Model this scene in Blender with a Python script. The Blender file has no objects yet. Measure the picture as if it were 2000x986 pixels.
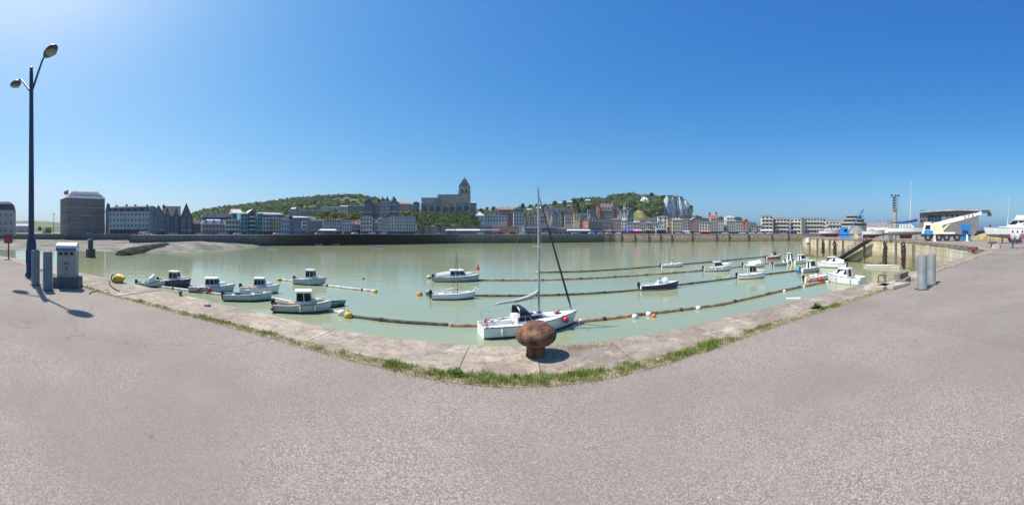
import bpy, bmesh, math, random
import numpy as np
from mathutils import Vector, Matrix, noise as mnoise

# ------------------------------------------------------------------ camera, sky, sun, exposure
sc = bpy.context.scene
C = sc.collection
R = math.radians
EYE = 1.7
FOV = R(176)
F = 2000 / FOV            # focal length of the cylindrical panorama in photograph pixels
Y0 = 452                  # horizon row
cam = bpy.data.cameras.new('camera')
cam.type = 'PANO'
cam.panorama_type = 'CENTRAL_CYLINDRICAL'
cam.central_cylindrical_range_u_min = -FOV / 2
cam.central_cylindrical_range_u_max = FOV / 2
cam.central_cylindrical_range_v_max = Y0 / F
cam.central_cylindrical_range_v_min = -(986 - Y0) / F
cam.central_cylindrical_radius = 1.0
cam.clip_start = 0.05
cam.clip_end = 12000
camo = bpy.data.objects.new('camera', cam)
camo.location = (0, 0, EYE)
camo.rotation_euler = (R(90), 0, 0)
C.objects.link(camo)
sc.camera = camo

SUN_EL, SUN_AZ = 60, -87
w = bpy.data.worlds.new('World')
sc.world = w
w.use_nodes = True
wn = w.node_tree
sky = wn.nodes.new('ShaderNodeTexSky')
sky.sky_type = 'NISHITA'
sky.sun_disc = False
sky.sun_elevation = R(SUN_EL)
sky.sun_rotation = R(SUN_AZ)
sky.altitude = 0
sky.air_density = 1.0
sky.dust_density = 1.8
sky.ozone_density = 2.0
# the camera's rendering of a clear sky: one response curve per channel, the same over the whole dome
EXPO = 0.45
sep_ = wn.nodes.new('ShaderNodeSeparateColor')
com_ = wn.nodes.new('ShaderNodeCombineColor')
wn.links.new(sky.outputs[0], sep_.inputs[0])
for ch, (ga, gp_) in enumerate(((1.72, 1.73), (1.33, 1.06), (1.22, .584))):
    def _m(op, src, val):
        n_ = wn.nodes.new('ShaderNodeMath'); n_.operation = op
        wn.links.new(src, n_.inputs[0]); n_.inputs[1].default_value = val
        return n_.outputs[0]
    v_ = _m('MINIMUM', _m('MULTIPLY', sep_.outputs[ch], .1), (.52, .60, .72)[ch])
    v_ = _m('MULTIPLY', _m('POWER', v_, gp_), 10 * ga / 2 ** EXPO)
    wn.links.new(v_, com_.inputs[ch])
wn.links.new(com_.outputs[0], wn.nodes['Background'].inputs[0])
wn.nodes['Background'].inputs[1].default_value = 0.1

sun = bpy.data.lights.new('sun', 'SUN')
sun.energy = 5.0
sun.angle = R(0.53)
sun.color = (1.0, 0.95, 0.87)
suno = bpy.data.objects.new('sun', sun)
sd = Vector((math.sin(R(SUN_AZ)) * math.cos(R(SUN_EL)), math.cos(R(SUN_AZ)) * math.cos(R(SUN_EL)), math.sin(R(SUN_EL))))
suno.rotation_euler = sd.to_track_quat('Z', 'Y').to_euler()
suno.location = (-50, 0, 90)
C.objects.link(suno)

sc.view_settings.view_transform = 'Standard'
sc.view_settings.look = 'None'
sc.view_settings.exposure = EXPO
sc.view_settings.gamma = 1.0
sc.view_settings.use_curve_mapping = False
sc.render.engine = 'CYCLES'
sc.cycles.max_bounces = 6
sc.cycles.use_denoising = True

# ------------------------------------------------------------------ where things stand
ZW = -5.3                 # water level below the quay
def az(x): return (x - 1000) / F
def pr(x, r, z=0.0): return Vector((r * math.sin(az(x)), r * math.cos(az(x)), z))
def rz_(y, z): return (EYE - z) * F / (y - Y0)
def pz(x, y, z=0.0): return pr(x, rz_(y, z), z)
def zh(y, r): return EYE + (Y0 - y) * r / F
def lerp(a, b, t): return a + (b - a) * t
def interp(x, pts):
    if x <= pts[0][0]: return pts[0][1]
    for (a, b), (c, d) in zip(pts, pts[1:]):
        if x <= c: return b + (d - b) * (x - a) / (c - a)
    return pts[-1][1]

# ------------------------------------------------------------------ mesh collecting
class MB:
    def __init__(s):
        s.v, s.f, s.m = [], [], []
        s.M = None
        s.mi = 0
    def add(s, vs, fs):
        o = len(s.v)
        if s.M is not None: vs = [tuple(s.M @ Vector(p)) for p in vs]
        s.v += [tuple(p) for p in vs]
        s.f += [tuple(i + o for i in f) for f in fs]
        s.m += [s.mi] * len(fs)
        return s
    def box(s, c, d, rz=0.0, top=(1, 1), shift=(0, 0)):
        x, y, z = d[0] / 2, d[1] / 2, d[2] / 2
        vs = []
        for k, (sx, sy, h, q) in enumerate(((1, 1, -z, 0), (top[0], top[1], z, 1))):
            for a, b in ((-1, -1), (1, -1), (1, 1), (-1, 1)):
                vs.append((a * x * sx + q * shift[0], b * y * sy + q * shift[1], h))
        cr, sr = math.cos(rz), math.sin(rz)
        vs = [(c[0] + p[0] * cr - p[1] * sr, c[1] + p[0] * sr + p[1] * cr, c[2] + p[2]) for p in vs]
        return s.add(vs, [(3, 2, 1, 0), (4, 5, 6, 7), (0, 1, 5, 4), (1, 2, 6, 5), (2, 3, 7, 6), (3, 0, 4, 7)])
    def prism(s, poly, z0, z1):
        n = len(poly)
        vs = [(p[0], p[1], z0) for p in poly] + [(p[0], p[1], z1) for p in poly]
        return s.add(vs, [tuple(range(n))[::-1], tuple(range(n, 2 * n))] + [(i, (i + 1) % n, n + (i + 1) % n, n + i) for i in range(n)])
    def extrude(s, poly, axis, a, b):
        # poly in the plane of the other two axes (given as pairs), extruded along axis from a to b
        n = len(poly)
        def p3(p, t):
            return {'x': (t, p[0], p[1]), 'y': (p[0], t, p[1])}[axis]
        vs = [p3(p, a) for p in poly] + [p3(p, b) for p in poly]
        return s.add(vs, [tuple(range(n))[::-1], tuple(range(n, 2 * n))] + [(i, (i + 1) % n, n + (i + 1) % n, n + i) for i in range(n)])
    def tube(s, pts, rad, n=8, cap=True):
        pts = [Vector(p) for p in pts]
        if not hasattr(rad, '__len__'): rad = [rad] * len(pts)
        vs, fs = [], []
        up = None
        for i, p in enumerate(pts):
            t = (pts[min(i + 1, len(pts) - 1)] - pts[max(i - 1, 0)]).normalized()
            if up is None:
                up = Vector((0, 0, 1)) if abs(t.z) < .9 else Vector((1, 0, 0))
            a = t.cross(up).normalized()
            b = a.cross(t).normalized()
            up = b
            for k in range(n):
                q = 2 * math.pi * k / n
                vs.append(tuple(p + (a * math.cos(q) + b * math.sin(q)) * rad[i]))
        for i in range(len(pts) - 1):
            for k in range(n):
                fs.append((i * n + k, i * n + (k + 1) % n, (i + 1) * n + (k + 1) % n, (i + 1) * n + k))
        if cap:
            fs.append(tuple(range(n))[::-1])
            fs.append(tuple(range((len(pts) - 1) * n, len(pts) * n)))
        return s.add(vs, fs)
    def lathe(s, prof, n=24, c=(0, 0, 0)):
        vs, fs = [], []
        for (r, z) in prof:
            for k in range(n):
                q = 2 * math.pi * k / n
                vs.append((c[0] + r * math.cos(q), c[1] + r * math.sin(q), c[2] + z))
        for i in range(len(prof) - 1):
            for k in range(n):
                fs.append((i * n + k, i * n + (k + 1) % n, (i + 1) * n + (k + 1) % n, (i + 1) * n + k))
        fs.append(tuple(range(n))[::-1])
        fs.append(tuple(range((len(prof) - 1) * n, len(prof) * n)))
        return s.add(vs, fs)
    def ball(s, c, r, n=12, m=8, sz=1.0):
        return s.lathe([(max(1e-3, r * math.sin(math.pi * i / m)), -r * sz * math.cos(math.pi * i / m)) for i in range(m + 1)], n, c)
    def torus(s, c, R0, r0, n=16, m=8, axis='z', ang=2 * math.pi):
        vs, fs = [], []
        full = ang > 6.28
        N = n if full else n + 1
        for i in range(N):
            a = ang * i / n
            for k in range(m):
                b = 2 * math.pi * k / m
                q = R0 + r0 * math.cos(b)
                p = (q * math.cos(a), q * math.sin(a), r0 * math.sin(b))
                if axis == 'x': p = (p[2], p[0], p[1])
                if axis == 'y': p = (p[0], p[2], p[1])
                vs.append((c[0] + p[0], c[1] + p[1], c[2] + p[2]))
        for i in range(n):
            j = (i + 1) % N
            for k in range(m):
                fs.append((i * m + k, j * m + k, j * m + (k + 1) % m, i * m + (k + 1) % m))
        if not full:
            fs.append(tuple(range(m))); fs.append(tuple(range((N - 1) * m, N * m))[::-1])
        return s.add(vs, fs)
    def grid(s, fn, nu, nv):
        vs = [tuple(fn(i / nu, j / nv)) for i in range(nu + 1) for j in range(nv + 1)]
        fs = [(i * (nv + 1) + j, (i + 1) * (nv + 1) + j, (i + 1) * (nv + 1) + j + 1, i * (nv + 1) + j + 1) for i in range(nu) for j in range(nv)]
        return s.add(vs, fs)
    def mesh(s, name, mats, smooth=False, fix=True, angle=None):
        me = bpy.data.meshes.new(name)
        me.from_pydata(s.v, [], s.f)
        for m in (mats if isinstance(mats, (list, tuple)) else [mats]): me.materials.append(m)
        me.polygons.foreach_set('material_index', s.m)
        if fix:
            b = bmesh.new(); b.from_mesh(me)
            bmesh.ops.recalc_face_normals(b, faces=b.faces)
            if smooth:
                for f in b.faces: f.smooth = True
                lim = angle or R(40)
                for e in b.edges:
                    if len(e.link_faces) == 2 and e.calc_face_angle(0) > lim: e.smooth = False
            b.to_mesh(me); b.free()
        elif smooth:
            me.polygons.foreach_set('use_smooth', [True] * len(me.polygons))
        me.update()
        return me
    def build(s, name, mats, parent=None, smooth=False, fix=True, angle=None):
        return link(name, s.mesh(name, mats, smooth, fix, angle), parent)

def link(name, data, parent=None, loc=None, rot=None, scale=None):
    o = bpy.data.objects.new(name, data)
    C.objects.link(o)
    if parent is not None: o.parent = parent
    if loc is not None: o.location = loc
    if rot is not None: o.rotation_euler = rot
    if scale is not None: o.scale = scale
    return o

def tag(o, label, cat, group=None, kind=None):
    o['label'] = label
    o['category'] = cat
    if group: o['group'] = group
    if kind: o['kind'] = kind
    return o

def thing(name, label, cat, loc=(0, 0, 0), rz=0.0, group=None, kind=None):
    o = bpy.data.objects.new(name, None)
    o.empty_display_size = .3
    C.objects.link(o)
    o.location = loc
    o.rotation_euler = (0, 0, rz)
    return tag(o, label, cat, group, kind)

def structure(o, label, cat): return tag(o, label, cat, kind='structure')

# ------------------------------------------------------------------ materials
_mats = {}
def srgb(*c):
    c = [v / 255 for v in c]
    return tuple(v / 12.92 if v <= .04045 else ((v + .055) / 1.055) ** 2.4 for v in c)
def nd(nt, t, **k):
    n = nt.nodes.new(t)
    for a, b in k.items(): setattr(n, a, b)
    return n
def mixc(nt, fac, a, b, mode='MIX'):
    m = nd(nt, 'ShaderNodeMix', data_type='RGBA', blend_type=mode)
    for sock, v in ((m.inputs[0], fac), (m.inputs[6], a), (m.inputs[7], b)):
        if hasattr(v, 'is_output'): nt.links.new(v, sock)
        elif isinstance(v, (int, float)): sock.default_value = v
        else: sock.default_value = (*v[:3], 1)
    return m.outputs[2]
def noise(nt, vec, scale, detail=4, rough=.55, out=0):
    n = nd(nt, 'ShaderNodeTexNoise')
    n.inputs['Scale'].default_value = scale
    n.inputs['Detail'].default_value = detail
    n.inputs['Roughness'].default_value = rough
    if vec is not None: nt.links.new(vec, n.inputs['Vector'])
    return n.outputs[out]
def ramp(nt, src, a, b, lo=0.0, hi=1.0):
    m = nd(nt, 'ShaderNodeMapRange', interpolation_type='SMOOTHSTEP')
    nt.links.new(src, m.inputs[0])
    m.inputs[1].default_value, m.inputs[2].default_value = a, b
    m.inputs[3].default_value, m.inputs[4].default_value = lo, hi
    return m.outputs[0]
def mapping(nt, vec, scale=(1, 1, 1), rot=(0, 0, 0)):
    m = nd(nt, 'ShaderNodeMapping')
    m.inputs['Scale'].default_value = scale
    m.inputs['Rotation'].default_value = rot
    nt.links.new(vec, m.inputs[0])
    return m.outputs[0]
def bump(nt, h, strength, dist, prev=None):
    b = nd(nt, 'ShaderNodeBump')
    b.inputs['Strength'].default_value = strength
    b.inputs['Distance'].default_value = dist
    nt.links.new(h, b.inputs['Height'])
    if prev is not None: nt.links.new(prev, b.inputs['Normal'])
    return b.outputs[0]
def newmat(name):
    m = bpy.data.materials.new(name)
    m.use_nodes = True
    nt = m.node_tree
    return m, nt, nt.nodes['Principled BSDF']
def mat(name, col, rough=.7, var=.12, scale=3.0, metal=0.0, bmp=0.0, dirt=None, streak=False, spec=None, rand=0.0):
    """plain procedural material: base colour, blotches of value, optional dirt colour and relief"""
    if name in _mats: return _mats[name]
    m, nt, p = newmat(name)
    tc = nd(nt, 'ShaderNodeTexCoord').outputs['Object']
    v = mapping(nt, tc, (1, 1, .18)) if streak else tc
    n1 = noise(nt, v, scale, 5, .6)
    lo = tuple(max(0, c * (1 - var * 1.6)) for c in col)
    hi = tuple(min(1, c * (1 + var * 1.2)) for c in col)
    c = mixc(nt, ramp(nt, n1, .3, .7), lo, hi)
    if dirt:
        n2 = noise(nt, v, scale * .6, 6, .65)
        c = mixc(nt, ramp(nt, n2, dirt[1], dirt[1] + .18, 0, dirt[2] if len(dirt) > 2 else .8), c, dirt[0])
    if rand:
        oi = nd(nt, 'ShaderNodeObjectInfo').outputs['Random']
        c = mixc(nt, 1.0, c, mixc(nt, oi, (1 - rand,) * 3, (1 + rand,) * 3), 'MULTIPLY')
    nt.links.new(c, p.inputs['Base Color'])
    p.inputs['Roughness'].default_value = rough
    p.inputs['Metallic'].default_value = metal
    if spec is not None: p.inputs['Specular IOR Level'].default_value = spec
    if bmp: nt.links.new(bump(nt, noise(nt, v, scale * 4, 6, .65), bmp, .02), p.inputs['Normal'])
    _mats[name] = m
    return m
def glass(name='window_glass', col=(.02, .028, .035)):
    if name in _mats: return _mats[name]
    m = mat(name, col, .06, .5, .7)
    m.node_tree.nodes['Principled BSDF'].inputs['Specular IOR Level'].default_value = .35
    return m
# ------------------------------------------------------------------ materials of the setting
def m_asphalt():
    m, nt, p = newmat('asphalt')
    tc = nd(nt, 'ShaderNodeTexCoord').outputs['Object']
    vo = nd(nt, 'ShaderNodeTexVoronoi'); vo.inputs['Scale'].default_value = 105
    nt.links.new(tc, vo.inputs['Vector'])
    sep = nd(nt, 'ShaderNodeSeparateColor'); nt.links.new(vo.outputs['Color'], sep.inputs[0])
    grain = sep.outputs[0]
    fine = noise(nt, tc, 140, 3, .7)
    mid = noise(nt, tc, 2.2, 6, .6)
    big = noise(nt, tc, .35, 5, .55)
    c = mixc(nt, ramp(nt, grain, .1, .95), (.135, .113, .096), (.345, .295, .255))
    c = mixc(nt, ramp(nt, fine, .35, .75, 0, .75), c, (.248, .209, .180))
    c = mixc(nt, ramp(nt, grain,   .96, .985, 0, .45), c, (.52, .46, .42))
    c = mixc(nt, ramp(nt, mid, .42, .68, 0, .35), c, (.262, .236, .204))
    c = mixc(nt, ramp(nt, big, .38, .66, 0, .7), c, (.192, .160, .138))
    patch = noise(nt, tc, .8, 3, .5)
    c = mixc(nt, ramp(nt, patch, .60, .74, 0, .18), c, (.30, .265, .225))
    # patch repairs, tyre polish and a few hairline cracks
    vp = nd(nt, 'ShaderNodeTexVoronoi'); vp.inputs['Scale'].default_value = .16
    nt.links.new(tc, vp.inputs['Vector'])
    sp = nd(nt, 'ShaderNodeSeparateColor'); nt.links.new(vp.outputs['Color'], sp.inputs[0])
    c = mixc(nt, ramp(nt, sp.outputs[1], .55, .95, 0, .30), c, (.13, .115, .10))
    wear = noise(nt, mapping(nt, tc, (.12, 1.6, 1)), .55, 4, .6)
    c = mixc(nt, ramp(nt, wear, .55, .75, 0, .30), c, (.28, .25, .215))
    wob = nd(nt, 'ShaderNodeVectorMath', operation='ADD')
    nt.links.new(tc, wob.inputs[0]); nt.links.new(noise(nt, tc, 1.7, 5, .65, 1), wob.inputs[1])
    cr = nd(nt, 'ShaderNodeTexVoronoi', feature='DISTANCE_TO_EDGE'); cr.inputs['Scale'].default_value = .28
    nt.links.new(wob.outputs[0], cr.inputs['Vector'])
    keep = ramp(nt, noise(nt, tc, .17, 2, .5), .46, .58)
    crk = nd(nt, 'ShaderNodeMath', operation='MULTIPLY')
    nt.links.new(ramp(nt, cr.outputs['Distance'], .0012, .0042, .6, 0), crk.inputs[0]); nt.links.new(keep, crk.inputs[1])
    c = mixc(nt, crk.outputs[0], c, (.09, .08, .07))
    rustn = noise(nt, tc, .9, 3, .5)
    c = mixc(nt, ramp(nt, rustn, .73, .80, 0, .5), c, (.24, .15, .09))
    spots = noise(nt, tc, 3.4, 2, .4)
    c = mixc(nt, ramp(nt, spots, .76, .80, 0, .55), c, (.10, .09, .085))
    nt.links.new(c, p.inputs['Base Color'])
    p.inputs['Roughness'].default_value = .9
    p.inputs['Specular IOR Level'].default_value = .25
    b = bump(nt, grain, .35, .006)
    b = bump(nt, mid, .3, .02, b)
    nt.links.new(b, p.inputs['Normal'])
    return m
M_ASPH = m_asphalt()
def m_water():
    m, nt, p = newmat('harbour_water')
    tc = nd(nt, 'ShaderNodeTexCoord').outputs['Object']
    st = mapping(nt, tc, (.3, 1, 1), (0, 0, R(-8)))
    silt = noise(nt, mapping(nt, tc, (.5, 1, 1), (0, 0, R(12))), .028, 5, .55)
    s2 = noise(nt, st, .09, 5, .6)
    c = mixc(nt, ramp(nt, silt, .40, .62), (.218, .254, .160), (.262, .270, .150))
    c = mixc(nt, ramp(nt, s2, .45, .65, 0, .55), c, (.258, .280, .172))
    nt.links.new(c, p.inputs['Base Color'])
    p.inputs['Roughness'].default_value = .09
    p.inputs['IOR'].default_value = 1.33
    w1 = noise(nt, mapping(nt, tc, (.35, 1, 1), (0, 0, R(-12))), 1.1, 3, .5)
    w2 = noise(nt, mapping(nt, tc, (.45, 1, 1), (0, 0, R(9))), 4.2, 3, .55)
    calm = ramp(nt, noise(nt, mapping(nt, tc, (.3, 1, 1), (0, 0, R(10))), .05, 3, .5), .36, .62, .22, 1.0)
    mu = nd(nt, 'ShaderNodeMath', operation='MULTIPLY'); nt.links.new(w2, mu.inputs[0]); nt.links.new(calm, mu.inputs[1])
    b = bump(nt, w1, .15, .20)
    b = bump(nt, mu.outputs[0], .24, .05, b)
    nt.links.new(b, p.inputs['Normal'])
    return m
M_WATER = m_water()
def m_mud():
    m, nt, p = newmat('mud')
    tc = nd(nt, 'ShaderNodeTexCoord').outputs['Object']
    n = noise(nt, tc, .12, 7, .6)
    c = mixc(nt, ramp(nt, n, .35, .65), (.10, .09, .074), (.225, .205, .175))
    c = mixc(nt, ramp(nt, noise(nt, tc, .6, 6, .7), .55, .7, 0, .6), c, (.085, .085, .06))
    nt.links.new(c, p.inputs['Base Color'])
    p.inputs['Roughness'].default_value = .85
    p.inputs['Specular IOR Level'].default_value = .2
    nt.links.new(bump(nt, noise(nt, tc, 1.5, 7, .65), .6, .3), p.inputs['Normal'])
    return m
M_MUD = m_mud()
def m_wall(name, top, low, weed, joint=(.9, .42), z0=-5.3, zt=-.4, zg=-2.2):
    """quay masonry: courses of blocks as relief, tide-line algae by height"""
    m, nt, p = newmat(name)
    tc = nd(nt, 'ShaderNodeTexCoord')
    ob = tc.outputs['Object']
    sep = nd(nt, 'ShaderNodeSeparateXYZ'); nt.links.new(ob, sep.inputs[0])
    n = noise(nt, mapping(nt, ob, (1, 1, .15)), .8, 6, .65)
    n2 = noise(nt, ob, .35, 6, .6)
    c = mixc(nt, ramp(nt, n, .3, .7), tuple(v * .72 for v in top), tuple(min(1, v * 1.22) for v in top))
    ad = nd(nt, 'ShaderNodeMath', operation='MULTIPLY_ADD'); ad.inputs[1].default_value = 2.4
    nt.links.new(n2, ad.inputs[0]); nt.links.new(sep.outputs[2], ad.inputs[2])
    c = mixc(nt, ramp(nt, ad.outputs[0], zg + .6, zg + 1.9, 1, 0), c, low)
    c = mixc(nt, ramp(nt, ad.outputs[0], zg - 1.5, zg - .2, .9, 0), c, weed)
    stn = noise(nt, mapping(nt, ob, (1, 1, .08)), .55, 6, .7)
    c = mixc(nt, ramp(nt, stn, .50, .66, 0, .65), c, tuple(v * q for v, q in zip(top, (.62, .46, .34))))
    stn2 = noise(nt, mapping(nt, ob, (1, 1, .10)), 1.1, 6, .7)
    c = mixc(nt, ramp(nt, stn2, .58, .70, 0, .5), c, tuple(min(1, v * 1.35) for v in top))
    c = mixc(nt, ramp(nt, ad.outputs[0], -4.6, -3.6, .92, 0), c, tuple(v * .45 for v in weed))
    wv = nd(nt, 'ShaderNodeTexWave', bands_direction='Z'); wv.inputs['Scale'].default_value = .35
    wv.inputs['Distortion'].default_value = .4; nt.links.new(ob, wv.inputs['Vector'])
    c = mixc(nt, ramp(nt, wv.outputs['Fac'], .0, .10, .22, 0), c, (.05, .048, .04))
    nt.links.new(c, p.inputs['Base Color'])
    p.inputs['Roughness'].default_value = .88
    nt.links.new(bump(nt, n, .5, .12), p.inputs['Normal'])
    return m
M_QUAYW = m_wall('far_quay_masonry', (.19, .165, .135), (.10, .095, .07), (.035, .045, .022))
M_QUAYB = m_wall('brick_quay_masonry', (.38, .27, .21), (.24, .20, .13), (.07, .08, .035), zg=-2.9)
M_PIERW = m_wall('pier_masonry', (.54, .44, .31), (.30, .255, .15), (.10, .125, .03), zg=-2.9)
M_LIMEW = m_wall('limed_masonry', (.60, .54, .44), (.32, .28, .18), (.10, .15, .04), zg=-2.7)
def m_stone():
    m, nt, p = newmat('coping_stone')
    tc = nd(nt, 'ShaderNodeTexCoord').outputs['Object']
    oi = nd(nt, 'ShaderNodeObjectInfo').outputs['Random']
    n = noise(nt, tc, 1.4, 7, .65)
    c = mixc(nt, ramp(nt, n, .3, .7), (.215, .175, .14), (.37, .315, .255))
    c = mixc(nt, ramp(nt, noise(nt, tc, 5, 6, .7), .46, .66, 0, .75), c, (.19, .125, .09))
    c = mixc(nt, ramp(nt, noise(nt, tc, 2.1, 7, .75), .53, .66, 0, .8), c, (.46, .42, .33))
    c = mixc(nt, ramp(nt, noise(nt, tc, 45, 3, .6), .35, .6, .35, 0), c, (.12, .10, .085))
    c = mixc(nt, 1.0, c, mixc(nt, oi, (.84, .82, .82), (1.12, 1.10, 1.06)), 'MULTIPLY')
    nt.links.new(c, p.inputs['Base Color'])
    p.inputs['Roughness'].default_value = .85
    crk = nd(nt, 'ShaderNodeTexVoronoi', feature='DISTANCE_TO_EDGE'); crk.inputs['Scale'].default_value = 1.1
    wv = nd(nt, 'ShaderNodeVectorMath', operation='ADD'); nt.links.new(tc, wv.inputs[0]); nt.links.new(noise(nt, tc, 2.2, 5, .7, 1), wv.inputs[1]); nt.links.new(wv.outputs[0], crk.inputs['Vector'])
    c = mixc(nt, ramp(nt, crk.outputs['Distance'], .002, .012, .55, 0), c, (.10, .085, .07))
    nt.links.new(c, p.inputs['Base Color'])
    b = bump(nt, n, .8, .05)
    b = bump(nt, noise(nt, tc, 30, 4, .6), .5, .014, b)
    nt.links.new(b, p.inputs['Normal'])
    return m
M_STONE = m_stone()
def m_hill():
    m, nt, p = newmat('hillside')
    tc = nd(nt, 'ShaderNodeTexCoord').outputs['Object']
    n = noise(nt, tc, .02, 6, .6)
    c = mixc(nt, ramp(nt, n, .38, .62), (.035, .06, .018), (.11, .125, .04))
    c = mixc(nt, ramp(nt, noise(nt, tc, .012, 4, .6), .60, .70, 0, .8), c, (.21, .165, .075))
    nt.links.new(c, p.inputs['Base Color'])
    p.inputs['Roughness'].default_value = .95
    nt.links.new(bump(nt, noise(nt, tc, .3, 6, .7), .8, 1.5), p.inputs['Normal'])
    return m
M_HILL = m_hill()
def m_chalk():
    m, nt, p = newmat('chalk')
    tc = nd(nt, 'ShaderNodeTexCoord').outputs['Object']
    v = mapping(nt, tc, (1, 1, .14))
    n = noise(nt, v, .10, 7, .68)
    c = mixc(nt, ramp(nt, n, .37, .57), (.20, .20, .19), (.86, .84, .78))
    sep = nd(nt, 'ShaderNodeSeparateXYZ'); nt.links.new(tc, sep.inputs[0])
    g = noise(nt, tc, .07, 5, .6)
    c = mixc(nt, ramp(nt, g, .56, .66, 0, .85), c, (.06, .075, .03))
    nt.links.new(c, p.inputs['Base Color'])
    p.inputs['Roughness'].default_value = .95
    nt.links.new(bump(nt, noise(nt, v, .5, 7, .7), .9, 1.6), p.inputs['Normal'])
    return m
M_CHALK = m_chalk()
def leafmat(name, a, b, sc_=.55):
    m, nt, p = newmat(name)
    tc = nd(nt, 'ShaderNodeTexCoord').outputs['Object']
    oi = nd(nt, 'ShaderNodeObjectInfo').outputs['Random']
    c = mixc(nt, ramp(nt, noise(nt, tc, sc_, 4, .6), .3, .7), a, b)
    c = mixc(nt, 1.0, c, mixc(nt, oi, (.75, .78, .75), (1.2, 1.15, 1.1)), 'MULTIPLY')
    nt.links.new(c, p.inputs['Base Color'])
    p.inputs['Roughness'].default_value = .75
    p.inputs['Specular IOR Level'].default_value = .25
    tr = nd(nt, 'ShaderNodeBsdfTranslucent'); nt.links.new(c, tr.inputs[0])
    mx = nd(nt, 'ShaderNodeMixShader'); mx.inputs[0].default_value = .38
    nt.links.new(p.outputs[0], mx.inputs[1]); nt.links.new(tr.outputs[0], mx.inputs[2])
    nt.links.new(mx.outputs[0], nt.nodes['Material Output'].inputs[0])
    _mats[name] = m
    return m
M_LEAF = leafmat('leaf_green', (.095, .14, .045), (.19, .24, .08))
M_LEAFD = leafmat('leaf_dark', (.055, .09, .04), (.11, .15, .065))
M_LEAFY = leafmat('leaf_yellow_green', (.09, .12, .02), (.19, .21, .04))
M_BARK = mat('bark', (.09, .07, .05), .9, .3, 2, bmp=.5)
M_GRASS = leafmat('grass_blade', (.14, .22, .045), (.38, .42, .13), 7)
M_DRY = leafmat('dry_grass_blade', (.36, .29, .14), (.55, .46, .25), 7)
M_RUST = mat('rust', (.145, .068, .04), .85, .45, 9, bmp=1.0, dirt=((.27, .155, .075), .5, .85))
M_RUSTR = mat('red_rust', (.17, .045, .035), .8, .25, 5, bmp=.4, dirt=((.12, .04, .03), .5, .7))
M_GALV = mat('grey_painted_steel', (.19, .205, .21), .6, .14, 2.5, bmp=.2, dirt=((.22, .20, .17), .58, .5))
M_DKBLUE = mat('dark_blue_paint', (.025, .04, .085), .45, .15, 2)
M_DARK = mat('dark_metal', (.04, .042, .05), .5, .25, 4)
M_RUBBER = mat('black_rubber', (.018, .018, .02), .75, .3, 6)
M_CONC = mat('concrete', (.36, .34, .31), .88, .16, 1.6, bmp=.4, dirt=((.17, .16, .14), .55, .6))
M_WHITE = mat('white_gelcoat', (.78, .78, .76), .28, .06, 1.2, dirt=((.52, .48, .40), .62, .35))
M_CREAM = mat('cream_gelcoat', (.66, .60, .46), .4, .08, 1.2, dirt=((.40, .33, .22), .58, .4))
M_NAVY = mat('navy_gelcoat', (.018, .026, .06), .3, .2, 1)
M_ALU = mat('anodised_aluminium', (.55, .57, .58), .35, .08, 2, metal=.6)
M_STEEL = mat('stainless_steel', (.6, .6, .62), .3, .06, 2, metal=.9)
M_RED = mat('red_plastic', (.50, .035, .035), .45, .1, 2)
M_ORANGE = mat('orange_plastic', (.70, .18, .05), .5, .1, 2)
M_YELLOW = mat('yellow_plastic', (.68, .44, .05), .5, .16, 3, dirt=((.30, .20, .06), .55, .7))
M_FENDER = mat('white_fender_vinyl', (.72, .72, .69), .5, .08, 3, dirt=((.42, .38, .30), .6, .5))
M_BLUEP = mat('blue_plastic', (.06, .22, .48), .5, .1, 2)
M_SLATE = mat('slate', (.05, .054, .066), .75, .22, .8, streak=True, bmp=.3, rand=.18, spec=.2)
M_TILE = mat('clay_tile', (.32, .13, .075), .8, .2, .8, bmp=.3, rand=.15)
M_ZINC = mat('zinc_roof', (.36, .38, .41), .5, .12, .5, rand=.1)
M_PALEROOF = mat('pale_roof', (.40, .385, .37), .8, .15, .6, rand=.1)
M_BRICKC = mat('chimney_brick', (.30, .15, .10), .85, .2, 2)
M_TRIM = mat('pale_trim', (.62, .60, .55), .7, .08, 1)
M_GLASS = glass()
# ------------------------------------------------------------------ setting: water, quays, pier, mud, town ground
def catmull(pts, step):
    P = [Vector((p[0], p[1])) for p in pts]
    P = [P[0] * 2 - P[1]] + P + [P[-1] * 2 - P[-2]]
    out = []
    for i in range(1, len(P) - 2):
        n = max(1, int((P[i + 1] - P[i]).length / step))
        for k in range(n):
            t = k / n
            a, b, c, d = P[i - 1], P[i], P[i + 1], P[i + 2]
            out.append(.5 * (2 * b + (c - a) * t + (2 * a - 5 * b + 4 * c - d) * t * t + (3 * b - a - 3 * c + d) * t ** 3))
    out.append(P[-2])
    return out
OUT = catmull([(-60, -17), (-40, -7), (-23, .9), (-13.3, 3.75), (-6.8, 4.98), (-3, 5.02), (0, 4.92), (2.2, 5.05), (5.3, 5.38), (10, 5.25), (23, 4.6), (29, 4.3)], .35)
INN = catmull([(-60, -18.6), (-40, -8.6), (-20.9, .65), (-9.9, 2.85), (-6.4, 3.72), (-4, 4.05), (-2, 3.98), (-1, 3.82), (0, 3.72), (1, 3.76), (2, 3.92), (3.8, 4.22), (5.6, 4.3), (8.2, 4.25), (13.6, 4.1), (19.8, 3.77), (29, 3.2)], .35)
def yat(line, x):
    for a, b in zip(line, line[1:]):
        if a.x <= x <= b.x: return lerp(a.y, b.y, (x - a.x) / max(1e-6, b.x - a.x))
    return line[-1].y if x > line[-1].x else line[0].y
PIER = [(29, 4.3), (38, 7.9), (43.4, 11.8), (57.6, 23), (63.6, 33.8), (73, 60)]
PIERB = [(74.5, 62.5), (110, 70), (300, 64)]
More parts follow.
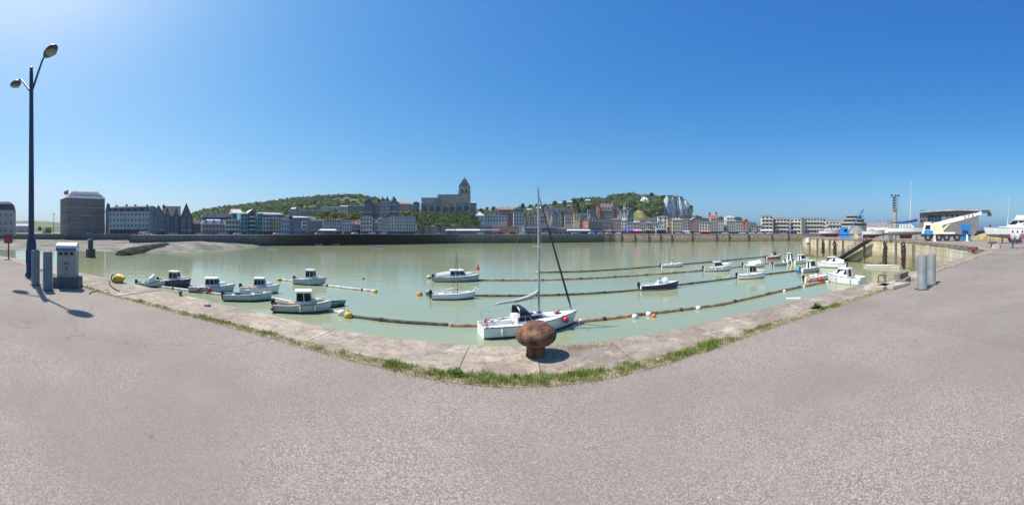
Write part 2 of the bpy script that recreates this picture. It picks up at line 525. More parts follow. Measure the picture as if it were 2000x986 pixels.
FARW = [(-330, -90), (-262, 5), (-228, 62), (-190, 98), (-146, 66), (-113, 117), (-88, 177), (-30, 196), (67, 212), (167, 173), (194, 162), (260, 150), (420, 150)]

def poly_obj(name, pts, z, m, parent=None):
    b = bmesh.new()
    f = b.faces.new([b.verts.new((p[0], p[1], z)) for p in pts])
    bmesh.ops.triangulate(b, faces=[f])
    me = bpy.data.meshes.new(name)
    b.to_mesh(me); b.free()
    me.materials.append(m)
    if me.polygons[0].normal.z < 0: me.flip_normals()
    return link(name, me, parent)

# quay apron: asphalt right up to the back of the coping, and on over the pier
ap = [(p.x, p.y + .02) for p in INN] + [(p[0] + .4, p[1] - .6) for p in PIER[:1]] + [(p[0] + .35, p[1] - .25) for p in PIER[1:]] + [(75, 61.8)] + [(110, 69), (300, 63.5), (300, -90), (-60, -90)]
o = poly_obj('quay_apron', ap, 0.0, M_ASPH)
structure(o, 'worn grey asphalt quay apron in the foreground', 'pavement')
# harbour water
o = poly_obj('water', [(-600, -150), (700, -150), (700, 420), (-600, 420)], ZW, M_WATER)
structure(o, 'murky green harbour water in the tidal basin', 'water')

def wall_along(name, pts, z0, z1, mats, label, cat='wall', step=4.0, nz=6, mi=None, batter=.25):
    mb = MB()
    rs = [Vector((*pts[0], 0))]
    idx = [0]
    for k, (a, b) in enumerate(zip(pts, pts[1:])):
        a, b = Vector((*a, 0)), Vector((*b, 0))
        n = max(1, int((b - a).length / step))
        for i in range(1, n + 1): rs.append(a.lerp(b, i / n)); idx.append(k)
    n = len(rs)
    vs = []
    for i, p in enumerate(rs):
        t = (rs[min(i + 1, n - 1)] - rs[max(i - 1, 0)]).normalized()
        nr = Vector((t.y, -t.x, 0))
        for j in range(nz + 1):
            q = j / nz
            off = batter * (1 - q) + .06 * mnoise.noise(p * .7 + Vector((0, 0, j * 1.3)))
            vs.append(tuple(p + nr * off + Vector((0, 0, lerp(z0, z1, q)))))
    fs, ms = [], []
    for i in range(n - 1):
        for j in range(nz):
            a = i * (nz + 1) + j
            fs.append((a, a + nz + 1, a + nz + 2, a + 1))
            ms.append(mi[idx[i + 1]] if mi else 0)
    mb.add(vs, fs); mb.m = ms
    o = mb.build(name, mats, smooth=True, fix=False)
    return structure(o, label, cat)
near_wall = wall_along('quay_wall', [(p.x, p.y - .03) for p in OUT[::-1]], -7, -.36, [M_PIERW], 'masonry quay wall below the near coping', step=2)
# (flip so that it faces the basin)
near_wall.data.flip_normals()
def seam(x): return .04 + .14 * max(0, 1 - abs(x - .6) / 7)
# coping: one block after another along the edge
coping = structure(bpy.data.objects.new('quay_coping', None), 'row of big pinkish coping stones along the near quay edge', 'coping')
C.objects.link(coping)
random.seed(4)
x = -58.0
while x < 28.6:
    ln = random.uniform(1.15, 2.1)
    if abs(x) < 4: ln = random.choice([.95, 1.15, 1.6])
    x2 = min(x + ln, 28.9)
    g = .005
    nseg = 3
    mb = MB()
    vs = []
    dz = random.uniform(-.006, .006)
    gap = .012
    pts = []
    for i in range(nseg + 1):
        xx = lerp(x + g, x2 - g, i / nseg)
        yi, yo = yat(INN, xx) + gap + seam(xx), yat(OUT, xx)
        # joints run square to the edge
        tl = Vector((1, (yat(OUT, xx + .5) - yat(OUT, xx - .5)))).normalized()
        sk = tl.y * (yo - yi)
        e = random.uniform(-.012, .012)
        pts.append(((xx + sk, yi), (xx, yo + e)))
    zt = .012 + dz
    chip = random.random()
    bev = .018
    rows = []
    for (ix, iy), (ox, oy) in pts:
        rows.append([(ix, iy, -.36), (ix, iy, zt - bev), (ix, iy + bev, zt), (lerp(ix, ox, .5), lerp(iy, oy, .5), zt + random.uniform(-.004, .004)), (ox, oy - bev * 1.6, zt), (ox, oy, zt - bev * 1.6), (ox, oy, -.36)])
    n = 7
    vs = [p for r in rows for p in r]
    fs = [(i * n + k, i * n + (k + 1) % n, (i + 1) * n + (k + 1) % n, (i + 1) * n + k) for i in range(nseg) for k in range(n)]
    fs += [tuple(range(n)), tuple(range(nseg * n, nseg * n + n))[::-1]]
    mb.add(vs, fs)
    mb.build('coping_stone', M_STONE, coping, smooth=False)
    x = x2
# soil seam behind the coping
mb = MB()
vs, fs = [], []
for i, p in enumerate(INN):
    vs += [(p.x, p.y - .09 - .05 * mnoise.noise(Vector((p.x * 2, 0, 0))), .004), (p.x, p.y + .02 + seam(p.x), .006)]
    if i: fs.append((2 * i - 2, 2 * i, 2 * i + 1, 2 * i - 1))
mb.add(vs, fs)
M_SOIL = mat('dry_soil', (.27, .215, .15), .95, .3, 6, bmp=.5, dirt=((.12, .10, .05), .5, .7))
structure(mb.build('soil_seam', M_SOIL, fix=False), 'strip of dry soil between asphalt and coping', 'ground')

# pier
pier_rev = [(p[0], p[1]) for p in PIER[::-1]]
pw = wall_along('pier_wall', [(300, 64), (110, 70), (74.5, 62.5)] + pier_rev, -7, -.42, [M_PIERW, M_LIMEW], 'ochre stone pier wall with green tide line', step=1.5, nz=10,
                mi=[0, 0, 0, 0, 0, 0, 1, 1])
pw.data.flip_normals()
pc = structure(bpy.data.objects.new('pier_coping', None), 'pale stone coping along the top of the ochre pier', 'coping')
C.objects.link(pc)
for a, b in list(zip(PIER, PIER[1:])) + [(PIER[-1], PIERB[0]), (PIERB[0], PIERB[1])]:
    a, b = Vector((*a, 0)), Vector((*b, 0))
    d = b - a
    n = max(1, round(d.length / 2.4))
    for i in range(n):
        c = a.lerp(b, (i + .5) / n)
        nr = Vector((-d.y, d.x, 0)).normalized()
        mb = MB(); mb.box((0, 0, -.2), (d.length / n - .03, .8, .43 + random.uniform(-.01, .01)))
        mb.build('coping_stone', M_STONE, pc).matrix_world = Matrix.Translation(c - nr * .34) @ Matrix.Rotation(math.atan2(d.y, d.x), 4, 'Z')

# far quay
fw_mi = [0, 0, 0, 0, 0, 0, 0, 0, 1, 1, 1, 1]
fwpts = FARW[:8] + [(60, 210.8)] + FARW[8:]
far_wall = wall_along('far_quay_wall', fwpts, -7, -.3, [M_QUAYW, M_QUAYB], 'long dark masonry quay wall across the harbour', step=3, nz=6, mi=[0] * 8 + [1] * 5, batter=.5)
fc = structure(bpy.data.objects.new('far_quay_coping', None), 'pale coping along the top of the far quay wall', 'coping')
C.objects.link(fc)
for a, b in zip(FARW, FARW[1:]):
    a, b = Vector((*a, 0)), Vector((*b, 0))
    d = b - a
    n = max(1, round(d.length / 6))
    for i in range(n):
        c = a.lerp(b, (i + .5) / n)
        mb = MB(); mb.box((0, .35, -.13), (d.length / n - .04, .9, .34))
        mb.build('coping_stone', M_CONC, fc).matrix_world = Matrix.Translation(c) @ Matrix.Rotation(math.atan2(d.y, d.x), 4, 'Z')
def ray_wall(x):
    d = Vector((math.sin(az(x)), math.cos(az(x))))
    best = 1e9
    tn = None
    for a, b in zip(FARW, FARW[1:]):
        a, b = Vector(a), Vector(b)
        e = b - a
        den = d.x * e.y - d.y * e.x
        if abs(den) < 1e-9: continue
        t = (a.x * e.y - a.y * e.x) / den
        u = (a.x * d.y - a.y * d.x) / den
        if t > 0 and -1e-6 <= u <= 1 + 1e-6 and t < best: best, tn = t, e.normalized()
    return best, tn
def rw(x): return ray_wall(x)[0]
# dark timber fender posts down the right half of the far quay
for x in (1192, 1214, 1240, 1267, 1290, 1312, 1352, 1400, 1424, 1462, 1508, 1540):
    r, t = ray_wall(x)
    p = pr(x, r - .45)
    mb = MB(); mb.box((0, 0, -3.3), (.55, .4, 6.4)); mb.box((0, -.02, -.5), (.7, .5, .16))
    mb.build('fender_post', M_DARK, far_wall).matrix_world = Matrix.Translation(p) @ Matrix.Rotation(math.atan2(t.y, t.x), 4, 'Z')

M_TOWNG = mat('town_paving', (.17, .165, .155), .92, .2, .15)
o = poly_obj('town_ground', [(p[0] + (.2 if i > 4 else 0), p[1] + .5) for i, p in enumerate(FARW)] + [(3500, 150), (3500, 6000), (-6000, 6000), (-6000, -90)], -.02, M_TOWNG)
structure(o, 'paved street level behind the far quay', 'ground')

# mud flat on the left of the basin
def mud_edge(x): return interp(x, [(-40, 100), (100, 100), (180, 98), (250, 99), (300, 104), (360, 110), (420, 124), (470, 142), (520, 165)])
def mud(u, v):
    x = lerp(-60, 520, u)
    r0 = mud_edge(x) * 1.0 + 2.5 * mnoise.noise(Vector((x * .05, 3, 0)))
    r1 = max(r0 + 4, rw(max(x, 2)) + .6)
    r = lerp(r0, r1, v)
    top = interp(x, [(0, 1.0), (220, 1.3), (300, 1.7), (380, 2.5), (440, 1.7), (500, .6), (520, .2)])
    z = ZW - .55 + (top + .55) * min(1, v * 1.6) ** .75 + .22 * mnoise.noise(Vector((x * .08, r * .08, 0)))
    return pr(x, r, z)
mb = MB(); mb.grid(mud, 90, 26)
structure(mb.build('mudflat', M_MUD, smooth=True, fix=False), 'grey mud and shingle bank bared by the tide', 'mud')
# stone groyne running down the mud from the wall corner
gr = [pr(336, 141, -3.6), pr(312, 130, -3.9), pr(288, 121, -4.1), pr(256, 106, -4.35), pr(240, 98, -4.8), pr(232, 95, -5.4)]
mb = MB()
def groyne(u, v):
    q = u * (len(gr) - 1); i_ = min(int(q), len(gr) - 2)
    c_ = gr[i_].lerp(gr[i_ + 1], q - i_)
    d_ = (gr[i_ + 1] - gr[i_]).normalized(); n_ = Vector((-d_.y, d_.x, 0)).normalized()
    s_ = v * 2 - 1
    e_ = min(1, (1 - u) * 5, u * 6 + .2)
    return c_ + n_ * s_ * (.8 + 2.4 * e_) + Vector((0, 0, -1.2 * (1 - e_))) + Vector((0, 0, .9 * (1 - abs(s_) ** 2.2) - 1.1 * abs(s_) ** 3 + .35 * mnoise.noise(Vector((u * 40, v * 5, 0)))))
mb.grid(groyne, 60, 8)
tag(mb.build('stone_groyne', mat('weedy_stone', (.03, .034, .026), .95, .4, .6, bmp=.6, spec=.1), fix=False), 'dark weedy stone groyne sloping down the mud bank', 'groyne')

# ------------------------------------------------------------------ hills
HR = [(20, 432), (60, 430), (110, 434), (180, 440), (300, 438), (370, 420), (400, 411), (450, 405), (500, 399), (540, 394), (600, 388), (640, 385), (700, 383), (740, 390), (775, 401), (800, 406), (860, 411), (930, 410), (1000, 407), (1050, 401), (1100, 395), (1130, 392), (1180, 387), (1200, 384), (1230, 380), (1262, 378), (1290, 381)]
RR = [(20, 1500), (250, 1500), (360, 760), (420, 560), (700, 500), (900, 520), (1100, 540), (1290, 560)]
def hill_z(x, r):
    rr = interp(x, RR)
    rs = rw(min(max(x, 2), 1560)) + 40 if x > 300 else 700
    zr = zh(interp(x, HR), rr)
    if r <= rs: return -.6
    t = (r - rs) / (rr - rs)
    if t <= 1: return zr * (t ** .92) - .6
    return zr - (t - 1) * zr * .06
def hill(u, v):
    x = lerp(20, 1291, u)
    rs = rw(max(x, 2)) + 36 if x > 300 else 690
    rr = interp(x, RR)
    r = rs + (rr * 1.9 - rs) * v ** 1.3
    k = smooth01((r - rs) / 60)
    return pr(x, r, hill_z(x, r) + k * 2.2 * mnoise.noise(Vector((x * .03, r * .03, 1))))
def smooth01(t):
    t = max(0, min(1, t)); return t * t * (3 - 2 * t)
mb = MB(); mb.grid(hill, 150, 46)
structure(mb.build('hills', M_HILL, smooth=True, fix=False), 'green hillside rising behind the harbour town', 'hill')
# chalk cliff
CL = [(222, 522), (231, 492), (240, 478), (255, 482), (272, 484), (290, 489), (303, 494), (309, 512), (312, 560), (316, 640)]
CT = [(0, 56), (.12, 58), (.184, 61), (.25, 62), (.309, 60), (.35, 58), (.381, 55.5), (.41, 52), (.435, 47), (.47, 41), (.508, 34), (.69, 30), (1, 30)]
cl_len = [0]
for a, b in zip(CL, CL[1:]): cl_len.append(cl_len[-1] + math.dist(a, b))
def cl_at(u):
    s = u * cl_len[-1]
    for i in range(len(CL) - 1):
        if s <= cl_len[i + 1] + 1e-6:
            t = (s - cl_len[i]) / (cl_len[i + 1] - cl_len[i])
            return Vector((lerp(CL[i][0], CL[i + 1][0], t), lerp(CL[i][1], CL[i + 1][1], t), 0)), Vector((CL[i + 1][0] - CL[i][0], CL[i + 1][1] - CL[i][1], 0)).normalized()
def cliff(u, v):
    p, t = cl_at(u)
    n = Vector((t.y, -t.x, 0))
    zt = interp(u, CT) + 1.5 * mnoise.noise(Vector((u * 30, 0, 0)))
    q = min(1, v / .8)
    z = zt * q
    rid = abs(mnoise.noise(Vector((u * 26, z * .012, 5)))) * 15 + abs(mnoise.noise(Vector((u * 70, z * .03, 9)))) * 6
    off = -rid + 6 * (1 - q) ** 2 - 2.5 * q ** 3
    if v > .8:
        w_ = (v - .8) / .2
        off -= w_ * 55
        z = zt + w_ * 2.5
    return p + n * off + Vector((0, 0, z - 1))
mb = MB(); mb.grid(cliff, 170, 50)
mb.m = [1 if (k % 50) >= 38 + 4 * mnoise.noise(Vector((k // 50 * .23, 0, 0))) or ((k % 50) < 14 + 9 * mnoise.noise(Vector((k // 50 * .17, 5, 0))) and k // 50 > 45) else 0 for k in range(len(mb.f))]
M_DRYTOP = mat('cliff_turf', (.15, .125, .055), .95, .35, .06, dirt=((.05, .075, .02), .48, .9))
structure(mb.build('chalk_cliff', [M_CHALK, M_DRYTOP], fix=False), 'tall grey-white chalk cliff at the end of the hill', 'cliff')
# turf mound below the cliff
def mound(u, v):
    a, q = u * 2 * math.pi, v
    c = pr(1252, 310)
    s = 20 * (1 - q)
    e = Vector((math.cos(az(1252)), -math.sin(az(1252)), 0)); f = Vector((math.sin(az(1252)), math.cos(az(1252)), 0))
    z = 6 + 15 * (1 - (1 - q) ** 2) + 1.1 * mnoise.noise(Vector((math.cos(a) * 2, math.sin(a) * 2, q * 3))) - (10 if v == 0 else 0)
    return c + e * (s * math.cos(a) * .62 + 3 * q * -1) + f * s * math.sin(a) * .8 + Vector((0, 0, z))
mb = MB(); mb.grid(mound, 30, 10)
M_MOUND = mat('dry_turf', (.25, .17, .06), .95, .3, .12, dirt=((.10, .13, .025), .40, .95))
structure(mb.build('grass_mound', M_MOUND, smooth=True, fix=False), 'bare brown and green turf mound under the cliff', 'mound')
# chalk outcrops on the wooded slope
for (x, y, r, s) in ((1259, 392, 430, 5.5), (1278, 403, 420, 5), (1265, 398, 415, 3.5)):
    mb = MB()
    rnd = random.Random(x)
    mb.grid(lambda u, v: Vector((s * 1.1 * math.sin(v * 3.14) * math.cos(u * 6.283), s * .7 * math.sin(v * 3.14) * math.sin(u * 6.283), s * 1.2 * math.cos(v * 3.14))) * (1 + .35 * mnoise.noise(Vector((math.cos(u * 6.283) * 2, math.sin(u * 6.283) * 2, v * 4 + x)))), 18, 10)
    o = mb.build('chalk_outcrop', M_CHALK, fix=True)
    o.location = pr(x, r, zh(y, r) - s * .3)
    tag(o, {1259: 'large pale chalk outcrop high on the wooded slope', 1278: 'chalk outcrop nearest the cliff on the wooded slope', 1265: 'small chalk outcrop below the large pale one'}[x], 'rock', 'chalk outcrops on the slope', 'thing')
# ------------------------------------------------------------------ things on the near quay
# double-headed street lamp
LX, LY = -12.5, 1.62
t = thing('street_lamp', 'tall dark blue street lamp with two curved arms and oval heads', 'street lamp', (LX, LY, 0))
mb = MB(); mb.lathe([(.24, 0), (.24, .1), (.2, .16), (.19, 1.25), (.16, 1.42), (.125, 1.5), (.12, 1.55)], 20); mb.build('base', M_DKBLUE, t, True)
mb = MB(); mb.lathe([(.115, 1.5), (.10, 4), (.075, 7.5), (.07, 7.75), (.055, 7.8), (.075, 7.88), (.01, 7.93)], 16); mb.build('pole', M_DKBLUE, t, True)
mb = MB(); mb.box((.0, -.2, .75), (.16, .012, .5)); mb.build('access_hatch', M_DKBLUE, t)
hd = Vector((1.35, .49, 0)).normalized()
for s in (1, -1):
    d = hd * s
    mb = MB()
    pts = [Vector((0, 0, 7.0)) + d * .06, Vector((0, 0, 7.22)) + d * .28, Vector((0, 0, 7.52)) + d * .58, Vector((0, 0, 7.78)) + d * .85, Vector((0, 0, 7.89)) + d * 1.06, Vector((0, 0, 7.86)) + d * 1.24]
    mb.tube(pts, [.045, .042, .038, .034, .03, .028], 10)
    mb.build('arm', M_DKBLUE, t, True)
    mb = MB()
    mb.grid(lambda u, v: (.38 * math.sin(v * math.pi) * math.cos(u * 6.2832), .2 * math.sin(v * math.pi) * math.sin(u * 6.2832), (.15 if v < .5 else .07) * math.cos(v * math.pi)), 20, 12)
    h = mb.build('lamp_head', M_DKBLUE, t, True)
    h.location = Vector((0, 0, 7.83)) + d * 1.42
    h.rotation_euler = (0, R(-6), math.atan2(d.y, d.x))
    mb = MB(); mb.lathe([(.2, 0), (.17, -.04), (.05, -.06)], 16); g = mb.build('lens', mat('lamp_lens', (.16, .16, .16), .25), h, True); g.location = (.05, 0, -.05)

# steel posts, in two pairs
def steel_post(x, y, label, h, d):
    t = thing('steel_post', label, 'bollard', (x, y, 0), group='grey steel posts on the quay')
    r = d / 2
    mb = MB(); mb.lathe([(r + .004, 0), (r + .004, .06), (r, .065), (r, h - .03), (r - .01, h - .008), (r - .03, h)], 28); mb.build('post', M_GALV, t, True)
    mb = MB(); mb.lathe([(r - .032, h - .002), (r - .034, h + .012), (r * .3, h + .022), (.005, h + .023)], 28); mb.build('cap', M_GALV, t, True)
    mb = MB(); mb.lathe([(r + .07, .002), (r + .07, .012), (r + .01, .014)], 24); mb.build('base_plate', M_DARK, t, True)
steel_post(-10.5, 1.5, 'grey steel post nearest the street lamp', 1.10, .27)
steel_post(-9.56, 1.72, 'grey steel post between its twin and the service pedestal', 1.12, .28)
steel_post(9.25, 3.28, 'grey steel post beside the timber sleepers, nearer of the pair', 1.0, .29)
steel_post(10.2, 3.3, 'grey steel post just beyond its twin by the sleepers', .97, .29)

# service pedestal on its plinth
t = thing('service_pedestal', 'grey water and power pedestal with curved blue-banded cap on a dark plinth', 'pedestal', (-9.95, 2.42, 0), R(62))
mb = MB(); mb.box((0, 0, .16), (.80, .62, .32), top=(.98, .98)); mb.build('plinth', mat('dark_concrete', (.11, .115, .12), .85, .2, 3, bmp=.3), t)
M_PED = mat('pedestal_paint', (.33, .32, .29), .55, .1, 2, dirt=((.22, .19, .15), .6, .5))
mb = MB(); mb.box((0, 0, .72), (.58, .44, .80)); bd = mb.build('cabinet', M_PED, t)
for sx in (-.14, .14):
    mb = MB(); mb.box((sx, -.223, .66), (.25, .012, .60)); mb.build('door_panel', M_PED, t)
for k in (-1, 0, 1):
    mb = MB(); mb.box((k * .17, -.235, 1.03), (.10, .03, .09)); mb.build('socket_flap', M_DARK, t)
for k, (sx, zz) in enumerate(((-.03, .74), (.05, .74), (.01, .60))):
    mb = MB(); mb.box((sx, -.231, zz), (.05, .006, .05)); mb.build('symbol_plate', M_DARK, t)
mb = MB()
mb.extrude([(-.25, 1.12), (.25, 1.12), (.25, 1.20), (.21, 1.28), (.12, 1.34), (0, 1.36), (-.12, 1.34), (-.21, 1.28), (-.25, 1.20)], 'x', -.31, .31)
cap = mb.build('cap', mat('pale_cap', (.62, .63, .62), .4, .06, 2), t)
mb = MB(); mb.box((0, -.252, 1.16), (.62, .012, .075)); mb.build('blue_band', mat('band_blue', (.05, .12, .22), .45), cap)

# mushroom bollard
t = thing('mooring_bollard', 'big rusty mushroom mooring bollard at the quay edge before the yacht', 'bollard', (.325, 4.53, .014))
def lump(me, amp, f):
    for v in me.vertices:
        n = mnoise.noise(v.co * f)
        v.co += Vector((v.co.x, v.co.y, 0)).normalized() * amp * n if v.co.length > .01 else Vector()
        v.co.z += amp * .6 * mnoise.noise(v.co * f + Vector((9, 0, 0)))
mb = MB(); mb.lathe([(.135, .0), (.13, .06), (.128, .12), (.14, .17), (.15, .19)], 32); o = mb.build('neck', M_RUST, t, True)
prof = [(.125, .150), (.17, .156), (.215, .175), (.255, .208), (.276, .245), (.281, .285), (.276, .318), (.262, .345), (.242, .368), (.205, .393), (.175, .412), (.152, .430), (.135, .445), (.10, .454), (.05, .457), (.005, .458)]
mb = MB(); mb.lathe(prof, 48); o = mb.build('cap', M_RUST, t, True, angle=R(80)); lump(o.data, .008, 9)
mb = MB(); mb.lathe([(.225, -.012), (.225, .002), (.215, .006), (.14, .007)], 36); mb.build('base_ring', mat('mortar_ring', (.30, .255, .20), .9, .2, 8, bmp=.4), t, True)

# yellow float and hose on the coping
t = thing('mooring_float', 'yellow mooring float lying on the coping with black rope loops', 'buoy', (-10.15, 4.22, .012), R(25))
mb = MB(); mb.M = Matrix.Rotation(R(78), 4, 'Y') @ Matrix.Translation((-.13, 0, -.2))
mb.lathe([(.03, -.02), (.09, 0), (.145, .06), (.165, .16), (.15, .27), (.09, .36), (.045, .41), (.04, .45)], 20); mb.build('float', M_YELLOW, t, True)
mb = MB(); mb.torus((-.26, 0, .12), .12, .02, 14, 6, 'y', 4.2); mb.torus((-.05, -.15, .08), .10, .018, 12, 6, 'x', 3.6); mb.build('rope_loop', M_RUBBER, t, True)
mb = MB()
hp = [pz(214, 547, .03), pz(213, 553, .03), pz(217, 559, .03), pz(224, 564, .035), pz(233, 569, .03)]
mb.tube(hp, .016, 6)
tag(mb.build('rope', M_RUBBER, None, True), 'dark rope trailing from the yellow float over the coping', 'rope')
mb = MB(); mb.tube([pz(174, 574, .012), pz(179, 570.5, .012), pz(188, 568.5, .012), pz(200, 568, .012), pz(213, 566.5, .02)], .014, 6)
tag(mb.build('rope', mat('dark_hemp', (.06, .05, .045), .9), None, True), 'short dark rope end lying on the asphalt by the grass', 'rope')
# iron pin and loose stone on the coping
t = thing('iron_pin', 'small dark iron mooring pin at the coping edge on the left', 'pin', pz(352.5, 577, .012))
mb = MB(); mb.lathe([(.035, 0), (.035, .07), (.055, .08), (.055, .11), (.01, .12)], 12); mb.build('pin', M_DARK, t, True)
mb = MB(); mb.ball((0, 0, .03), .07, 8, 6, .55)
for i, v in enumerate(mb.v): mb.v[i] = (v[0] * 1.6, v[1], v[2])
o = mb.build('stone', M_CONC); o.location = pz(405, 597, .012)
tag(o, 'small loose dark stone lying on the coping', 'stone')
# far rusty bollard at the picture's edge
def t_bollard(p, label, m, s=1.0, rz=0):
    t = thing('mooring_bollard', label, 'bollard', p, rz)
    mb = MB(); mb.lathe([(.2 * s, 0), (.19 * s, .05), (.14 * s, .1), (.13 * s, .3 * s), (.16 * s, .36 * s)], 16); mb.build('neck', m, t, True)
    mb = MB(); mb.box((0, 0, .46 * s), (.75 * s, .34 * s, .22 * s), top=(.9, .8)); mb.build('head', m, t)
t_bollard(Vector((-23.2, .35, .012)), 'stout rusty bollard on the coping at the far end by the lamp', M_RUST, 1.0, R(20))
t_bollard(pz(1901, 496, .0), 'low red rusted bollard on the quay corner below the truck', M_RUSTR, .95, R(70))
t_bollard(pz(1938, 483, .0), 'red rusted bollard on a pale block beside the strollers', M_RUSTR, 1.1, R(80))
mb = MB(); mb.box((0, 0, .2), (1.1, .8, .4), top=(.9, .9)); o = mb.build('concrete_block', M_CONC); o.location = pz(1946, 485, 0)
tag(o, 'pale concrete block on the quay corner by the red bollard', 'block')
M_LBOX = mat('faded_red_box', (.26, .04, .06), .6, .15, 3)
# red lifebuoy box
t = thing('lifebuoy_box', 'red lifebuoy box on a post behind the street lamp', 'lifebuoy box', (-20.6, 1.25, 0), R(75))
mb = MB(); mb.box((0, 0, .55), (.08, .08, 1.1)); mb.build('post', M_LBOX, t)
mb = MB(); mb.box((0, -.06, 1.25), (.5, .16, .55)); mb.build('housing', M_LBOX, t)
mb = MB(); mb.box((0, -.145, 1.25), (.42, .012, .46)); mb.build('lid', M_LBOX, t)
# ladder hoop and sleepers on the right
t = thing('ladder_hoop', 'rusty ladder hoop standing on the coping right of the cruiser', 'ladder', pz(1722, 553, .014), R(-30))
mb = MB(); mb.tube([(-.13, 0, 0), (-.13, 0, .22), (-.11, 0, .26), (.11, 0, .26), (.13, 0, .22), (.13, 0, 0)], .02, 8); mb.build('hoop', M_RUST, t, True)
mb = MB(); mb.box((0, -.05, .01), (.5, .25, .02)); mb.build('foot_plate', M_RUST, t)
M_TIMBER = mat('weathered_timber', (.20, .165, .13), .9, .25, 4, bmp=.5)
M_SLAB = mat('old_slab', (.38, .33, .28), .9, .15, 2, bmp=.4)
c = pz(1765, 556, 0)
for k, (dx, dy, z, L_, lab) in enumerate(((.35, .1, .085, 1.0, 'lower timber sleeper of the pair on the quay by the grey posts'), (.32, .22, .255, .95, 'upper timber sleeper stacked on the other by the grey posts'))):
    mb = MB(); mb.box((0, 0, 0), (L_, .22, .165), top=(.995, .97)); o = mb.build('timber_sleeper', M_TIMBER)
    o.location = (c.x + dx, c.y + dy, z + .002); o.rotation_euler.z = R(12 - 6 * k); tag(o, lab, 'timber', 'timber sleepers on the quay')
for k, (dx, dy, w_, lab) in enumerate(((-.45, .15, 1.1, 'flat stone slab lying on the quay before the sleepers'), (-.95, .45, .8, 'smaller stone slab lying next to the ladder hoop'))):
    mb = MB(); mb.box((0, 0, .045), (w_, .6, .08), top=(.97, .95)); o = mb.build('stone_slab', M_SLAB)
    o.location = (c.x + dx, c.y + dy, .013); o.rotation_euler.z = R(-5 + 14 * k); tag(o, lab, 'slab', 'stone slabs on the quay')
# mooring dolphin in the water on the left
t = thing('mooring_dolphin', 'dark mooring dolphin with wide base standing in the water by the mud', 'dolphin', pr(177, 91, ZW - .6))
mb = MB(); mb.lathe([(1.3, 0), (1.35, .6), (1.35, 2.7), (1.2, 2.85), (.85, 2.9)], 12); mb.build('base', M_DARK, t)
mb = MB(); mb.lathe([(.75, 2.85), (.7, 5.1), (.95, 5.2), (.95, 5.4), (.5, 5.5)], 10); mb.build('column', mat('green_black', (.03, .05, .05), .6), t)
mb = MB(); mb.box((.9, 0, 5.5), (2.4, .3, .12)); mb.build('arm', M_DARK, t)

# ------------------------------------------------------------------ grass in the seam
def blades(name, n, fn, mat_, label, cat):
    rnd = random.Random(len(name))
    vs, fs = [], []
    for i in range(n):
        p, h, wd = fn(rnd)
        a = rnd.uniform(0, 6.283)
        l = rnd.uniform(.1, .6) * h
        b = rnd.uniform(0, 6.283)
        dx, dy = math.cos(a) * wd, math.sin(a) * wd
        ex, ey = math.cos(b) * l, math.sin(b) * l
        k = len(vs)
        vs += [(p[0] - dx, p[1] - dy, p[2]), (p[0] + dx, p[1] + dy, p[2]), (p[0] + ex * .35 + dx * .7, p[1] + ey * .35 + dy * .7, p[2] + h * .6), (p[0] + ex * .35 - dx * .7, p[1] + ey * .35 - dy * .7, p[2] + h * .6), (p[0] + ex, p[1] + ey, p[2] + h)]
        fs += [(k, k + 1, k + 2, k + 3), (k + 3, k + 2, k + 4)]
    mb = MB(); mb.add(vs, fs)
    return tag(mb.build(name, mat_, fix=False), label, cat, kind='stuff')
def dens(x):  # how lush the strip is
    return .22 + .7 * mnoise.noise(Vector((x * .9, 4, 0))) + .5 * mnoise.noise(Vector((x * 3.1, 8, 0))) + (.42 if -1.6 < x < 3 else 0) - (.5 if x < -16 or 9.2 < x < 12 else 0)
_rt = random.Random(3)
TUFTS = []
while len(TUFTS) < 1150:
    x = _rt.gauss(0, 6.0) if _rt.random() < .7 else _rt.uniform(-20, 28)
    if not -20 < x < 28: continue
    d = dens(x)
    if _rt.random() < d:
        TUFTS.append((x, yat(INN, x) + _rt.triangular(-.09, .05 + seam(x), .02 + seam(x) * .4), _rt.uniform(.02, .05), _rt.uniform(.03, .10) ** 1.0 * (.55 + .55 * min(1.2, d)) * _rt.choice((.6, .8, 1, 1.25))))
def gp(rnd):
    x, y, rr, h = rnd.choice(TUFTS)
    return (x + rnd.gauss(0, rr), y + rnd.gauss(0, rr * .7), .003), h * rnd.uniform(.35, 1.1), rnd.uniform(.002, .0045) * (1 + abs(x) * .06)
blades('grass', 19000, gp, M_GRASS, 'green grass growing along the seam behind the coping', 'grass')
def gd(rnd):
    x = rnd.gauss(0, 7)
    if rnd.random() < .12:
        x = rnd.gauss(1.1, .35); return (x, rnd.gauss(4.75, .08), .014), rnd.uniform(.005, .02), .004
    x = max(-24, min(28, x))
    return (x, yat(INN, x) + rnd.gauss(-.05, .06), .003), rnd.uniform(.01, .05), rnd.uniform(.002, .004) * (1 + abs(x) * .06)
blades('dry_grass', 7500, gd, M_DRY, 'straw coloured dry grass along the asphalt edge', 'dry grass')
def weed(p, label, n, s):
    t = thing('weed', label, 'plant', p)
    rnd = random.Random(n)
    for k in range(n):
        a = k * 2.4 + rnd.uniform(-.3, .3); L_ = s * rnd.uniform(.7, 1.1); e = rnd.uniform(.25, 1.1)
        mb = MB()
        vs = []
        for i in range(6):
            q = i / 5
            w_ = .20 * s * math.sin(math.pi * (q * .85 + .12))
            vs += [(q * L_ * math.cos(e), -w_, q * L_ * math.sin(e) - .25 * s * q * q), (q * L_ * math.cos(e), w_, q * L_ * math.sin(e) - .25 * s * q * q)]
        mb.add(vs, [(2 * i, 2 * i + 2, 2 * i + 3, 2 * i + 1) for i in range(5)])
        o = mb.build('leaf', M_LEAFW, t, True, fix=False); o.rotation_euler.z = a
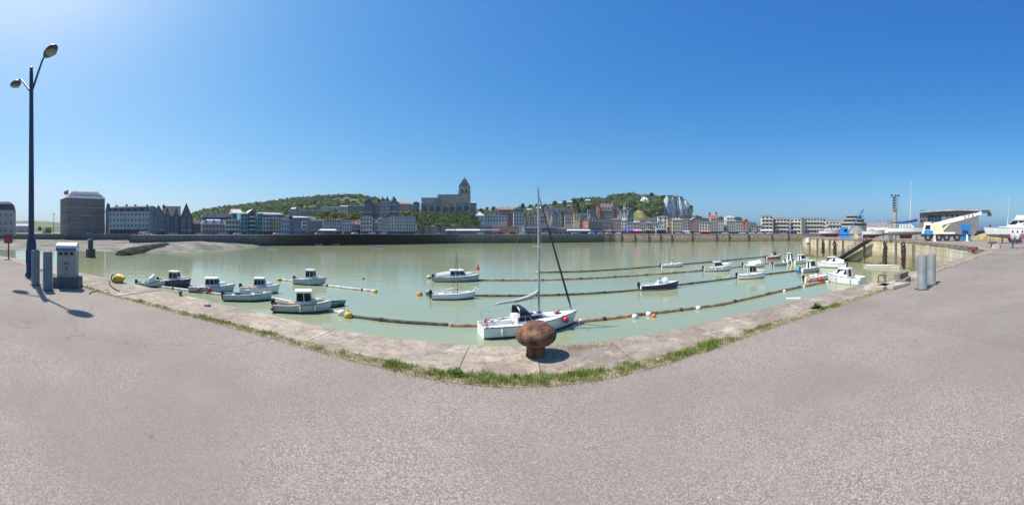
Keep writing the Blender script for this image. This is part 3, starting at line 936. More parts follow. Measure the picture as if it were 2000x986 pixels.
M_LEAFW = leafmat('weed_leaf', (.07, .14, .03), (.12, .20, .05))
weed(pz(1596, 603, .01), 'broad leafed dock plant in the grass strip on the right', 24, .20)
weed(pz(893, 731, .01), 'bushy green weed clump in the grass left of the bollard', 60, .10)
# ------------------------------------------------------------------ boats (x forward, y to port, z=0 at the waterline)
def hull_rows(L, B, fs, fb, draft=.3, tr=.86, rake=.28, n=13, mid=.5):
    rows = []
    for i in range(n):
        s = i / (n - 1)
        b = B / 2 * (1 - max(0, (s - mid) / (1 - mid)) ** 2.3 * .985) * (tr + (1 - tr) * min(1, s / .35))
        zs = fs + (fb - fs) * s ** 1.9
        k = s ** 6
        def X(z): return L * (s - .5) + rake * k * (z + draft) - .02 * z * (1 - s)
        dr = -draft * (1 - .75 * s ** 4)
        rows.append([(X(dr), 0.0, dr), (X(dr * .45), b * (.80 - .35 * s ** 3), dr * .45), (X(.07), b * (.93 - .25 * s ** 3), .07), (X(.12), b * (.94 - .25 * s ** 3), .12), (X(zs * .62), b * (.985 - .08 * s ** 3), zs * .62), (X(zs), b, zs)])
    return rows
def make_hull(t, L, B, fs, fb, mh, mbot, mstripe, mdeck, draft=.3, tr=.86, rake=.28, cockpit=(.06, .52), sole=.18, rail=None):
    rows = hull_rows(L, B, fs, fb, draft, tr, rake)
    n = len(rows); m = len(rows[0])
    mb = MB()
    for s in (1, -1):
        vs = [(p[0], p[1] * s, p[2]) for r in rows for p in r]
        o = len(mb.f)
        fsx = []
        ms = []
        for i in range(n - 1):
            for j in range(m - 1):
                a = i * m + j
                q = (a, a + m, a + m + 1, a + 1)
                fsx.append(q if s > 0 else q[::-1]); ms.append((1, 1, 2, 0, 0)[j])
        mb.add(vs, fsx); mb.m[o:] = ms
    # transom
    r0 = rows[0]
    vs = [(p[0], p[1], p[2]) for p in r0] + [(p[0], -p[1], p[2]) for p in r0[::-1]]
    mb.add(vs, [tuple(range(len(vs)))])
    hull = mb.build('hull', [mh, mbot, mstripe], t, True, angle=R(35))
    # deck, gunwale and cockpit
    mb = MB()
    gw = min(.16, B * .09)
    dv = []
    for i, r in enumerate(rows):
        s = i / (n - 1)
        x, b, z = r[-1]
        bi = max(.004, b - gw)
        deep = cockpit[0] < s < cockpit[1]
        zi = sole if deep else z + .015
        dv.append(((x, b, z), (x, bi, z + .012), (x, bi * (.97 if deep else 1), zi), (x, 0, zi + (.04 * b / B if not deep else 0)), deep))
    for i in range(n - 1):
        a, c = dv[i], dv[i + 1]
        for s in (1, -1):
            def Q(*p):
                q = [(v[0], v[1] * s, v[2]) for v in p]
                mb.add(q, [(0, 1, 2, 3)])
            Q(a[0], c[0], c[1], a[1])
            if a[4] == c[4]:
                Q(a[1], c[1], c[2], a[2]); Q(a[2], c[2], c[3], a[3])
            else:
                # bulkhead at the cockpit's end
                lo, hi = (a, c) if a[4] else (c, a)
                xm = hi[1][0]
                Q(lo[1], hi[1], (xm, hi[1][1], sole), lo[2])
                Q(lo[2], (xm, hi[1][1], sole), (xm, 0, sole), lo[3])
                Q((xm, hi[1][1], sole), hi[1], hi[3], (xm, 0, sole))
    mb.build('deck', mdeck, t, fix=True)
    mb = MB()
    for s in (1, -1):
        mb.tube([(r[-1][0], r[-1][1] * s + .008 * s, r[-1][2] - .03) for r in rows], .028, 6)
    mb.build('rub_rail', rail or M_RUBBER, t, True)
    return rows, hull
def frus(z0, z1, xa, xb, ya, yb, sh_f, sh_a, sh_s):
    """eight corners of a cabin: floor xa..xb (aft..fore), half width ya aft yb fore; the top pulls in"""
    return [(xa, -ya, z0), (xb, -yb, z0), (xb, yb, z0), (xa, ya, z0), (xa + sh_a, -ya + sh_s, z1), (xb - sh_f, -yb + sh_s, z1), (xb - sh_f, yb - sh_s, z1), (xa + sh_a, ya - sh_s, z1)]
BOXF = [(3, 2, 1, 0), (4, 5, 6, 7), (0, 1, 5, 4), (1, 2, 6, 5), (2, 3, 7, 6), (3, 0, 4, 7)]
def quad_win(parent, q, u0, u1, v0, v1, m, name='window', off=.012):
    a, b, c, d = [Vector(p) for p in q]   # a-b bottom, d-c top
    def at(u, v): return a.lerp(b, u).lerp(d.lerp(c, u), v)
    n = (b - a).cross(d - a).normalized()
    mb = MB()
    co = [at(u0, v0), at(u1, v0), at(u1, v1), at(u0, v1)]
    mb.add([p + n * off for p in co] + [p - n * .004 for p in co], [(0, 1, 2, 3), (0, 4, 5, 1), (1, 5, 6, 2), (2, 6, 7, 3), (3, 7, 4, 0)])
    return mb.build(name, m, parent, fix=True)
M_BGLASS = glass('boat_glass', (.03, .04, .05))
def make_cabin(t, z0, z1, xa, xb, ya, yb, m, roofm=None, sh_f=.35, sh_a=.05, sh_s=.10, nside=2, over=.12, front=2, aft=True, wv=(.38, .86)):
    P = frus(z0, z1, xa, xb, ya, yb, sh_f, sh_a, sh_s)
    mb = MB(); mb.add(P, BOXF); cb = mb.build('cabin', m, t)
    sides = ((0, 1, 5, 4), (2, 3, 7, 6))
    for f in sides:
        q = [P[i] for i in f]
        for k in range(nside):
            quad_win(cb, q, (k + .06) / nside, (k + .94) / nside, wv[0], wv[1], M_BGLASS)
    q = [P[i] for i in (1, 2, 6, 5)]
    for k in range(front): quad_win(cb, q, (k + .07) / front, (k + .93) / front, wv[0] - .05, wv[1] + .02, M_BGLASS, 'windscreen')
    if aft: quad_win(cb, [P[i] for i in (3, 0, 4, 7)], .3, .7, .05, .88, M_BGLASS, 'door')
    mb = MB()
    xm0, xm1 = xa + sh_a - over * 1.6, xb - sh_f + over
    yr = max(ya, yb) - sh_s + over * .6
    prof = []
    for (xx, yy) in ((xm0, .9), (lerp(xm0, xm1, .2), 1), (lerp(xm0, xm1, .8), 1), (xm1, .8)): prof.append((xx, yr * yy))
    poly = [(x, y) for x, y in prof] + [(x, -y) for x, y in prof[::-1]]
    mb.prism(poly, z1 + .003, z1 + .05)
    poly2 = [(x * .97 + .03 * (xm0 + xm1) / 2, y * .86) for x, y in poly]
    mb.prism(poly2, z1 + .05, z1 + .085)
    mb.build('roof', roofm or m, cb, smooth=False)
    return cb
def make_outboard(t, x, y, z, m=None, s=1.0):
    mb = MB(); mb.M = Matrix.Translation((x, y, z)) @ Matrix.Scale(s, 4)
    mb.box((-.16, 0, .34), (.36, .26, .34), top=(.72, .78), shift=(-.03, 0)); mb.box((-.16, 0, .13), (.42, .29, .10))
    cw = mb.build('outboard_motor', m or M_RUBBER, t)
    mb = MB(); mb.M = Matrix.Translation((x, y, z)) @ Matrix.Scale(s, 4)
    mb.box((-.17, 0, -.25), (.2, .10, .68), top=(1.2, 1.2)); mb.box((.01, 0, .04), (.22, .22, .2)); mb.build('leg', M_DARK, cw)
def make_rail(t, rows, i0, h=.34, m=None, closed=True):
    mb = MB()
    n = len(rows)
    side = [Vector(rows[i][-1]) for i in range(i0, n)]
    pts = [Vector((p.x - .03, max(0, p.y - .05), p.z + h)) for p in side] + [Vector((p.x - .03, -max(0, p.y - .05), p.z + h)) for p in side[::-1]][1:]
    mb.tube(pts, .014, 5)
    for k, p in enumerate(side[:-1:2]):
        for s in (1, -1): mb.tube([(p.x, (p.y - .05) * s, p.z), (p.x - .03, (p.y - .05) * s, p.z + h)], .011, 5)
    mb.build('pulpit', m or M_STEEL, t, True)
def make_fender(t, rows, i, s, m=None, dz=0):
    p = rows[i][-1]
    mb = MB(); c = (p[0], (p[1] + .10) * s, p[2] - .32 + dz)
    mb.lathe([(.02, -.24), (.075, -.19), (.09, -.1), (.09, .1), (.075, .19), (.025, .24), (.015, .36)], 10, c)
    mb.build('fender', m or M_FENDER, t, True)
def hullmat(name, col, rough=.32): return mat(name, col, rough, .07, 1.2, dirt=(tuple(c * .6 + .05 for c in col), .62, .4))
H_GREY = hullmat('grey_hull', (.42, .46, .44)); H_TEAL = hullmat('teal_hull', (.40, .50, .47)); H_MAROON = hullmat('maroon_hull', (.22, .05, .06))
H_RED = hullmat('red_hull', (.45, .09, .08)); H_BLUE = hullmat('blue_hull', (.06, .13, .32)); H_CREAM = hullmat('cream_hull', (.60, .55, .42)); H_GREEN = hullmat('green_hull', (.03, .16, .15))
H_TAN = hullmat('tan_deck', (.46, .34, .20), .6)
A_BLUE = hullmat('blue_antifoul', (.035, .06, .13), .6); A_RED = hullmat('red_antifoul', (.22, .05, .035), .6); A_BLK = hullmat('black_antifoul', (.02, .022, .025), .6)
M_ROPE = mat('rope_fibre', (.38, .33, .25), .9)
def boat_pos(x, y, heading_px=None):
    return pz(x, y, ZW)
def boat(x, y, hd, L, label, kind='cabin', name='motorboat', hull=None, bottom=None, stripe=None, deck=None, B=None, fs=.55, fb=.85, cab=None, roofm=None, motor=True, motorm=None, rail=True, fenders=(), extra=None, group='small boats moored in the basin', cat='boat', fendm=None):
    hull = hull or M_WHITE; bottom = bottom or A_BLUE; stripe = stripe or bottom; deck = deck or M_WHITE
    p = boat_pos(x, y)
    # p is the middle of the waterline side that faces the camera: push the hull back by half its beam
    B = B or L * .42
    d = Vector((p.x, p.y, 0)).normalized()
    p = p + d * B * .42
    t = thing(name, label, cat, p, R(hd) - az(x), group)   # heading is given against the line of sight
    cp = {'cabin': (.05, .42), 'fore': (.05, .50), 'open': (.05, .78), 'aft': (.02, .2), 'row': (.05, .86)}[kind]
    rows, hu = make_hull(t, L, B, fs, fb, hull, bottom, stripe, deck, cockpit=cp)
    if kind == 'cabin':
        make_cabin(t, fs * .9, fs + (cab or 1.15) * .88, -L * .13, L * .27, B * .37, B * .28, M_WHITE if roofm is None else deck, roofm, sh_f=.62, sh_a=.12, sh_s=.15, nside=3, wv=(.36, .90))
        mb = MB(); mb.add(frus(fs * .8, fb + .16, L * .2, L * .40, B * .28, B * .10, .12, 0, .06), BOXF); mb.build('foredeck_hatch', deck, t)
    if kind == 'fore':
        make_cabin(t, fs * .9, fs + (cab or 1.0) * .92, -L * .08, L * .22, B * .36, B * .29, M_WHITE if roofm is None else deck, roofm, sh_f=.22, sh_a=.02, sh_s=.13, nside=2, wv=(.34, .90))
        mb = MB(); mb.add(frus(fs * .8, fb + .14, L * .2, L * .42, B * .28, B * .08, .1, 0, .06), BOXF); mb.build('foredeck_hatch', deck, t)
        mb = MB(); mb.box((-L * .30, 0, fs * .75), (L * .10, B * .66, .14)); mb.build('thwart', deck, t)
    if kind == 'open':
        mb = MB(); mb.add(frus(.18, fs + .42, -L * .02, L * .10, B * .17, B * .14, .1, 0, .04), BOXF); con = mb.build('console', deck, t)
        q = [(L * .10 - .1, -B * .15, fs + .42), (L * .10 - .1, B * .15, fs + .42), (L * .10 - .28, B * .13, fs + .78), (L * .10 - .28, -B * .13, fs + .78)]
        quad_win(con, q, 0, 1, 0, 1, M_BGLASS, 'windscreen')
        mb = MB(); mb.box((-L * .28, 0, .36), (L * .11, B * .62, .3)); mb.build('bench', deck, t)
        mb = MB(); mb.box((L * .24, 0, .36), (L * .12, B * .46, .26)); mb.build('bench', deck, t)
    if kind == 'row':
        for fx in (-.22, .02, .24):
            mb = MB(); mb.box((L * fx, 0, fs * .72), (.22, B * (.78 if fx < .1 else .6), .035)); mb.build('thwart', M_TIMBER, t)
    if motor: make_outboard(t, -L * .5 + .02, 0 if motor is True else motor, fs * .75, motorm, .95)
    if rail and kind in ('cabin', 'fore', 'aft'): make_rail(t, rows, 8)
    for (i, s) in fenders: make_fender(t, rows, i, s, fendm)
    mb = MB(); mb.box((L * .43, 0, fb + .02), (.2, .08, .07)); mb.tube([(L * .40, 0, fb + .02), (L * .40, 0, fb + .14)], .03, 6); mb.build('cleat', M_STEEL, t)
    if extra: extra(t, rows, L, B, fs, fb)
    return t
def ant(h, x=.1, y=.2, z=1.6):
    def f(t, rows, L, B, fs, fb):
        mb = MB(); mb.tube([(L * x, B * y, fs + z - .6), (L * x - .1, B * y, fs + z + h)], [.016, .006], 5); mb.build('antenna', M_FENDER, t)
    return f
def both(*fn):
    def f(*a):
        for g in fn: g(*a)
    return f
def crate(col, x, y=0, s=.42):
    def f(t, rows, L, B, fs, fb):
        mb = MB(); mb.box((L * x, B * y, .18 + s / 2 + .08), (s * 1.2, s * 1.4, s), top=(1.08, 1.08)); mb.build('fish_box', col, t)
    return f
def hung_ball(col, i, s, r=.2):
    def f(t, rows, L, B, fs, fb):
        p = rows[i][-1]
        mb = MB(); mb.ball((p[0], (p[1] + r * .8) * s, p[2] - .25), r, 12, 8); mb.tube([(p[0], (p[1]) * s, p[2]), (p[0], (p[1] + r * .8) * s, p[2] - .1)], .012, 4); mb.build('ball_fender', col, t, True)
    return f
def canopy(m, x0, x1, h=.95):
    def f(t, rows, L, B, fs, fb):
        mb = MB()
        mb.grid(lambda u, v: (lerp(L * x0, L * x1, u), B * .44 * math.cos(math.pi * (1 - v)) * (1 if v in (0, 1) else 1), fs + .05 + h * math.sin(math.pi * v) ** .6 * (.55 + .45 * u)), 5, 8)
        mb.build('canopy', m, t, True, fix=False)
    return f
def lettering(dx, dz, n, m=M_DARK, h=.16, side=-1):
    """registration marks: small painted characters on the bow"""
    def f(t, rows, L, B, fs, fb):
        mb = MB()
        for k in range(n):
            i = 7 + k * 3 / max(1, n)
            a, b = rows[int(i)], rows[min(12, int(i) + 1)]
            q = i - int(i)
            def P(j): return Vector(a[j]).lerp(Vector(b[j]), q)
            lo, hi = P(4), P(5)
            for z0 in (.15, .62):
                c = lo.lerp(hi, z0)
                mb.box((c.x, (c.y + .014) * side, c.z + .03), (.075, .012, h * .35))
            c = lo.lerp(hi, .42); mb.box((c.x - .03, (c.y + .012) * side, c.z), (.03, .012, h))
        mb.build('registration_mark', m, t)['kind'] = 'stuff'
    return f
# ---- left cluster
boat(294, 561, -8, 3.4, 'small grey-green dinghy with red-topped console, leftmost of the moored boats', 'open', hull=H_TEAL, bottom=A_BLK, deck=H_GREY, fs=.5, fb=.75,
     extra=both(crate(M_RED, .02, 0, .3), canopy(M_FENDER, -.04, .14, 1.15)))
boat(338, 561, -28, 4.3, 'white cabin boat with navy and maroon hull among the leftmost boats', 'fore', hull=M_NAVY, stripe=H_MAROON, deck=M_WHITE, fs=.75, fb=1.15, cab=1.25, motorm=M_RUBBER, extra=both(crate(M_RED, -.2, .1), ant(.9)), fenders=((4, -1),))
boat(412, 572, -8, 5.0, 'grey motorboat with dark cabin windows and two red fenders', 'cabin', hull=H_GREY, deck=M_WHITE, fs=.6, fb=.95, cab=1.1, extra=both(hung_ball(M_RED, 6, -1, .26), hung_ball(M_RED, 3, -1, .22), ant(.7), lettering(0, 0, 5)))
boat(506, 573, -14, 4.2, 'white cabin boat with black windows behind the open grey launch', 'cabin', fs=.6, fb=1.0, cab=1.15, extra=both(crate(M_ORANGE, -.25), ant(.6, .0), lettering(0, 0, 4, M_RED)))
boat(482, 589, -2, 4.7, 'open grey launch with blue outboard and gear in the cockpit', 'open', hull=H_TEAL, bottom=A_BLK, deck=H_GREY, fs=.6, fb=.85, motorm=M_NAVY, extra=both(crate(M_NAVY, -.2, .1), crate(M_BLUEP, -.05, -.2, .3), crate(M_FENDER, .12, .1, .35), lettering(0, 0, 5)))
boat(604, 557, -22, 4.1, 'white cabin boat with rounded white roof moored at the short float line', 'fore', hull=H_GREY, bottom=A_BLK, fs=.7, fb=1.05, cab=1.3, extra=both(ant(.7), lettering(0, 0, 3)))
boat(588, 612, -4, 4.8, 'tan-decked fishing boat with white wheelhouse and hanging white fenders', 'fore', 'fishing_boat', hull=H_GREY, bottom=A_BLK, deck=H_CREAM, fs=.62, fb=.95, cab=1.25, motor=.3, fenders=((6, -1), (9, -1)), extra=both(hung_ball(M_RED, 0, -1, .17), crate(M_RUBBER, -.3, -.2), crate(H_TAN, -.18, .1), ant(.5, .15)))
boat(646, 601, 20, 2.6, 'little dark green rowing boat behind the tan fishing boat', 'row', 'rowing_boat', hull=H_GREEN, bottom=A_BLK, deck=H_GREEN, motor=False, rail=False, fs=.35, fb=.5)
# ---- middle
boat(890, 551, 0, 6.1, 'grey cabin boat with covered cockpit beside the red beacon buoy', 'cabin', hull=H_GREY, bottom=A_BLUE, deck=M_WHITE, fs=.65, fb=.95, cab=1.0, motorm=M_NAVY, extra=both(canopy(H_GREY, -.44, -.12, .75), hung_ball(M_RED, 7, -1, .12), lettering(0, 0, 4), ant(.5)))
def dinghy_rig(t, rows, L, B, fs, fb):
    mb = MB(); mb.tube([(L * .12, 0, fs), (L * .10, 0, fs + 4.3)], [.05, .03], 8); mb.build('mast', M_TIMBER, t, True)
    mb = MB(); mb.tube([(L * .12, 0, fs + .55), (-L * .05, .03, fs + .42), (-L * .25, .05, fs + .22)], [.1, .12, .05], 8); mb.build('furled_sail', mat('old_sailcloth', (.55, .42, .32), .9), t, True)
    mb = MB(); mb.tube([(L * .10, 0, fs + 4.2), (L * .47, 0, fb)], .008, 4); mb.tube([(L * .10, 0, fs + 4.0), (0, B * .45, fs)], .008, 4); mb.tube([(L * .10, 0, fs + 4.0), (0, -B * .45, fs)], .008, 4); mb.build('stay', M_DARK, t)
boat(884, 586, 2, 4.3, 'small white sailing dinghy with thin wooden mast and furled sail', 'open', 'sailing_dinghy', bottom=A_BLUE, fs=.55, fb=.75, rail=False, extra=dinghy_rig, cat='sailing boat')
boat(1286, 567, 20, 4.7, 'white-topped speedboat with navy hull and black outboards', 'open', 'speedboat', hull=M_NAVY, stripe=M_WHITE, bottom=M_NAVY, fs=.62, fb=.92, motorm=M_RUBBER, extra=both(canopy(H_GREY, .06, .20, .8), crate(M_FENDER, .0, .2, .4)))
boat(1312, 522, 18, 4.4, 'small white launch with blue stern on the farthest float line', 'open', bottom=A_BLUE, fs=.5, fb=.8, motorm=M_BLUEP, deck=M_WHITE)
boat(1400, 530, 12, 4.7, 'white cabin boat with orange box on its stern, alone on its float line', 'cabin', fs=.62, fb=1.0, bottom=A_BLUE, cab=1.1, extra=both(crate(M_ORANGE, -.35), ant(.5)), fenders=((5, -1), (8, -1)))
boat(1466, 545, 14, 4.0, 'small white boat with upright dark-framed wheelhouse and outboard', 'fore', bottom=A_RED, fs=.6, fb=.9, cab=1.45, motorm=M_NAVY)
boat(1472, 522, 15, 4.2, 'white boat under a pale cover behind the upright wheelhouse boat', 'open', fs=.55, fb=.85, extra=canopy(M_FENDER, -.3, .3, .75))
# ---- right cluster
boat(1510, 507, 28, 3.9, 'red and white little fishing boat, farthest of the right-hand cluster', 'fore', 'fishing_boat', hull=H_RED, stripe=M_WHITE, deck=M_WHITE, fs=.7, fb=1.0, cab=1.3, roofm=H_RED)
boat(1523, 519, 30, 3.2, 'grey inflatable dinghy with dark outboard by the red fishing boat', 'open', hull=H_GREY, bottom=A_BLK, deck=H_GREY, fs=.45, fb=.6, motorm=M_RUBBER)
boat(1542, 514, 62, 3.9, 'white boat with tall boxy wheelhouse beside the grey inflatable', 'fore', fs=.7, fb=.95, cab=1.6, bottom=A_BLK)
boat(1565, 515, 38, 4.3, 'white cabin boat with twin side windows near the pier head', 'cabin', fs=.75, fb=1.1, cab=1.25, bottom=A_BLK)
boat(1582, 532, 42, 4.3, 'white wheelhouse boat with orange front and grey tube fenders', 'fore', hull=H_GREY, fs=.7, fb=.95, cab=1.35, extra=both(crate(M_ORANGE, .02, .1, .4), canopy(H_GREY, .2, .42, .35)))
boat(1626, 523, 172, 5.5, 'white cruiser with canvas awning aft of its cabin, under the gangway', 'cabin', fs=.8, fb=1.15, cab=1.35, bottom=A_BLK, extra=both(canopy(M_FENDER, -.42, -.12, 1.1), ant(1.2)))
boat(1594, 549, 30, 3.9, 'cluttered white skiff with big red buoys aboard, before the large cruiser', 'open', fs=.5, fb=.8, bottom=A_RED, stripe=A_RED, extra=both(hung_ball(M_RED, 6, -1, .38), hung_ball(M_ORANGE, 1, -1, .22), crate(M_FENDER, -.1, .2, .5), crate(M_ORANGE, -.3, 0, .35)))
boat(1652, 555, 150, 5.3, 'large plain white cabin cruiser with stern towards the quay', 'cabin', 'cabin_cruiser', fs=.95, fb=1.25, cab=1.15, B=2.5, motor=False, bottom=M_WHITE, stripe=M_WHITE, fenders=((3, 1), (8, 1)), extra=hung_ball(M_FENDER, 0, 1, .25))
boat(1722, 524, -22, 7.0, 'long pale pink-white hull lying at the foot of the pier', 'row', 'rowing_boat', hull=hullmat('pinkish_hull', (.66, .55, .52)), bottom=hullmat('pale_hull', (.6, .52, .48)), deck=M_WHITE, B=1.7, fs=.45, fb=.75, motor=False, rail=False)
# ---- far small craft below the far quay
for (x, y, hd, L, h_, lab) in ((531, 484, 5, 4.2, M_WHITE, 'tiny white dinghy off the end of the mud bank'), (622, 479, 10, 4.0, M_WHITE, 'tiny white dinghy below the brick houses across the water'),
                               (656, 478, 0, 4.2, H_CREAM, 'tiny cream dinghy below the arcaded white houses'), (736, 483, 15, 4.6, H_TEAL, 'tiny grey dinghy with stub mast, midway across the basin')):
    boat(x, y, hd, L, lab, 'row', 'dinghy', hull=h_, bottom=A_BLUE, deck=H_GREY, motor=(x in (531, 736)), rail=False, fs=.45, fb=.65, group='dinghies off the far quay')

# ---- the yacht by the bollard
def yacht():
    stern, bow = pz(941, 666, ZW), pz(1112, 643, ZW)
    d = (bow - stern); ang = math.atan2(d.y, d.x)
    L, B = 6.95, 2.45
    mid = (stern + bow) / 2 + Vector((-d.y, d.x, 0)).normalized() * 1.0 + d.normalized() * .45
    t = thing('sailing_yacht', 'white sailing yacht with navy sprayhood and tall mast behind the rusty bollard', 'sailing boat', mid, ang)
    rows, hu = make_hull(t, L, B, .78, 1.02, M_WHITE, A_BLUE, A_BLUE, M_WHITE, draft=.35, tr=.70, rake=.42, cockpit=(.05, .34), sole=.35, rail=M_NAVY)
    # coachroof
    P = frus(.78, 1.22, -L * .16, L * .24, B * .30, B * .17, .75, .02, .08)
    mb = MB(); mb.add(P, BOXF); cr = mb.build('coachroof', M_WHITE, t)
    for f in ((0, 1, 5, 4), (2, 3, 7, 6)):
        for k in range(2): quad_win(cr, [P[i] for i in f], .05 + k * .42, .43 + k * .42, .28, .80, M_BGLASS)
    for (hx, w_) in ((.02, .5), (.12, .35), (.34, .45)):
        z_ = 1.235 if hx < .2 else .99
        mb = MB(); mb.box((L * hx, 0, z_), (w_, w_, .05), top=(.92, .92)); mb.build('hatch', M_BGLASS, t)
    # sprayhood
    M_HOOD = mat('navy_canvas', (.022, .03, .06), .8, .2, 3)
    mb = MB()
    sec = []
    def hood(u, v):
        a = math.pi * v
        w_ = B * .33 * (1 - .12 * (1 - u))
        return (lerp(L * .01, -L * .14, u), -w_ * math.cos(a), 1.18 + (.70 * math.sin(min(1.57, u * 1.9)) + .02) * math.sin(a) ** .45)
    mb.grid(hood, 8, 14); hd = mb.build('sprayhood', M_HOOD, t, True, fix=False)
    mb = MB(); mb.tube([hood(1, k / 14) for k in range(15)], .022, 6); mb.build('hoop', M_STEEL, hd)
    # cockpit
    for s in (1, -1):
        mb = MB(); mb.box((-L * .30, s * B * .27, .56), (L * .27, B * .13, .4)); mb.build('cockpit_bench', M_WHITE, t)
        mb = MB(); mb.lathe([(.08, 0), (.06, .05), (.06, .12), (.075, .15), (.02, .16)], 12, (-L * .22, s * B * .37, .84)); mb.build('winch', M_STEEL, t, True)
        for k, xx in enumerate((-.10, .05, .2)):
            mb = MB(); y_ = B * (.47 - .02 * k) * s; mb.tube([(L * xx, y_, .82), (L * xx, y_, 1.38)], .012, 5); mb.build('stanchion', M_STEEL, t)
        mb = MB(); mb.tube([(-L * .47, s * B * .33, 1.36), (-L * .10, s * B * .47, 1.36), (L * .05, s * B * .45, 1.36), (L * .2, s * B * .41, 1.38), (L * .38, s * B * .2, 1.48)], .006, 4); mb.build('lifeline', M_STEEL, t)
    mb = MB(); mb.tube([(-L * .40, 0, .4), (-L * .34, 0, .9), (-L * .25, 0, 1.0)], .022, 6); mb.build('tiller', M_TIMBER, t)
    # pushpit, pulpit
    mb = MB()
    pp = [(-L * .36, B * .40, 1.38), (-L * .47, B * .36, 1.4), (-L * .49, 0, 1.4), (-L * .47, -B * .36, 1.4), (-L * .36, -B * .40, 1.38)]
    mb.tube(pp, .016, 6)
    for p in pp: mb.tube([p, (p[0], p[1] * .97, .8)], .014, 5)
    mb.build('pushpit', M_STEEL, t, True)
    make_rail(t, rows, 9, .46)
    # rig
    mx = L * .12
    mb = MB(); mb.tube([(mx, 0, 1.0), (mx, 0, 5), (mx - .06, 0, 10.0)], [.085, .08, .062], 10); ms = mb.build('mast', mat('mast_grey', (.34, .37, .37), .45, .1, 2), t, True)
    mb = MB()
    for s in (1, -1): mb.tube([(mx, 0, 5.9), (mx - .15, s * .75, 5.96)], .022, 5)
    mb.build('spreader', M_ALU, ms)
    mb = MB(); mb.tube([(mx - .06, 0, 9.98), (mx - .06, 0, 10.35)], .008, 4); mb.tube([(mx - .25, 0, 10.1), (mx + .25, 0, 10.1)], .008, 4); mb.build('wind_vane', M_DARK, ms)
    mb = MB(); mb.tube([(mx - .05, 0, 2.25), (-L * .36, .05, 1.98)], .05, 8); mb.build('boom', M_ALU, t)
    mb = MB(); mb.tube([(mx - .06, 0, 2.78), (mx - .28, 0, 2.55), (mx - .8, .01, 2.36), (-L * .1, .02, 2.22), (-L * .34, .05, 2.06)], [.06, .16, .15, .12, .07], 10)
    mb.build('sail_cover', mat('grey_canvas', (.42, .43, .41), .85, .15, 3), t, True)
    st = [(L * .5 + .08, 0, 1.12), (mx + .02, 0, 9.5)]
    mb = MB(); a, b = Vector(st[0]), Vector(st[1]); mb.tube([a, a.lerp(b, .03), a.lerp(b, .1), a.lerp(b, .5), a.lerp(b, .97), b], [.015, .05, .085, .07, .03, .012], 8); mb.build('furled_genoa', M_HOOD, t, True)
    mb = MB()
    for s in (1, -1):
        mb.tube([(mx - .1, s * B * .46, .85), (mx - .15, s * .75, 5.96), (mx - .05, 0, 9.4)], .006, 4)
        mb.tube([(mx - .25, s * B * .46, .85), (mx, 0, 5.85)], .006, 4)
    mb.tube([(-L * .48, 0, .85), (mx - .06, 0, 9.95)], .006, 4)
    mb.build('stay', M_STEEL, t)
    # horseshoe lifebuoy, fenders, red buoy
    mb = MB(); mb.M = Matrix.Translation((-L * .47, -B * .30, 1.12)) @ Matrix.Rotation(R(25), 4, 'Z') @ Matrix.Rotation(R(-60), 4, 'Y') @ Matrix.Rotation(R(-35), 4, 'Z')
    mb.torus((0, 0, 0), .19, .065, 16, 8, 'z', 4.6); mb.build('horseshoe_lifebuoy', M_RED, t, True)
    for i, s in ((2, -1), (5, -1)): make_fender(t, rows, i, s, dz=-.05)
    hung_ball(M_RED, 10, -1, .24)(t, rows, L, B, .78, 1.02)
    mb = MB(); mb.box((L * .33, .05, 1.06), (.35, .25, .12)); mb.ball((L * .36, .15, 1.15), .12); mb.build('red_bag', mat('faded_red', (.55, .16, .13), .8), t, True)
    mb = MB()
    rnd = random.Random(2)
    for k in range(5):
        x0 = -L * .42 + k * .4
        mb.torus((x0, rnd.uniform(-.5, .5), .78 if k < 2 else .4), .12, .025, 10, 5)
    mb.build('rope_coil', M_NAVY, t, True)['kind'] = 'stuff'
yacht()

# ------------------------------------------------------------------ float lines and buoys
M_HOSE = mat('old_hose', (.14, .10, .08), .85, .35, 2.2, bmp=.6, dirt=((.33, .22, .14), .46, .9))
M_HOSEW = mat('pale_hose', (.55, .52, .48), .7, .2, 2.0, bmp=.3, dirt=((.25, .18, .12), .52, .9))
M_HOSED = mat('dark_hose', (.06, .06, .05), .8, .4, 2.2, bmp=.6, dirt=((.17, .15, .11), .5, .8))
M_HOSEO = mat('orange_hose', (.36, .21, .13), .85, .3, 2.0, bmp=.5, dirt=((.18, .13, .09), .5, .8))
def float_line(segs, label, rad):
    t = thing('mooring_line', label, 'mooring line', pz(*segs[0][0][0], ZW), group='floating mooring lines')
    base = t.location.copy()
    rnd = random.Random(len(label))
    for pts, m in segs:
        w = [pz(x, y, ZW) for x, y in pts]
        fine = []
        for a, b in zip(w, w[1:]):
            n = max(2, int((b - a).length / 1.6))
            for k in range(n):
                p = a.lerp(b, k / n)
                fine.append(p + Vector((0, .10 * mnoise.noise(p * .35), rad * .35 + .03 * mnoise.noise(p * .5 + Vector((7, 0, 0))))) - base)
        fine.append(w[-1] - base + Vector((0, 0, rad * .35)))
        mb = MB(); mb.tube(fine, [rad * rnd.uniform(.85, 1.12) for _ in fine], 8); mb.build('hose', m, t, True)
        mb = MB()
        for k in range(2, len(fine) - 1, 3):
            d = (fine[k + 1] - fine[k]).normalized() * .12
            mb.tube([fine[k] - d, fine[k] + d], rad * 1.25, 8)
        if mb.v: mb.build('collar', M_RUBBER, t, True)['kind'] = 'stuff'
    return t
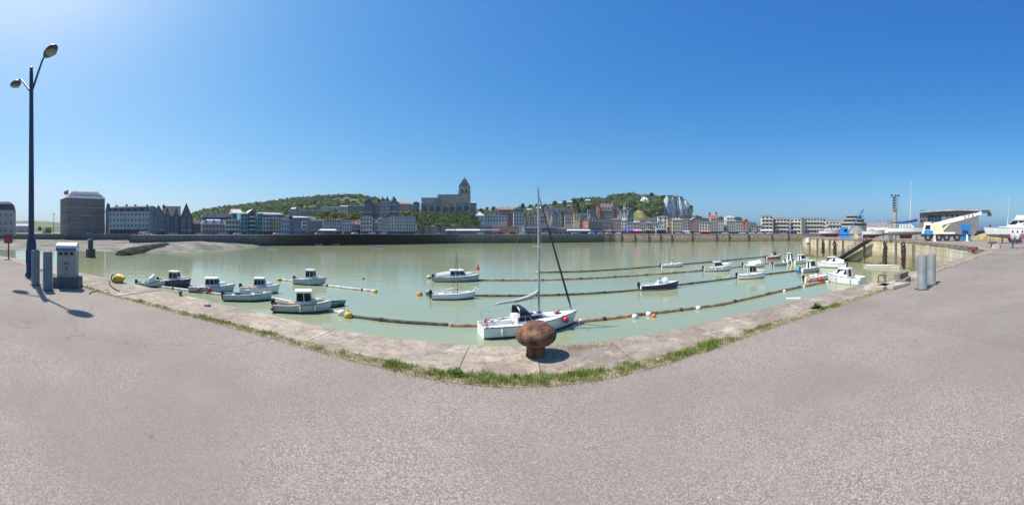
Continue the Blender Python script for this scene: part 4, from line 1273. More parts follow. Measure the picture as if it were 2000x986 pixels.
float_line([([(300, 559), (430, 576), (538, 585)], M_HOSEW), ([(538, 585), (600, 597), (668, 613)], M_HOSEW), ([(686, 619), (745, 627), (875, 636)], M_HOSED), ([(880, 637), (945, 637.5)], M_HOSEO), ([(1112, 631), (1180, 625), (1240, 617)], M_HOSEO), ([(1240, 617), (1330, 607), (1410, 596), (1500, 575), (1560, 562), (1622, 550)], M_HOSE)], 'nearest long floating mooring line, running past the yacht', .17)
float_line([([(550, 547), (640, 559), (733, 570)], M_HOSEW)], 'short pale floating line with a ball at each end', .17)
float_line([([(842, 577), (930, 579), (1060, 578), (1180, 573), (1250, 567), (1330, 557), (1440, 543), (1560, 529)], M_HOSED)], 'second floating line, past the dinghy and the speedboat', .16)
float_line([([(852, 545), (930, 548), (1060, 548), (1180, 543), (1300, 535), (1385, 528), (1450, 521), (1500, 515)], M_HOSE)], 'third floating line, past the covered grey boat', .17)
float_line([([(1052, 533), (1140, 531), (1220, 526), (1300, 519.5), (1400, 511), (1500, 501)], M_HOSED)], 'farthest floating line, past the blue-sterned launch', .17)
def buoy(x, y, r, m, label, kind='ball', m2=None):
    p = pz(x, y, ZW)
    t = thing('buoy', label, 'buoy', p, group='mooring buoys')
    if kind == 'ball':
        mb = MB(); mb.ball((0, 0, r * .45), r, 16, 10, .95); mb.build('float', m, t, True)
        mb = MB(); mb.torus((0, 0, r * 1.42), r * .22, r * .06, 10, 6, 'x'); mb.build('eye', M_DARK, t, True)
        if m2: mb = MB(); mb.lathe([(r * .99, r * .32), (r * 1.02, r * .36), (r * 1.02, r * .58), (r * .99, r * .62)], 16); mb.build('band', m2, t, True)
    else:
        mb = MB(); mb.lathe([(r * .75, -r * .3), (r * .95, 0), (r, r * .7), (r * .95, r * 1.4), (r * .8, r * 1.5), (r * .3, r * 1.55)], 16); mb.build('drum', m, t, True)
        mb = MB(); mb.lathe([(r * 1.03, r * .5), (r * 1.03, r * .6)], 16); mb.lathe([(r * 1.03, r * .95), (r * 1.03, r * 1.05)], 16); mb.build('hoop', m2 or M_DARK, t)
buoy(546, 548, .30, M_YELLOW, 'brown and yellow ball buoy at the left end of the short line', m2=M_DARK)
buoy(733, 571, .26, M_YELLOW, 'tan ball buoy at the right end of the short line')
buoy(838, 544, .38, mat('pale_yellow_plastic', (.62, .58, .28), .5), 'pale yellow ball buoy left of the covered grey boat', m2=M_DARK)
buoy(820, 577, .32, M_ORANGE, 'orange-tan ball buoy at the left end of the dinghy line', m2=M_YELLOW)
buoy(837, 577, .34, mat('faded_blue', (.20, .36, .50), .6), 'faded blue drum floating beside the orange-tan buoy', 'drum')
buoy(680, 620, .36, M_YELLOW, 'bright yellow ball buoy on the near line past the tan boat')
buoy(667, 615, .34, M_FENDER, 'off-white ball buoy touching the bright yellow one')
buoy(1051, 536, .32, mat('sun_yellow', (.66, .50, .04), .5), 'yellow buoy at the left end of the farthest line', 'drum')
buoy(1240, 621, .24, M_FENDER, 'white ball float on the near line, first right of the yacht')
buoy(1267, 616, .24, M_FENDER, 'white ball float next to a small red one on the near line')
buoy(1277, 619, .19, M_ORANGE, 'small red-orange ball float on the near line')
buoy(1364, 604, .24, M_FENDER, 'white ball float on the near line, alone towards the right')
buoy(1135, 630, .20, M_FENDER, 'cream float tucked beside the bow of the yacht')
buoy(1616, 552, .20, M_FENDER, 'small white float where the near line meets the large cruiser')
buoy(1532, 570, .18, M_FENDER, 'small white float on the near line left of the skiff')
buoy(1570, 561, .18, M_FENDER, 'small white float on the near line beside the skiff')
buoy(1560, 533, .42, M_BLUEP, 'bright blue drum at the right end of the second line', 'drum')
buoy(710, 545, .17, M_DARK, 'tiny dark float alone in open water')
t = thing('beacon_buoy', 'red conical beacon buoy beyond the covered grey boat', 'buoy', pz(933, 526, ZW))
mb = MB(); mb.lathe([(.3, -.2), (.42, 0), (.42, .12), (.2, .2)], 14); mb.build('float', M_RED, t, True)
mb = MB(); mb.lathe([(.2, .18), (.26, .2), (.2, .75), (.08, .95), (.01, 1.0)], 12); mb.build('cone', mat('faded_beacon_red', (.58, .10, .07), .6), t, True)
t = thing('channel_stick', 'thin withy stick standing in the water left of centre', 'pole', pz(467, 527, ZW - .2))
mb = MB(); mb.tube([(0, 0, 0), (.05, 0, 1.2)], [.05, .03], 6); mb.build('stick', M_DARK, t); mb = MB(); mb.box((.05, 0, 1.1), (.16, .03, .25)); mb.build('flag', M_FENDER, t)
mb = MB(); mb.box((0, 0, .02), (1.5, .35, .12)); o = mb.build('floating_board', M_FENDER); o.location = pz(1550, 583, ZW); o.rotation_euler.z = R(-40)
tag(o, 'white board floating close under the quay edge on the right', 'board')
# ------------------------------------------------------------------ the town across the water
_wallm = {}
def wallm(c):
    k = tuple(round(v, 3) for v in c)
    if k not in _wallm:
        _wallm[k] = mat('facade_%d' % len(_wallm), c, .85, .10, .35, streak=True, dirt=(tuple(v * .55 for v in c), .56, .5), rand=.06)
    return _wallm[k]
def unit_window(fm, gm, arched=False, shut=None):
    mb = MB()
    mb.mi = 0
    t = .085
    mb.box((-.5 + t / 2, -.04, .5), (t, .10, 1)); mb.box((.5 - t / 2, -.04, .5), (t, .10, 1))
    mb.box((0, -.04, t * .3), (1 - 2 * t, .14, t * .6)); mb.box((0, -.04, 1 - t * .3), (1 - 2 * t, .10, t * .6)); mb.box((0, -.035, .5), (.06, .07, 1 - t * 1.2))
    mb.mi = 1
    mb.add([(-.5 + t, -.012, t * .6), (.5 - t, -.012, t * .6), (.5 - t, -.012, 1 - t * .6), (-.5 + t, -.012, 1 - t * .6)], [(0, 1, 2, 3)])
    return mb.mesh('window', [fm, gm], fix=False)
M_FRAMEW = mat('white_joinery', (.66, .66, .64), .6, .06, 1)
M_FRAMEG = mat('grey_joinery', (.20, .21, .23), .6, .1, 1)
M_FRAMEB = mat('brown_joinery', (.16, .09, .06), .7, .1, 1)
WIN = {'w': unit_window(M_FRAMEW, M_GLASS), 'g': unit_window(M_FRAMEG, M_GLASS), 'b': unit_window(M_FRAMEB, M_GLASS)}
def unit_door():
    mb = MB(); mb.mi = 0
    mb.box((0, -.03, .5), (1, .08, 1)); mb.mi = 1; mb.box((0, -.08, .72), (.6, .03, .42)); return mb.mesh('door', [M_FRAMEB, M_GLASS])
DOOR = unit_door()
def unit_dormer(m):
    mb = MB(); mb.mi = 0
    mb.box((0, .75, .75), (1.3, 1.5, 1.5)); mb.mi = 1
    mb.extrude([(-.85, 1.5), (.85, 1.5), (0, 2.15)], 'y', -.12, 1.6); mb.mi = 2
    mb.box((0, -.02, .8), (.8, .06, 1.1)); mb.mi = 0
    mb.box((0, -.05, .8), (.07, .05, 1.1))
    return mb.mesh('dormer', [M_FRAMEW, M_SLATE, M_GLASS])
DORMER = unit_dormer(0)
def unit_chimney():
    mb = MB(); mb.mi = 0
    mb.box((0, 0, .9), (1.5, .7, 2.6)); mb.box((0, 0, 2.12), (1.7, .9, .2)); mb.mi = 1
    for k in (-.45, 0, .45): mb.lathe([(.16, 0), (.13, .45)], 8, (k, 0, 2.2))
    return mb.mesh('chimney', [M_BRICKC, M_TILE])
CHIM = unit_chimney()
HOUSES = []   # (picture column, short name) for things placed before them
def roof_mesh(kind, w_, d, h, rh, m, wm, found=0):
    """returns a list of (name, mesh) with the eaves at height h; local y=0 is the street front"""
    o = .28
    mb = MB()
    if kind == 'gs':
        mb.extrude([(-o, h + .02), (d / 2, h + rh), (d + o, h + .02)], 'x', -w_ / 2 - .05, w_ / 2 + .05)
    elif kind == 'gf':
        a = w_ / 2 + o
        e = rh * o / (w_ / 2)
        mb.extrude([(-a, h - e + .05), (0, h + rh + .05), (a, h - e + .05), (a, h - e + .27), (0, h + rh + .30), (-a, h - e + .27)], 'y', -.35, d + .2)
    elif kind == 'man':
        i = min(1.1, w_ * .12)
        z1 = h + rh * .72
        def ring(s, z): return [(-w_ / 2 + s - .12, s - .12, z), (w_ / 2 - s + .12, s - .12, z), (w_ / 2 - s + .12, d - s + .12, z), (-w_ / 2 + s - .12, d - s + .12, z)]
        A, B_, C_ = ring(0, h + .02), ring(i, z1), ring(i + min(2.2, w_ * .3), h + rh)
        mb.add(A + B_ + C_, [(0, 1, 5, 4), (1, 2, 6, 5), (2, 3, 7, 6), (3, 0, 4, 7), (4, 5, 9, 8), (5, 6, 10, 9), (6, 7, 11, 10), (7, 4, 8, 11), (8, 9, 10, 11), (3, 2, 1, 0)])
    elif kind == 'dome':
        rings = []
        for f_, zz in ((1.03, 0), (.93, .18), (.80, .48), (.68, .72), (.55, .88), (.42, .97), (.34, 1.0)):
            z_ = h + .02 + rh * zz
            rings += [(-(w_ / 2 + .4) * f_, d / 2 - (d / 2 + .4) * f_, z_), ((w_ / 2 + .4) * f_, d / 2 - (d / 2 + .4) * f_, z_), ((w_ / 2 + .4) * f_, d / 2 + (d / 2 + .4) * f_, z_), (-(w_ / 2 + .4) * f_, d / 2 + (d / 2 + .4) * f_, z_)]
        mb.add(rings, [(3, 2, 1, 0), (24, 25, 26, 27)] + [(4 * q + k, 4 * q + (k + 1) % 4, 4 * q + 4 + (k + 1) % 4, 4 * q + 4 + k) for q in range(6) for k in range(4)])
    elif kind in ('hip', 'pyr'):
        q = min(w_, d) / 2 if kind == 'hip' else w_ / 2
        A = [(-w_ / 2 - o, -o, h + .02), (w_ / 2 + o, -o, h + .02), (w_ / 2 + o, d + o, h + .02), (-w_ / 2 - o, d + o, h + .02)]
        xr = max(.05, w_ / 2 - q)
        yr = d / 2
        T = [(-xr, yr, h + rh), (xr, yr, h + rh)]
        mb.add(A + T, [(0, 1, 5, 4), (1, 2, 5), (2, 3, 4, 5), (3, 0, 4), (3, 2, 1, 0)])
    elif kind == 'flat':
        mb.box((0, d / 2, h + .2), (w_ + .5, d + .5, .4)); mb.box((0, d / 2, h + .55), (w_ * .5, d * .4, .5))
    elif kind == 'shed':
        mb.extrude([(-o, h + .02), (-o, h + .25), (d + o, h + rh), (d + o, h + .02)], 'x', -w_ / 2 - .05, w_ / 2 + .05)
    elif kind == 'curve':
        n = 10
        mb.extrude([(-w_ / 2 - o + (w_ + 2 * o) * k / n, h + .05 + rh * math.sin(math.pi * (k / n * .75 + .18)) ) for k in range(n + 1)] + [(w_ / 2 + o, h + .02), (-w_ / 2 - o, h + .02)], 'y', -.5, d + .2)
    return mb
def house(x0, x1, r, eave, ridge, col, roof, rmat, floors, bays, label, short=None, base=None, d=10.0, tan=None, win='w', wsz=(1.25, 2.05), shop=None, awn=None, dorm=0, chim=(), balc=0, gap=.0, name='town_house', cat='house', group='houses across the harbour', ground='win', trim=None, turn=0, extra=None, skip=(), found=None):
    xc = (x0 + x1) / 2
    rb, tw = ray_wall(min(max(xc, 2), 1990))
    if r < 120: r = rb + r
    c = pr(xc, r)
    u = c.to_2d().normalized()
    if tan is None: t = tw
    else:
        a = math.atan2(-u.x, u.y)  # across the line of sight, left to right
        a = math.atan2(-math.sin(az(xc)), math.cos(az(xc))) + R(tan)
        t = Vector((math.cos(a), math.sin(a)))
    def hit(x):
        dd = Vector((math.sin(az(x)), math.cos(az(x))))
        den = dd.x * t.y - dd.y * t.x
        k = (c.x * t.y - c.y * t.x) / den
        return dd * k
    p0, p1 = hit(x0 + .15), hit(x1 - .15)
    w_ = (p1 - p0).length
    mid = (p0 + p1) / 2
    zb = 0.0 if base is None else zh(base, r)
    h = zh(eave, r) - zb
    rh = max(.3, zh(ridge, r) - zh(eave, r))
    th = thing(name, label, cat, (mid.x, mid.y, zb), math.atan2(t.y, t.x), group)
    HOUSES.append((xc, short or label, r))
    found = found or (1.0 if base is None else 12.0)
    wm = wallm(tuple(min(.78, v * q) for v, q in zip(col, (1.0, .97, .92) if xc < 600 else (1.18, 1.08, .95))))  # light painted into the facade colour: darker shaded tone left, brighter and warmer right
    mb = MB()
    mb.box((0, d / 2, (h - found) / 2), (w_, d, h + found))
    if roof == 'gf': mb.extrude([(-w_ / 2 + .02, h - .01), (w_ / 2 - .02, h - .01), (0, h + rh - .02)], 'y', .01, d - .1)
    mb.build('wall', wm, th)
    rf = None
    mb = roof_mesh(roof, w_, d, h, rh, rmat, wm)
    if mb.v: rf = mb.build('roof', rmat, th)
    if roof != 'gf':
        mb = MB(); mb.box((0, -.1, h - .2), (w_ + .1, .3, .35)); mb.build('cornice', trim or M_TRIM, th)
    fh = h / max(1, floors)
    # string course above the ground floor
    if floors > 1:
        mb = MB(); mb.box((0, -.06, fh + .02), (w_ - .06, .14, .2)); mb.build('string_course', trim or M_TRIM, th)
    bw = w_ / max(1, bays)
    ww, wh = min(wsz[0], bw * .66), min(wsz[1], fh * .72)
    for f in range(floors):
        for b in range(bays):
            if (f, b) in skip: continue
            xx = -w_ / 2 + bw * (b + .5)
            z_ = fh * f + fh * .22
            if f == 0 and shop is not None: continue
            if f == 0 and ground == 'door' and b == bays // 2:
                link('door', DOOR, th, (xx, 0, .02), None, (min(1.2, bw * .7), 1, min(2.3, fh * .85))); continue
            link('window', WIN[win], th, (xx, 0, z_), None, (ww, 1, wh))
    if roof == 'gf' and rh > 2.2: link('window', WIN[win], th, (0, 0, h + rh * .12), None, (min(1.0, w_ * .2), 1, min(1.4, rh * .42)))
    if shop is not None:
        mb = MB(); mb.mi = 0; mb.box((0, -.09, fh * .45), (w_ * .94, .18, fh * .86)); mb.mi = 1
        k = max(1, bays)
        for b in range(k): mb.box((-w_ * .47 + w_ * .94 * (b + .5) / k, -.19, fh * .40), (w_ * .94 / k * .8, .03, fh * .62))
        mb.build('shopfront', [mat('shopfront_%d' % (int(shop[0] * 999)), shop, .5, .1, 1), M_GLASS], th)
    if awn is not None:
        mb = MB(); y1 = -2.4
        mb.add([(-w_ * .46, -.2, fh * .98), (w_ * .46, -.2, fh * .98), (w_ * .46, y1, fh * .74), (-w_ * .46, y1, fh * .74), (-w_ * .46, y1, fh * .66), (w_ * .46, y1, fh * .66), (-w_ * .46, -.2, fh * .93), (w_ * .46, -.2, fh * .93)], [(0, 1, 2, 3), (3, 2, 5, 4), (0, 3, 4, 6), (1, 7, 5, 2), (6, 4, 5, 7)])
        mb.build('awning', mat('awning_%d' % int(awn[0] * 999 + awn[2] * 99), awn, .8, .08, .5), th)
    if balc:
        for f in range(1, floors):
            if balc == 1 and f % 2 == 0: continue
            mb = MB(); mb.box((0, -.5, fh * f + .06), (w_ * .8, 1.0, .12)); mb.box((0, -.98, fh * f + .5), (w_ * .8, .05, .85), top=(1, 1)); mb.build('balcony', M_TRIM if balc < 3 else M_FRAMEG, th)
    for k in range(dorm):
        xx = -w_ / 2 + w_ * (k + .5) / dorm
        s = min(1.0, w_ / dorm / 1.7, rh / 2.3)
        link('dormer', DORMER, rf or th, (xx, .15, h + (.15 if roof == 'man' else rh * .12)), None, (s, 1, s))
    for fx, hh in chim:
        link('chimney', CHIM, rf or th, (fx * w_, d / 2, h + rh * .55), None, (min(1, w_ / 7), 1, hh))
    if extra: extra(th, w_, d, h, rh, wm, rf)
    return th
WH, OFF, CRE, GRY, BLU, PNK, RED, BRK, YEL, TAN_, TEA, SLB = (.64, .62, .58), (.52, .51, .47), (.56, .50, .38), (.38, .37, .36), (.40, .46, .52), (.46, .31, .29), (.34, .13, .11), (.30, .17, .12), (.52, .42, .20), (.46, .36, .26), (.10, .33, .36), (.16, .19, .26)
DKB = (.11, .12, .15)

# ---- far left
house(-14, 27, 225, 411, 393, (.40, .36, .31), 'man', M_SLATE, 3, 4, 'grey stone block with steep roof cut by the picture edge behind the lamp', tan=-8, wsz=(1.3, 2.2), d=14, chim=((.3, 1),), name='stone_block', cat='building')
house(26, 62, 420, 441, 437, (.50, .42, .37), 'gs', M_PALEROOF, 1, 5, 'long low pinkish shed far behind the street lamp', tan=0, d=12, name='low_shed', cat='building')
def big_extra(th, w_, d, h, rh, wm, rf):
    for k, f in enumerate((.3, .52, .74)):
        mb = MB(); mb.box((0, -.05, h * f), (w_ + .12, .2, .3)); mb.build('string_course', M_PALEROOF, th)
    for f in range(4):
        for b in range(3):
            link('window', WIN['g'], th, (-w_ / 2, 3 + b * 3.6, h * (f + .25) / 4), (0, 0, R(-90)), (1.2, 1, 2.2))
    mb = MB(); mb.box((0, -1.0, h * .5), (6, 1.6, .25)); mb.build('balcony', M_TRIM, th)
house(131, 205, 238, 387, 369.5, (.235, .185, .16), 'dome', M_PALEROOF, 5, 8, 'massive brown brick block with pale domed mansard roof beyond the mud', 'the massive brown block', tan=20, d=18, win='w', wsz=(1.2, 2.2), chim=((-.46, .8), (-.40, 1.15), (.42, 1.0)), name='brown_block', cat='building', extra=big_extra, ground='door')
house(206, 213, 232, 412, 397, (.16, .17, .2), 'gf', M_SLATE, 3, 1, 'narrow dark gabled house squeezed beside the brown block', tan=-10, chim=((0, 1),))
house(212, 291, 222, 413, 402, (.40, .46, .43), 'man', M_SLATE, 4, 11, 'long pale green terrace with slate mansard, dormers and row of chimneys', 'the long pale green terrace', tan=-14, d=12, dorm=6, chim=((-.36, 1.2), (-.1, 1.3), (.12, 1.2), (.42, 1.1)), shop=(.12, .10, .10), name='long_terrace', cat='building')
house(291, 299, 208, 404, 395, (.22, .23, .26), 'flat', M_SLATE, 4, 1, 'slim grey chimney-like tower house ending the pale terrace', tan=-14, d=8)
# ---- half-timbered dark villas
def gables(n, hh, ww, cols):
    def f(th, w_, d, h, rh, wm, rf):
        for k in range(n):
            xx = -w_ / 2 + w_ * (k + .5) / n
            g = MB(); a = w_ / n * ww / 2
            g.box((xx, -.5, h * .5), (a * 2, 1.4, h)); g.extrude([(xx - a, h - .02), (xx + a, h - .02), (xx, h + hh)], 'y', -1.2, 1.0); gb = g.build('gable_bay', wm, th)
            g = MB(); e = .3
            for s in (1, -1):
                g.add([(xx, -1.5, h + hh + .35), (xx + s * (a + e), -1.5, h - e * hh / a + .1), (xx + s * (a + e), 2.5, h - e * hh / a + .1), (xx, 2.5, h + hh + .35), (xx, -1.5, h + hh + .12), (xx + s * (a + e), -1.5, h - e * hh / a - .12), (xx + s * (a + e), 2.5, h - e * hh / a - .12), (xx, 2.5, h + hh + .12)], [(0, 1, 2, 3), (0, 4, 5, 1), (1, 5, 6, 2), (2, 6, 7, 3)])
            g.build('gable_roof', cols, th)
            for q in range(3): link('window', WIN['w'], gb, (xx, -1.2, h * (q + .2) / 3), None, (min(1.5, a), 1, h / 3 * .55))
            link('window', WIN['w'], gb, (xx, -1.2, h + hh * .15), None, (min(.9, a * .6), 1, hh * .35))
    return f
house(299, 320, 30, 418, 401, (.12, .145, .18), 'gf', M_SLATE, 4, 2, 'dark blue-grey villa with sharp front gable beside the pale terrace', d=12, chim=((.45, 1.2),))
house(318, 353, 30, 421, 401, (.085, .10, .135), 'gs', M_SLATE, 4, 5, 'dark half-timbered villa row under one steep slate roof', 'the dark half-timbered villas', d=12, extra=gables(2, 4.2, .55, M_SLATE), chim=((-.48, 1.3), (.2, 1.0)))
house(352, 376, 27, 425, 397, (.085, .095, .125), 'gf', M_SLATE, 4, 2, 'tall dark villa with the steepest pointed gable at the row end', d=12)
house(376, 396, 34, 436, 429, (.08, .1, .13), 'gs', M_SLATE, 3, 3, 'low dark annex right of the pointed villa', d=8)
# ---- modern coloured blocks
house(394, 441, 24, 437, 428, (.30, .17, .15), 'man', M_ZINC, 2, 7, 'low brick-red building with rounded white-framed dormers', 'the low brick-red building', d=10, dorm=3)
house(396, 469, 50, 423, 417, (.07, .08, .10), 'curve', M_ZINC, 5, 8, 'dark modern block with curved metal roof behind the brick-red building', d=10, win='g', name='modern_block', cat='building')
house(440, 472, 22, 430, 429, (.55, .56, .50), 'flat', M_ZINC, 3, 5, 'cream block of flats with dark square windows', 'the cream flats', d=9, wsz=(1.6, 1.8), win='g', shop=(.1, .1, .11), name='modern_block', cat='building')
house(470, 484, 20, 417, 412, TEA, 'shed', M_PALEROOF, 5, 2, 'teal tower block left of the balconies', 'the left teal tower', d=12, win='g', shop=(.08, .09, .1), name='modern_block', cat='building')
house(484, 503, 24, 417, 409, (.12, .13, .16), 'gf', M_PALEROOF, 5, 3, 'dark balconied block between two teal towers', d=12, balc=2, win='g', wsz=(1.6, 1.9), shop=(.09, .08, .09), name='modern_block', cat='building')
house(503, 514, 20, 417, 413, TEA, 'shed', M_PALEROOF, 5, 2, 'teal tower block right of the balconies', 'the right teal tower', d=12, win='g', shop=(.08, .09, .1), name='modern_block', cat='building')
house(454, 474, 44, 416, 407, DKB, 'gs', M_PALEROOF, 4, 2, 'dark gabled block peeping over the cream flats', d=14, win='g', name='modern_block', cat='building')
for (a, b, c_, nm) in ((513, 525, (.48, .44, .33), 'beige'), (525, 533, (.46, .33, .34), 'mauve'), (533, 549, (.50, .44, .20), 'mustard yellow')):
    house(a, b, 19, 425.5, 425, c_, 'flat', M_ZINC, 4, 2 if b - a < 13 else 3, nm + ' painted bay of the long coloured block', 'the ' + nm + ' bay', d=11, win='g', wsz=(.8, 2.2), shop=(.10, .09, .10), name='apartment_bay', cat='building')
house(513, 556, 23, 419, 413, DKB, 'shed', M_ZINC, 1, 10, 'dark glazed top storey under a long sloping zinc roof', d=10, win='g', base=427, name='roof_storey', cat='building')
house(549, 565, 19, 428, 421, (.45, .52, .55), 'gs', M_SLATE, 3, 3, 'pale blue house right of the mustard bay', d=9)
house(565, 573, 19, 429, 420, SLB, 'man', M_SLATE, 4, 1, 'narrow slate-blue house with steep roof', d=9)
def whitebay(th, w_, d, h, rh, wm, rf):
    mb = MB(); mb.box((w_ * .05, -.7, h * .55), (w_ * .28, 1.4, h * .5)); b = mb.build('bay_window', M_FRAMEW, th)
    for f in range(2): link('window', WIN['w'], b, (w_ * .05, -1.41, h * (.34 + .24 * f)), None, (w_ * .22, 1, h * .17))
house(573, 607, 18, 425, 421, (.17, .20, .28), 'shed', mat('white_roof', (.68, .68, .66), .6), 4, 6, 'slate-blue house with white bay windows and bright white roof edge', 'the slate-blue house', d=10, extra=whitebay)
house(607, 632, 21, 431, 428, (.26, .19, .18), 'flat', M_ZINC, 3, 5, 'flat brown-mauve house with a long roof line', 'the flat brown house', d=9, shop=(.3, .3, .3))
house(632, 668, 19, 434, 428, (.50, .44, .44), 'man', M_SLATE, 3, 7, 'white arcaded row house with seven tall dormers', 'the arcaded white row', d=10, dorm=7, shop=(.3, .32, .34))
house(668, 687, 19, 430, 425, (.60, .56, .53), 'man', M_SLATE, 4, 4, 'white four-storey house at the end of the arcaded row', d=10, chim=((-.2, 1), (.3, 1)), shop=(.25, .27, .3))
house(687, 704, 20, 437, 430, (.34, .17, .17), 'gs', M_TILE, 2, 3, 'low red brick house between taller white ones', 'the low red brick house', d=9, shop=(.2, .2, .22), dorm=2)
house(704, 727, 19, 425, 421, (.55, .49, .40), 'man', M_SLATE, 4, 4, 'cream house with pink window band', 'the cream house', d=10, chim=((-.3, 1), (.3, 1)), shop=(.4, .42, .38))
house(727, 737, 21, 434, 428, (.24, .20, .22), 'gs', M_SLATE, 3, 2, 'small dusky house in the gap after the cream one', d=9)
house(737, 746, 19, 428, 424, (.52, .48, .34), 'gs', M_SLATE, 4, 2, 'narrow yellowish house left of the tall grey row', d=9, shop=(.2, .24, .3))
for k, (a, b, e, rr_, c_, nm) in enumerate(((746, 758, 425, 420, (.45, .44, .43), 'mid grey tall house, first of the row left of the church bank'), (758, 775, 424, 420.5, (.52, .51, .50), 'pale grey tall house with three window columns in the row'),
                                      (775, 793, 423.5, 419.5, (.47, .47, .49), 'blue-grey tall house with pilasters, third of the row'), (793, 812, 424, 419.5, (.43, .41, .40), 'last grey tall house with attic windows beside the church bank'))):
    house(a, b, 19 + .2 * k, e, rr_, c_, 'man', M_SLATE, 5, 3 if b - a < 18 else 4, nm, 'the grey row', d=10, chim=((-.42, .9), (.42, .9)), shop=(.14, .17, .22), dorm=2, wsz=(.9, 1.8))
# ---- slope above, left of the church
house(567, 578, 262, 408, 404, (.5, .45, .42), 'gs', M_PALEROOF, 2, 2, 'small pale-roofed house above the slate-blue one', base=421, tan=-15)
house(577, 585, 262, 408, 403, (.40, .36, .33), 'gf', M_TILE, 2, 1, 'small gabled brick cottage on the slope by the pale-roofed house', base=421, tan=-10)
house(588, 660, 300, 411, 409, (.25, .26, .28), 'flat', M_ZINC, 2, 12, 'long grey terrace wall building under the wood', base=419, tan=-6, d=8, win='g', name='terrace_block', cat='building')
house(628, 664, 315, 404, 402, (.40, .44, .44), 'shed', mat('white_roof', (.68, .68, .66), .6), 1, 6, 'white-roofed long building high on the slope', base=411, tan=-4, name='terrace_block', cat='building')
house(664, 682, 312, 403, 400, (.42, .40, .38), 'shed', mat('white_roof', (.68, .68, .66), .6), 2, 4, 'shorter white-roofed building right of the long one', base=411, tan=-4, name='terrace_block', cat='building')
house(680, 703, 305, 402, 400, (.22, .27, .27), 'flat', M_ZINC, 3, 5, 'grey-green flat block on the slope below the brown field', base=414, tan=-5, win='g', name='terrace_block', cat='building')
house(702, 712, 288, 402, 397, (.30, .28, .30), 'gs', M_SLATE, 3, 2, 'grey house beside the dark blue villa', base=419, tan=-6)
house(712, 728, 272, 398, 388, (.07, .09, .16), 'gf', M_SLATE, 4, 2, 'dark navy villa with white window panels above the quay', 'the dark navy villa', base=419, tan=-12, wsz=(2.0, 2.2))
house(727, 742, 276, 399, 394, (.16, .15, .19), 'man', M_SLATE, 4, 3, 'dusky mansard house joined to the navy villa', base=419, tan=-12)
def turrets(n, hh):
    def f(th, w_, d, h, rh, wm, rf):
        for k in range(n):
            xx = -w_ / 2 + w_ * (k + .5) / n
            s = w_ / n * .5
            mb = MB(); mb.box((xx, .8, h + .3), (s, s, 1.2)); mb.mi = 1
            mb.lathe([(s * .8, h + .85), (s * .35, h + .85 + hh * .6), (.05, h + .85 + hh)], 4, (xx, .8, 0)); mb.build('turret', [wm, M_SLATE], th)
    return f
house(742, 761, 270, 394, 391, (.30, .33, .36), 'hip', M_SLATE, 4, 3, 'grey villa with two pointed turrets on the slope', 'the turreted villa', base=421, tan=-8, extra=turrets(2, 4), wsz=(1.4, 1.8))
house(761, 777, 272, 394, 391, (.17, .19, .26), 'hip', M_SLATE, 4, 3, 'blue-grey villa with a single turret and brick corner', base=421, tan=-8, extra=turrets(1, 4), wsz=(1.4, 1.8), balc=1)
house(778, 799, 300, 398, 394, (.47, .36, .33), 'gs', M_TILE, 3, 4, 'pinkish house with flat red roof behind the villas', base=412, tan=0)
house(798, 806, 300, 400, 397, (.35, .36, .37), 'gs', M_SLATE, 2, 2, 'tiny grey house on the skyline left of the church', base=410, tan=0)
house(806, 820, 296, 400, 393, (.17, .20, .24), 'man', M_SLATE, 2, 3, 'slate-blue house touching the church on its left', base=413, tan=0)

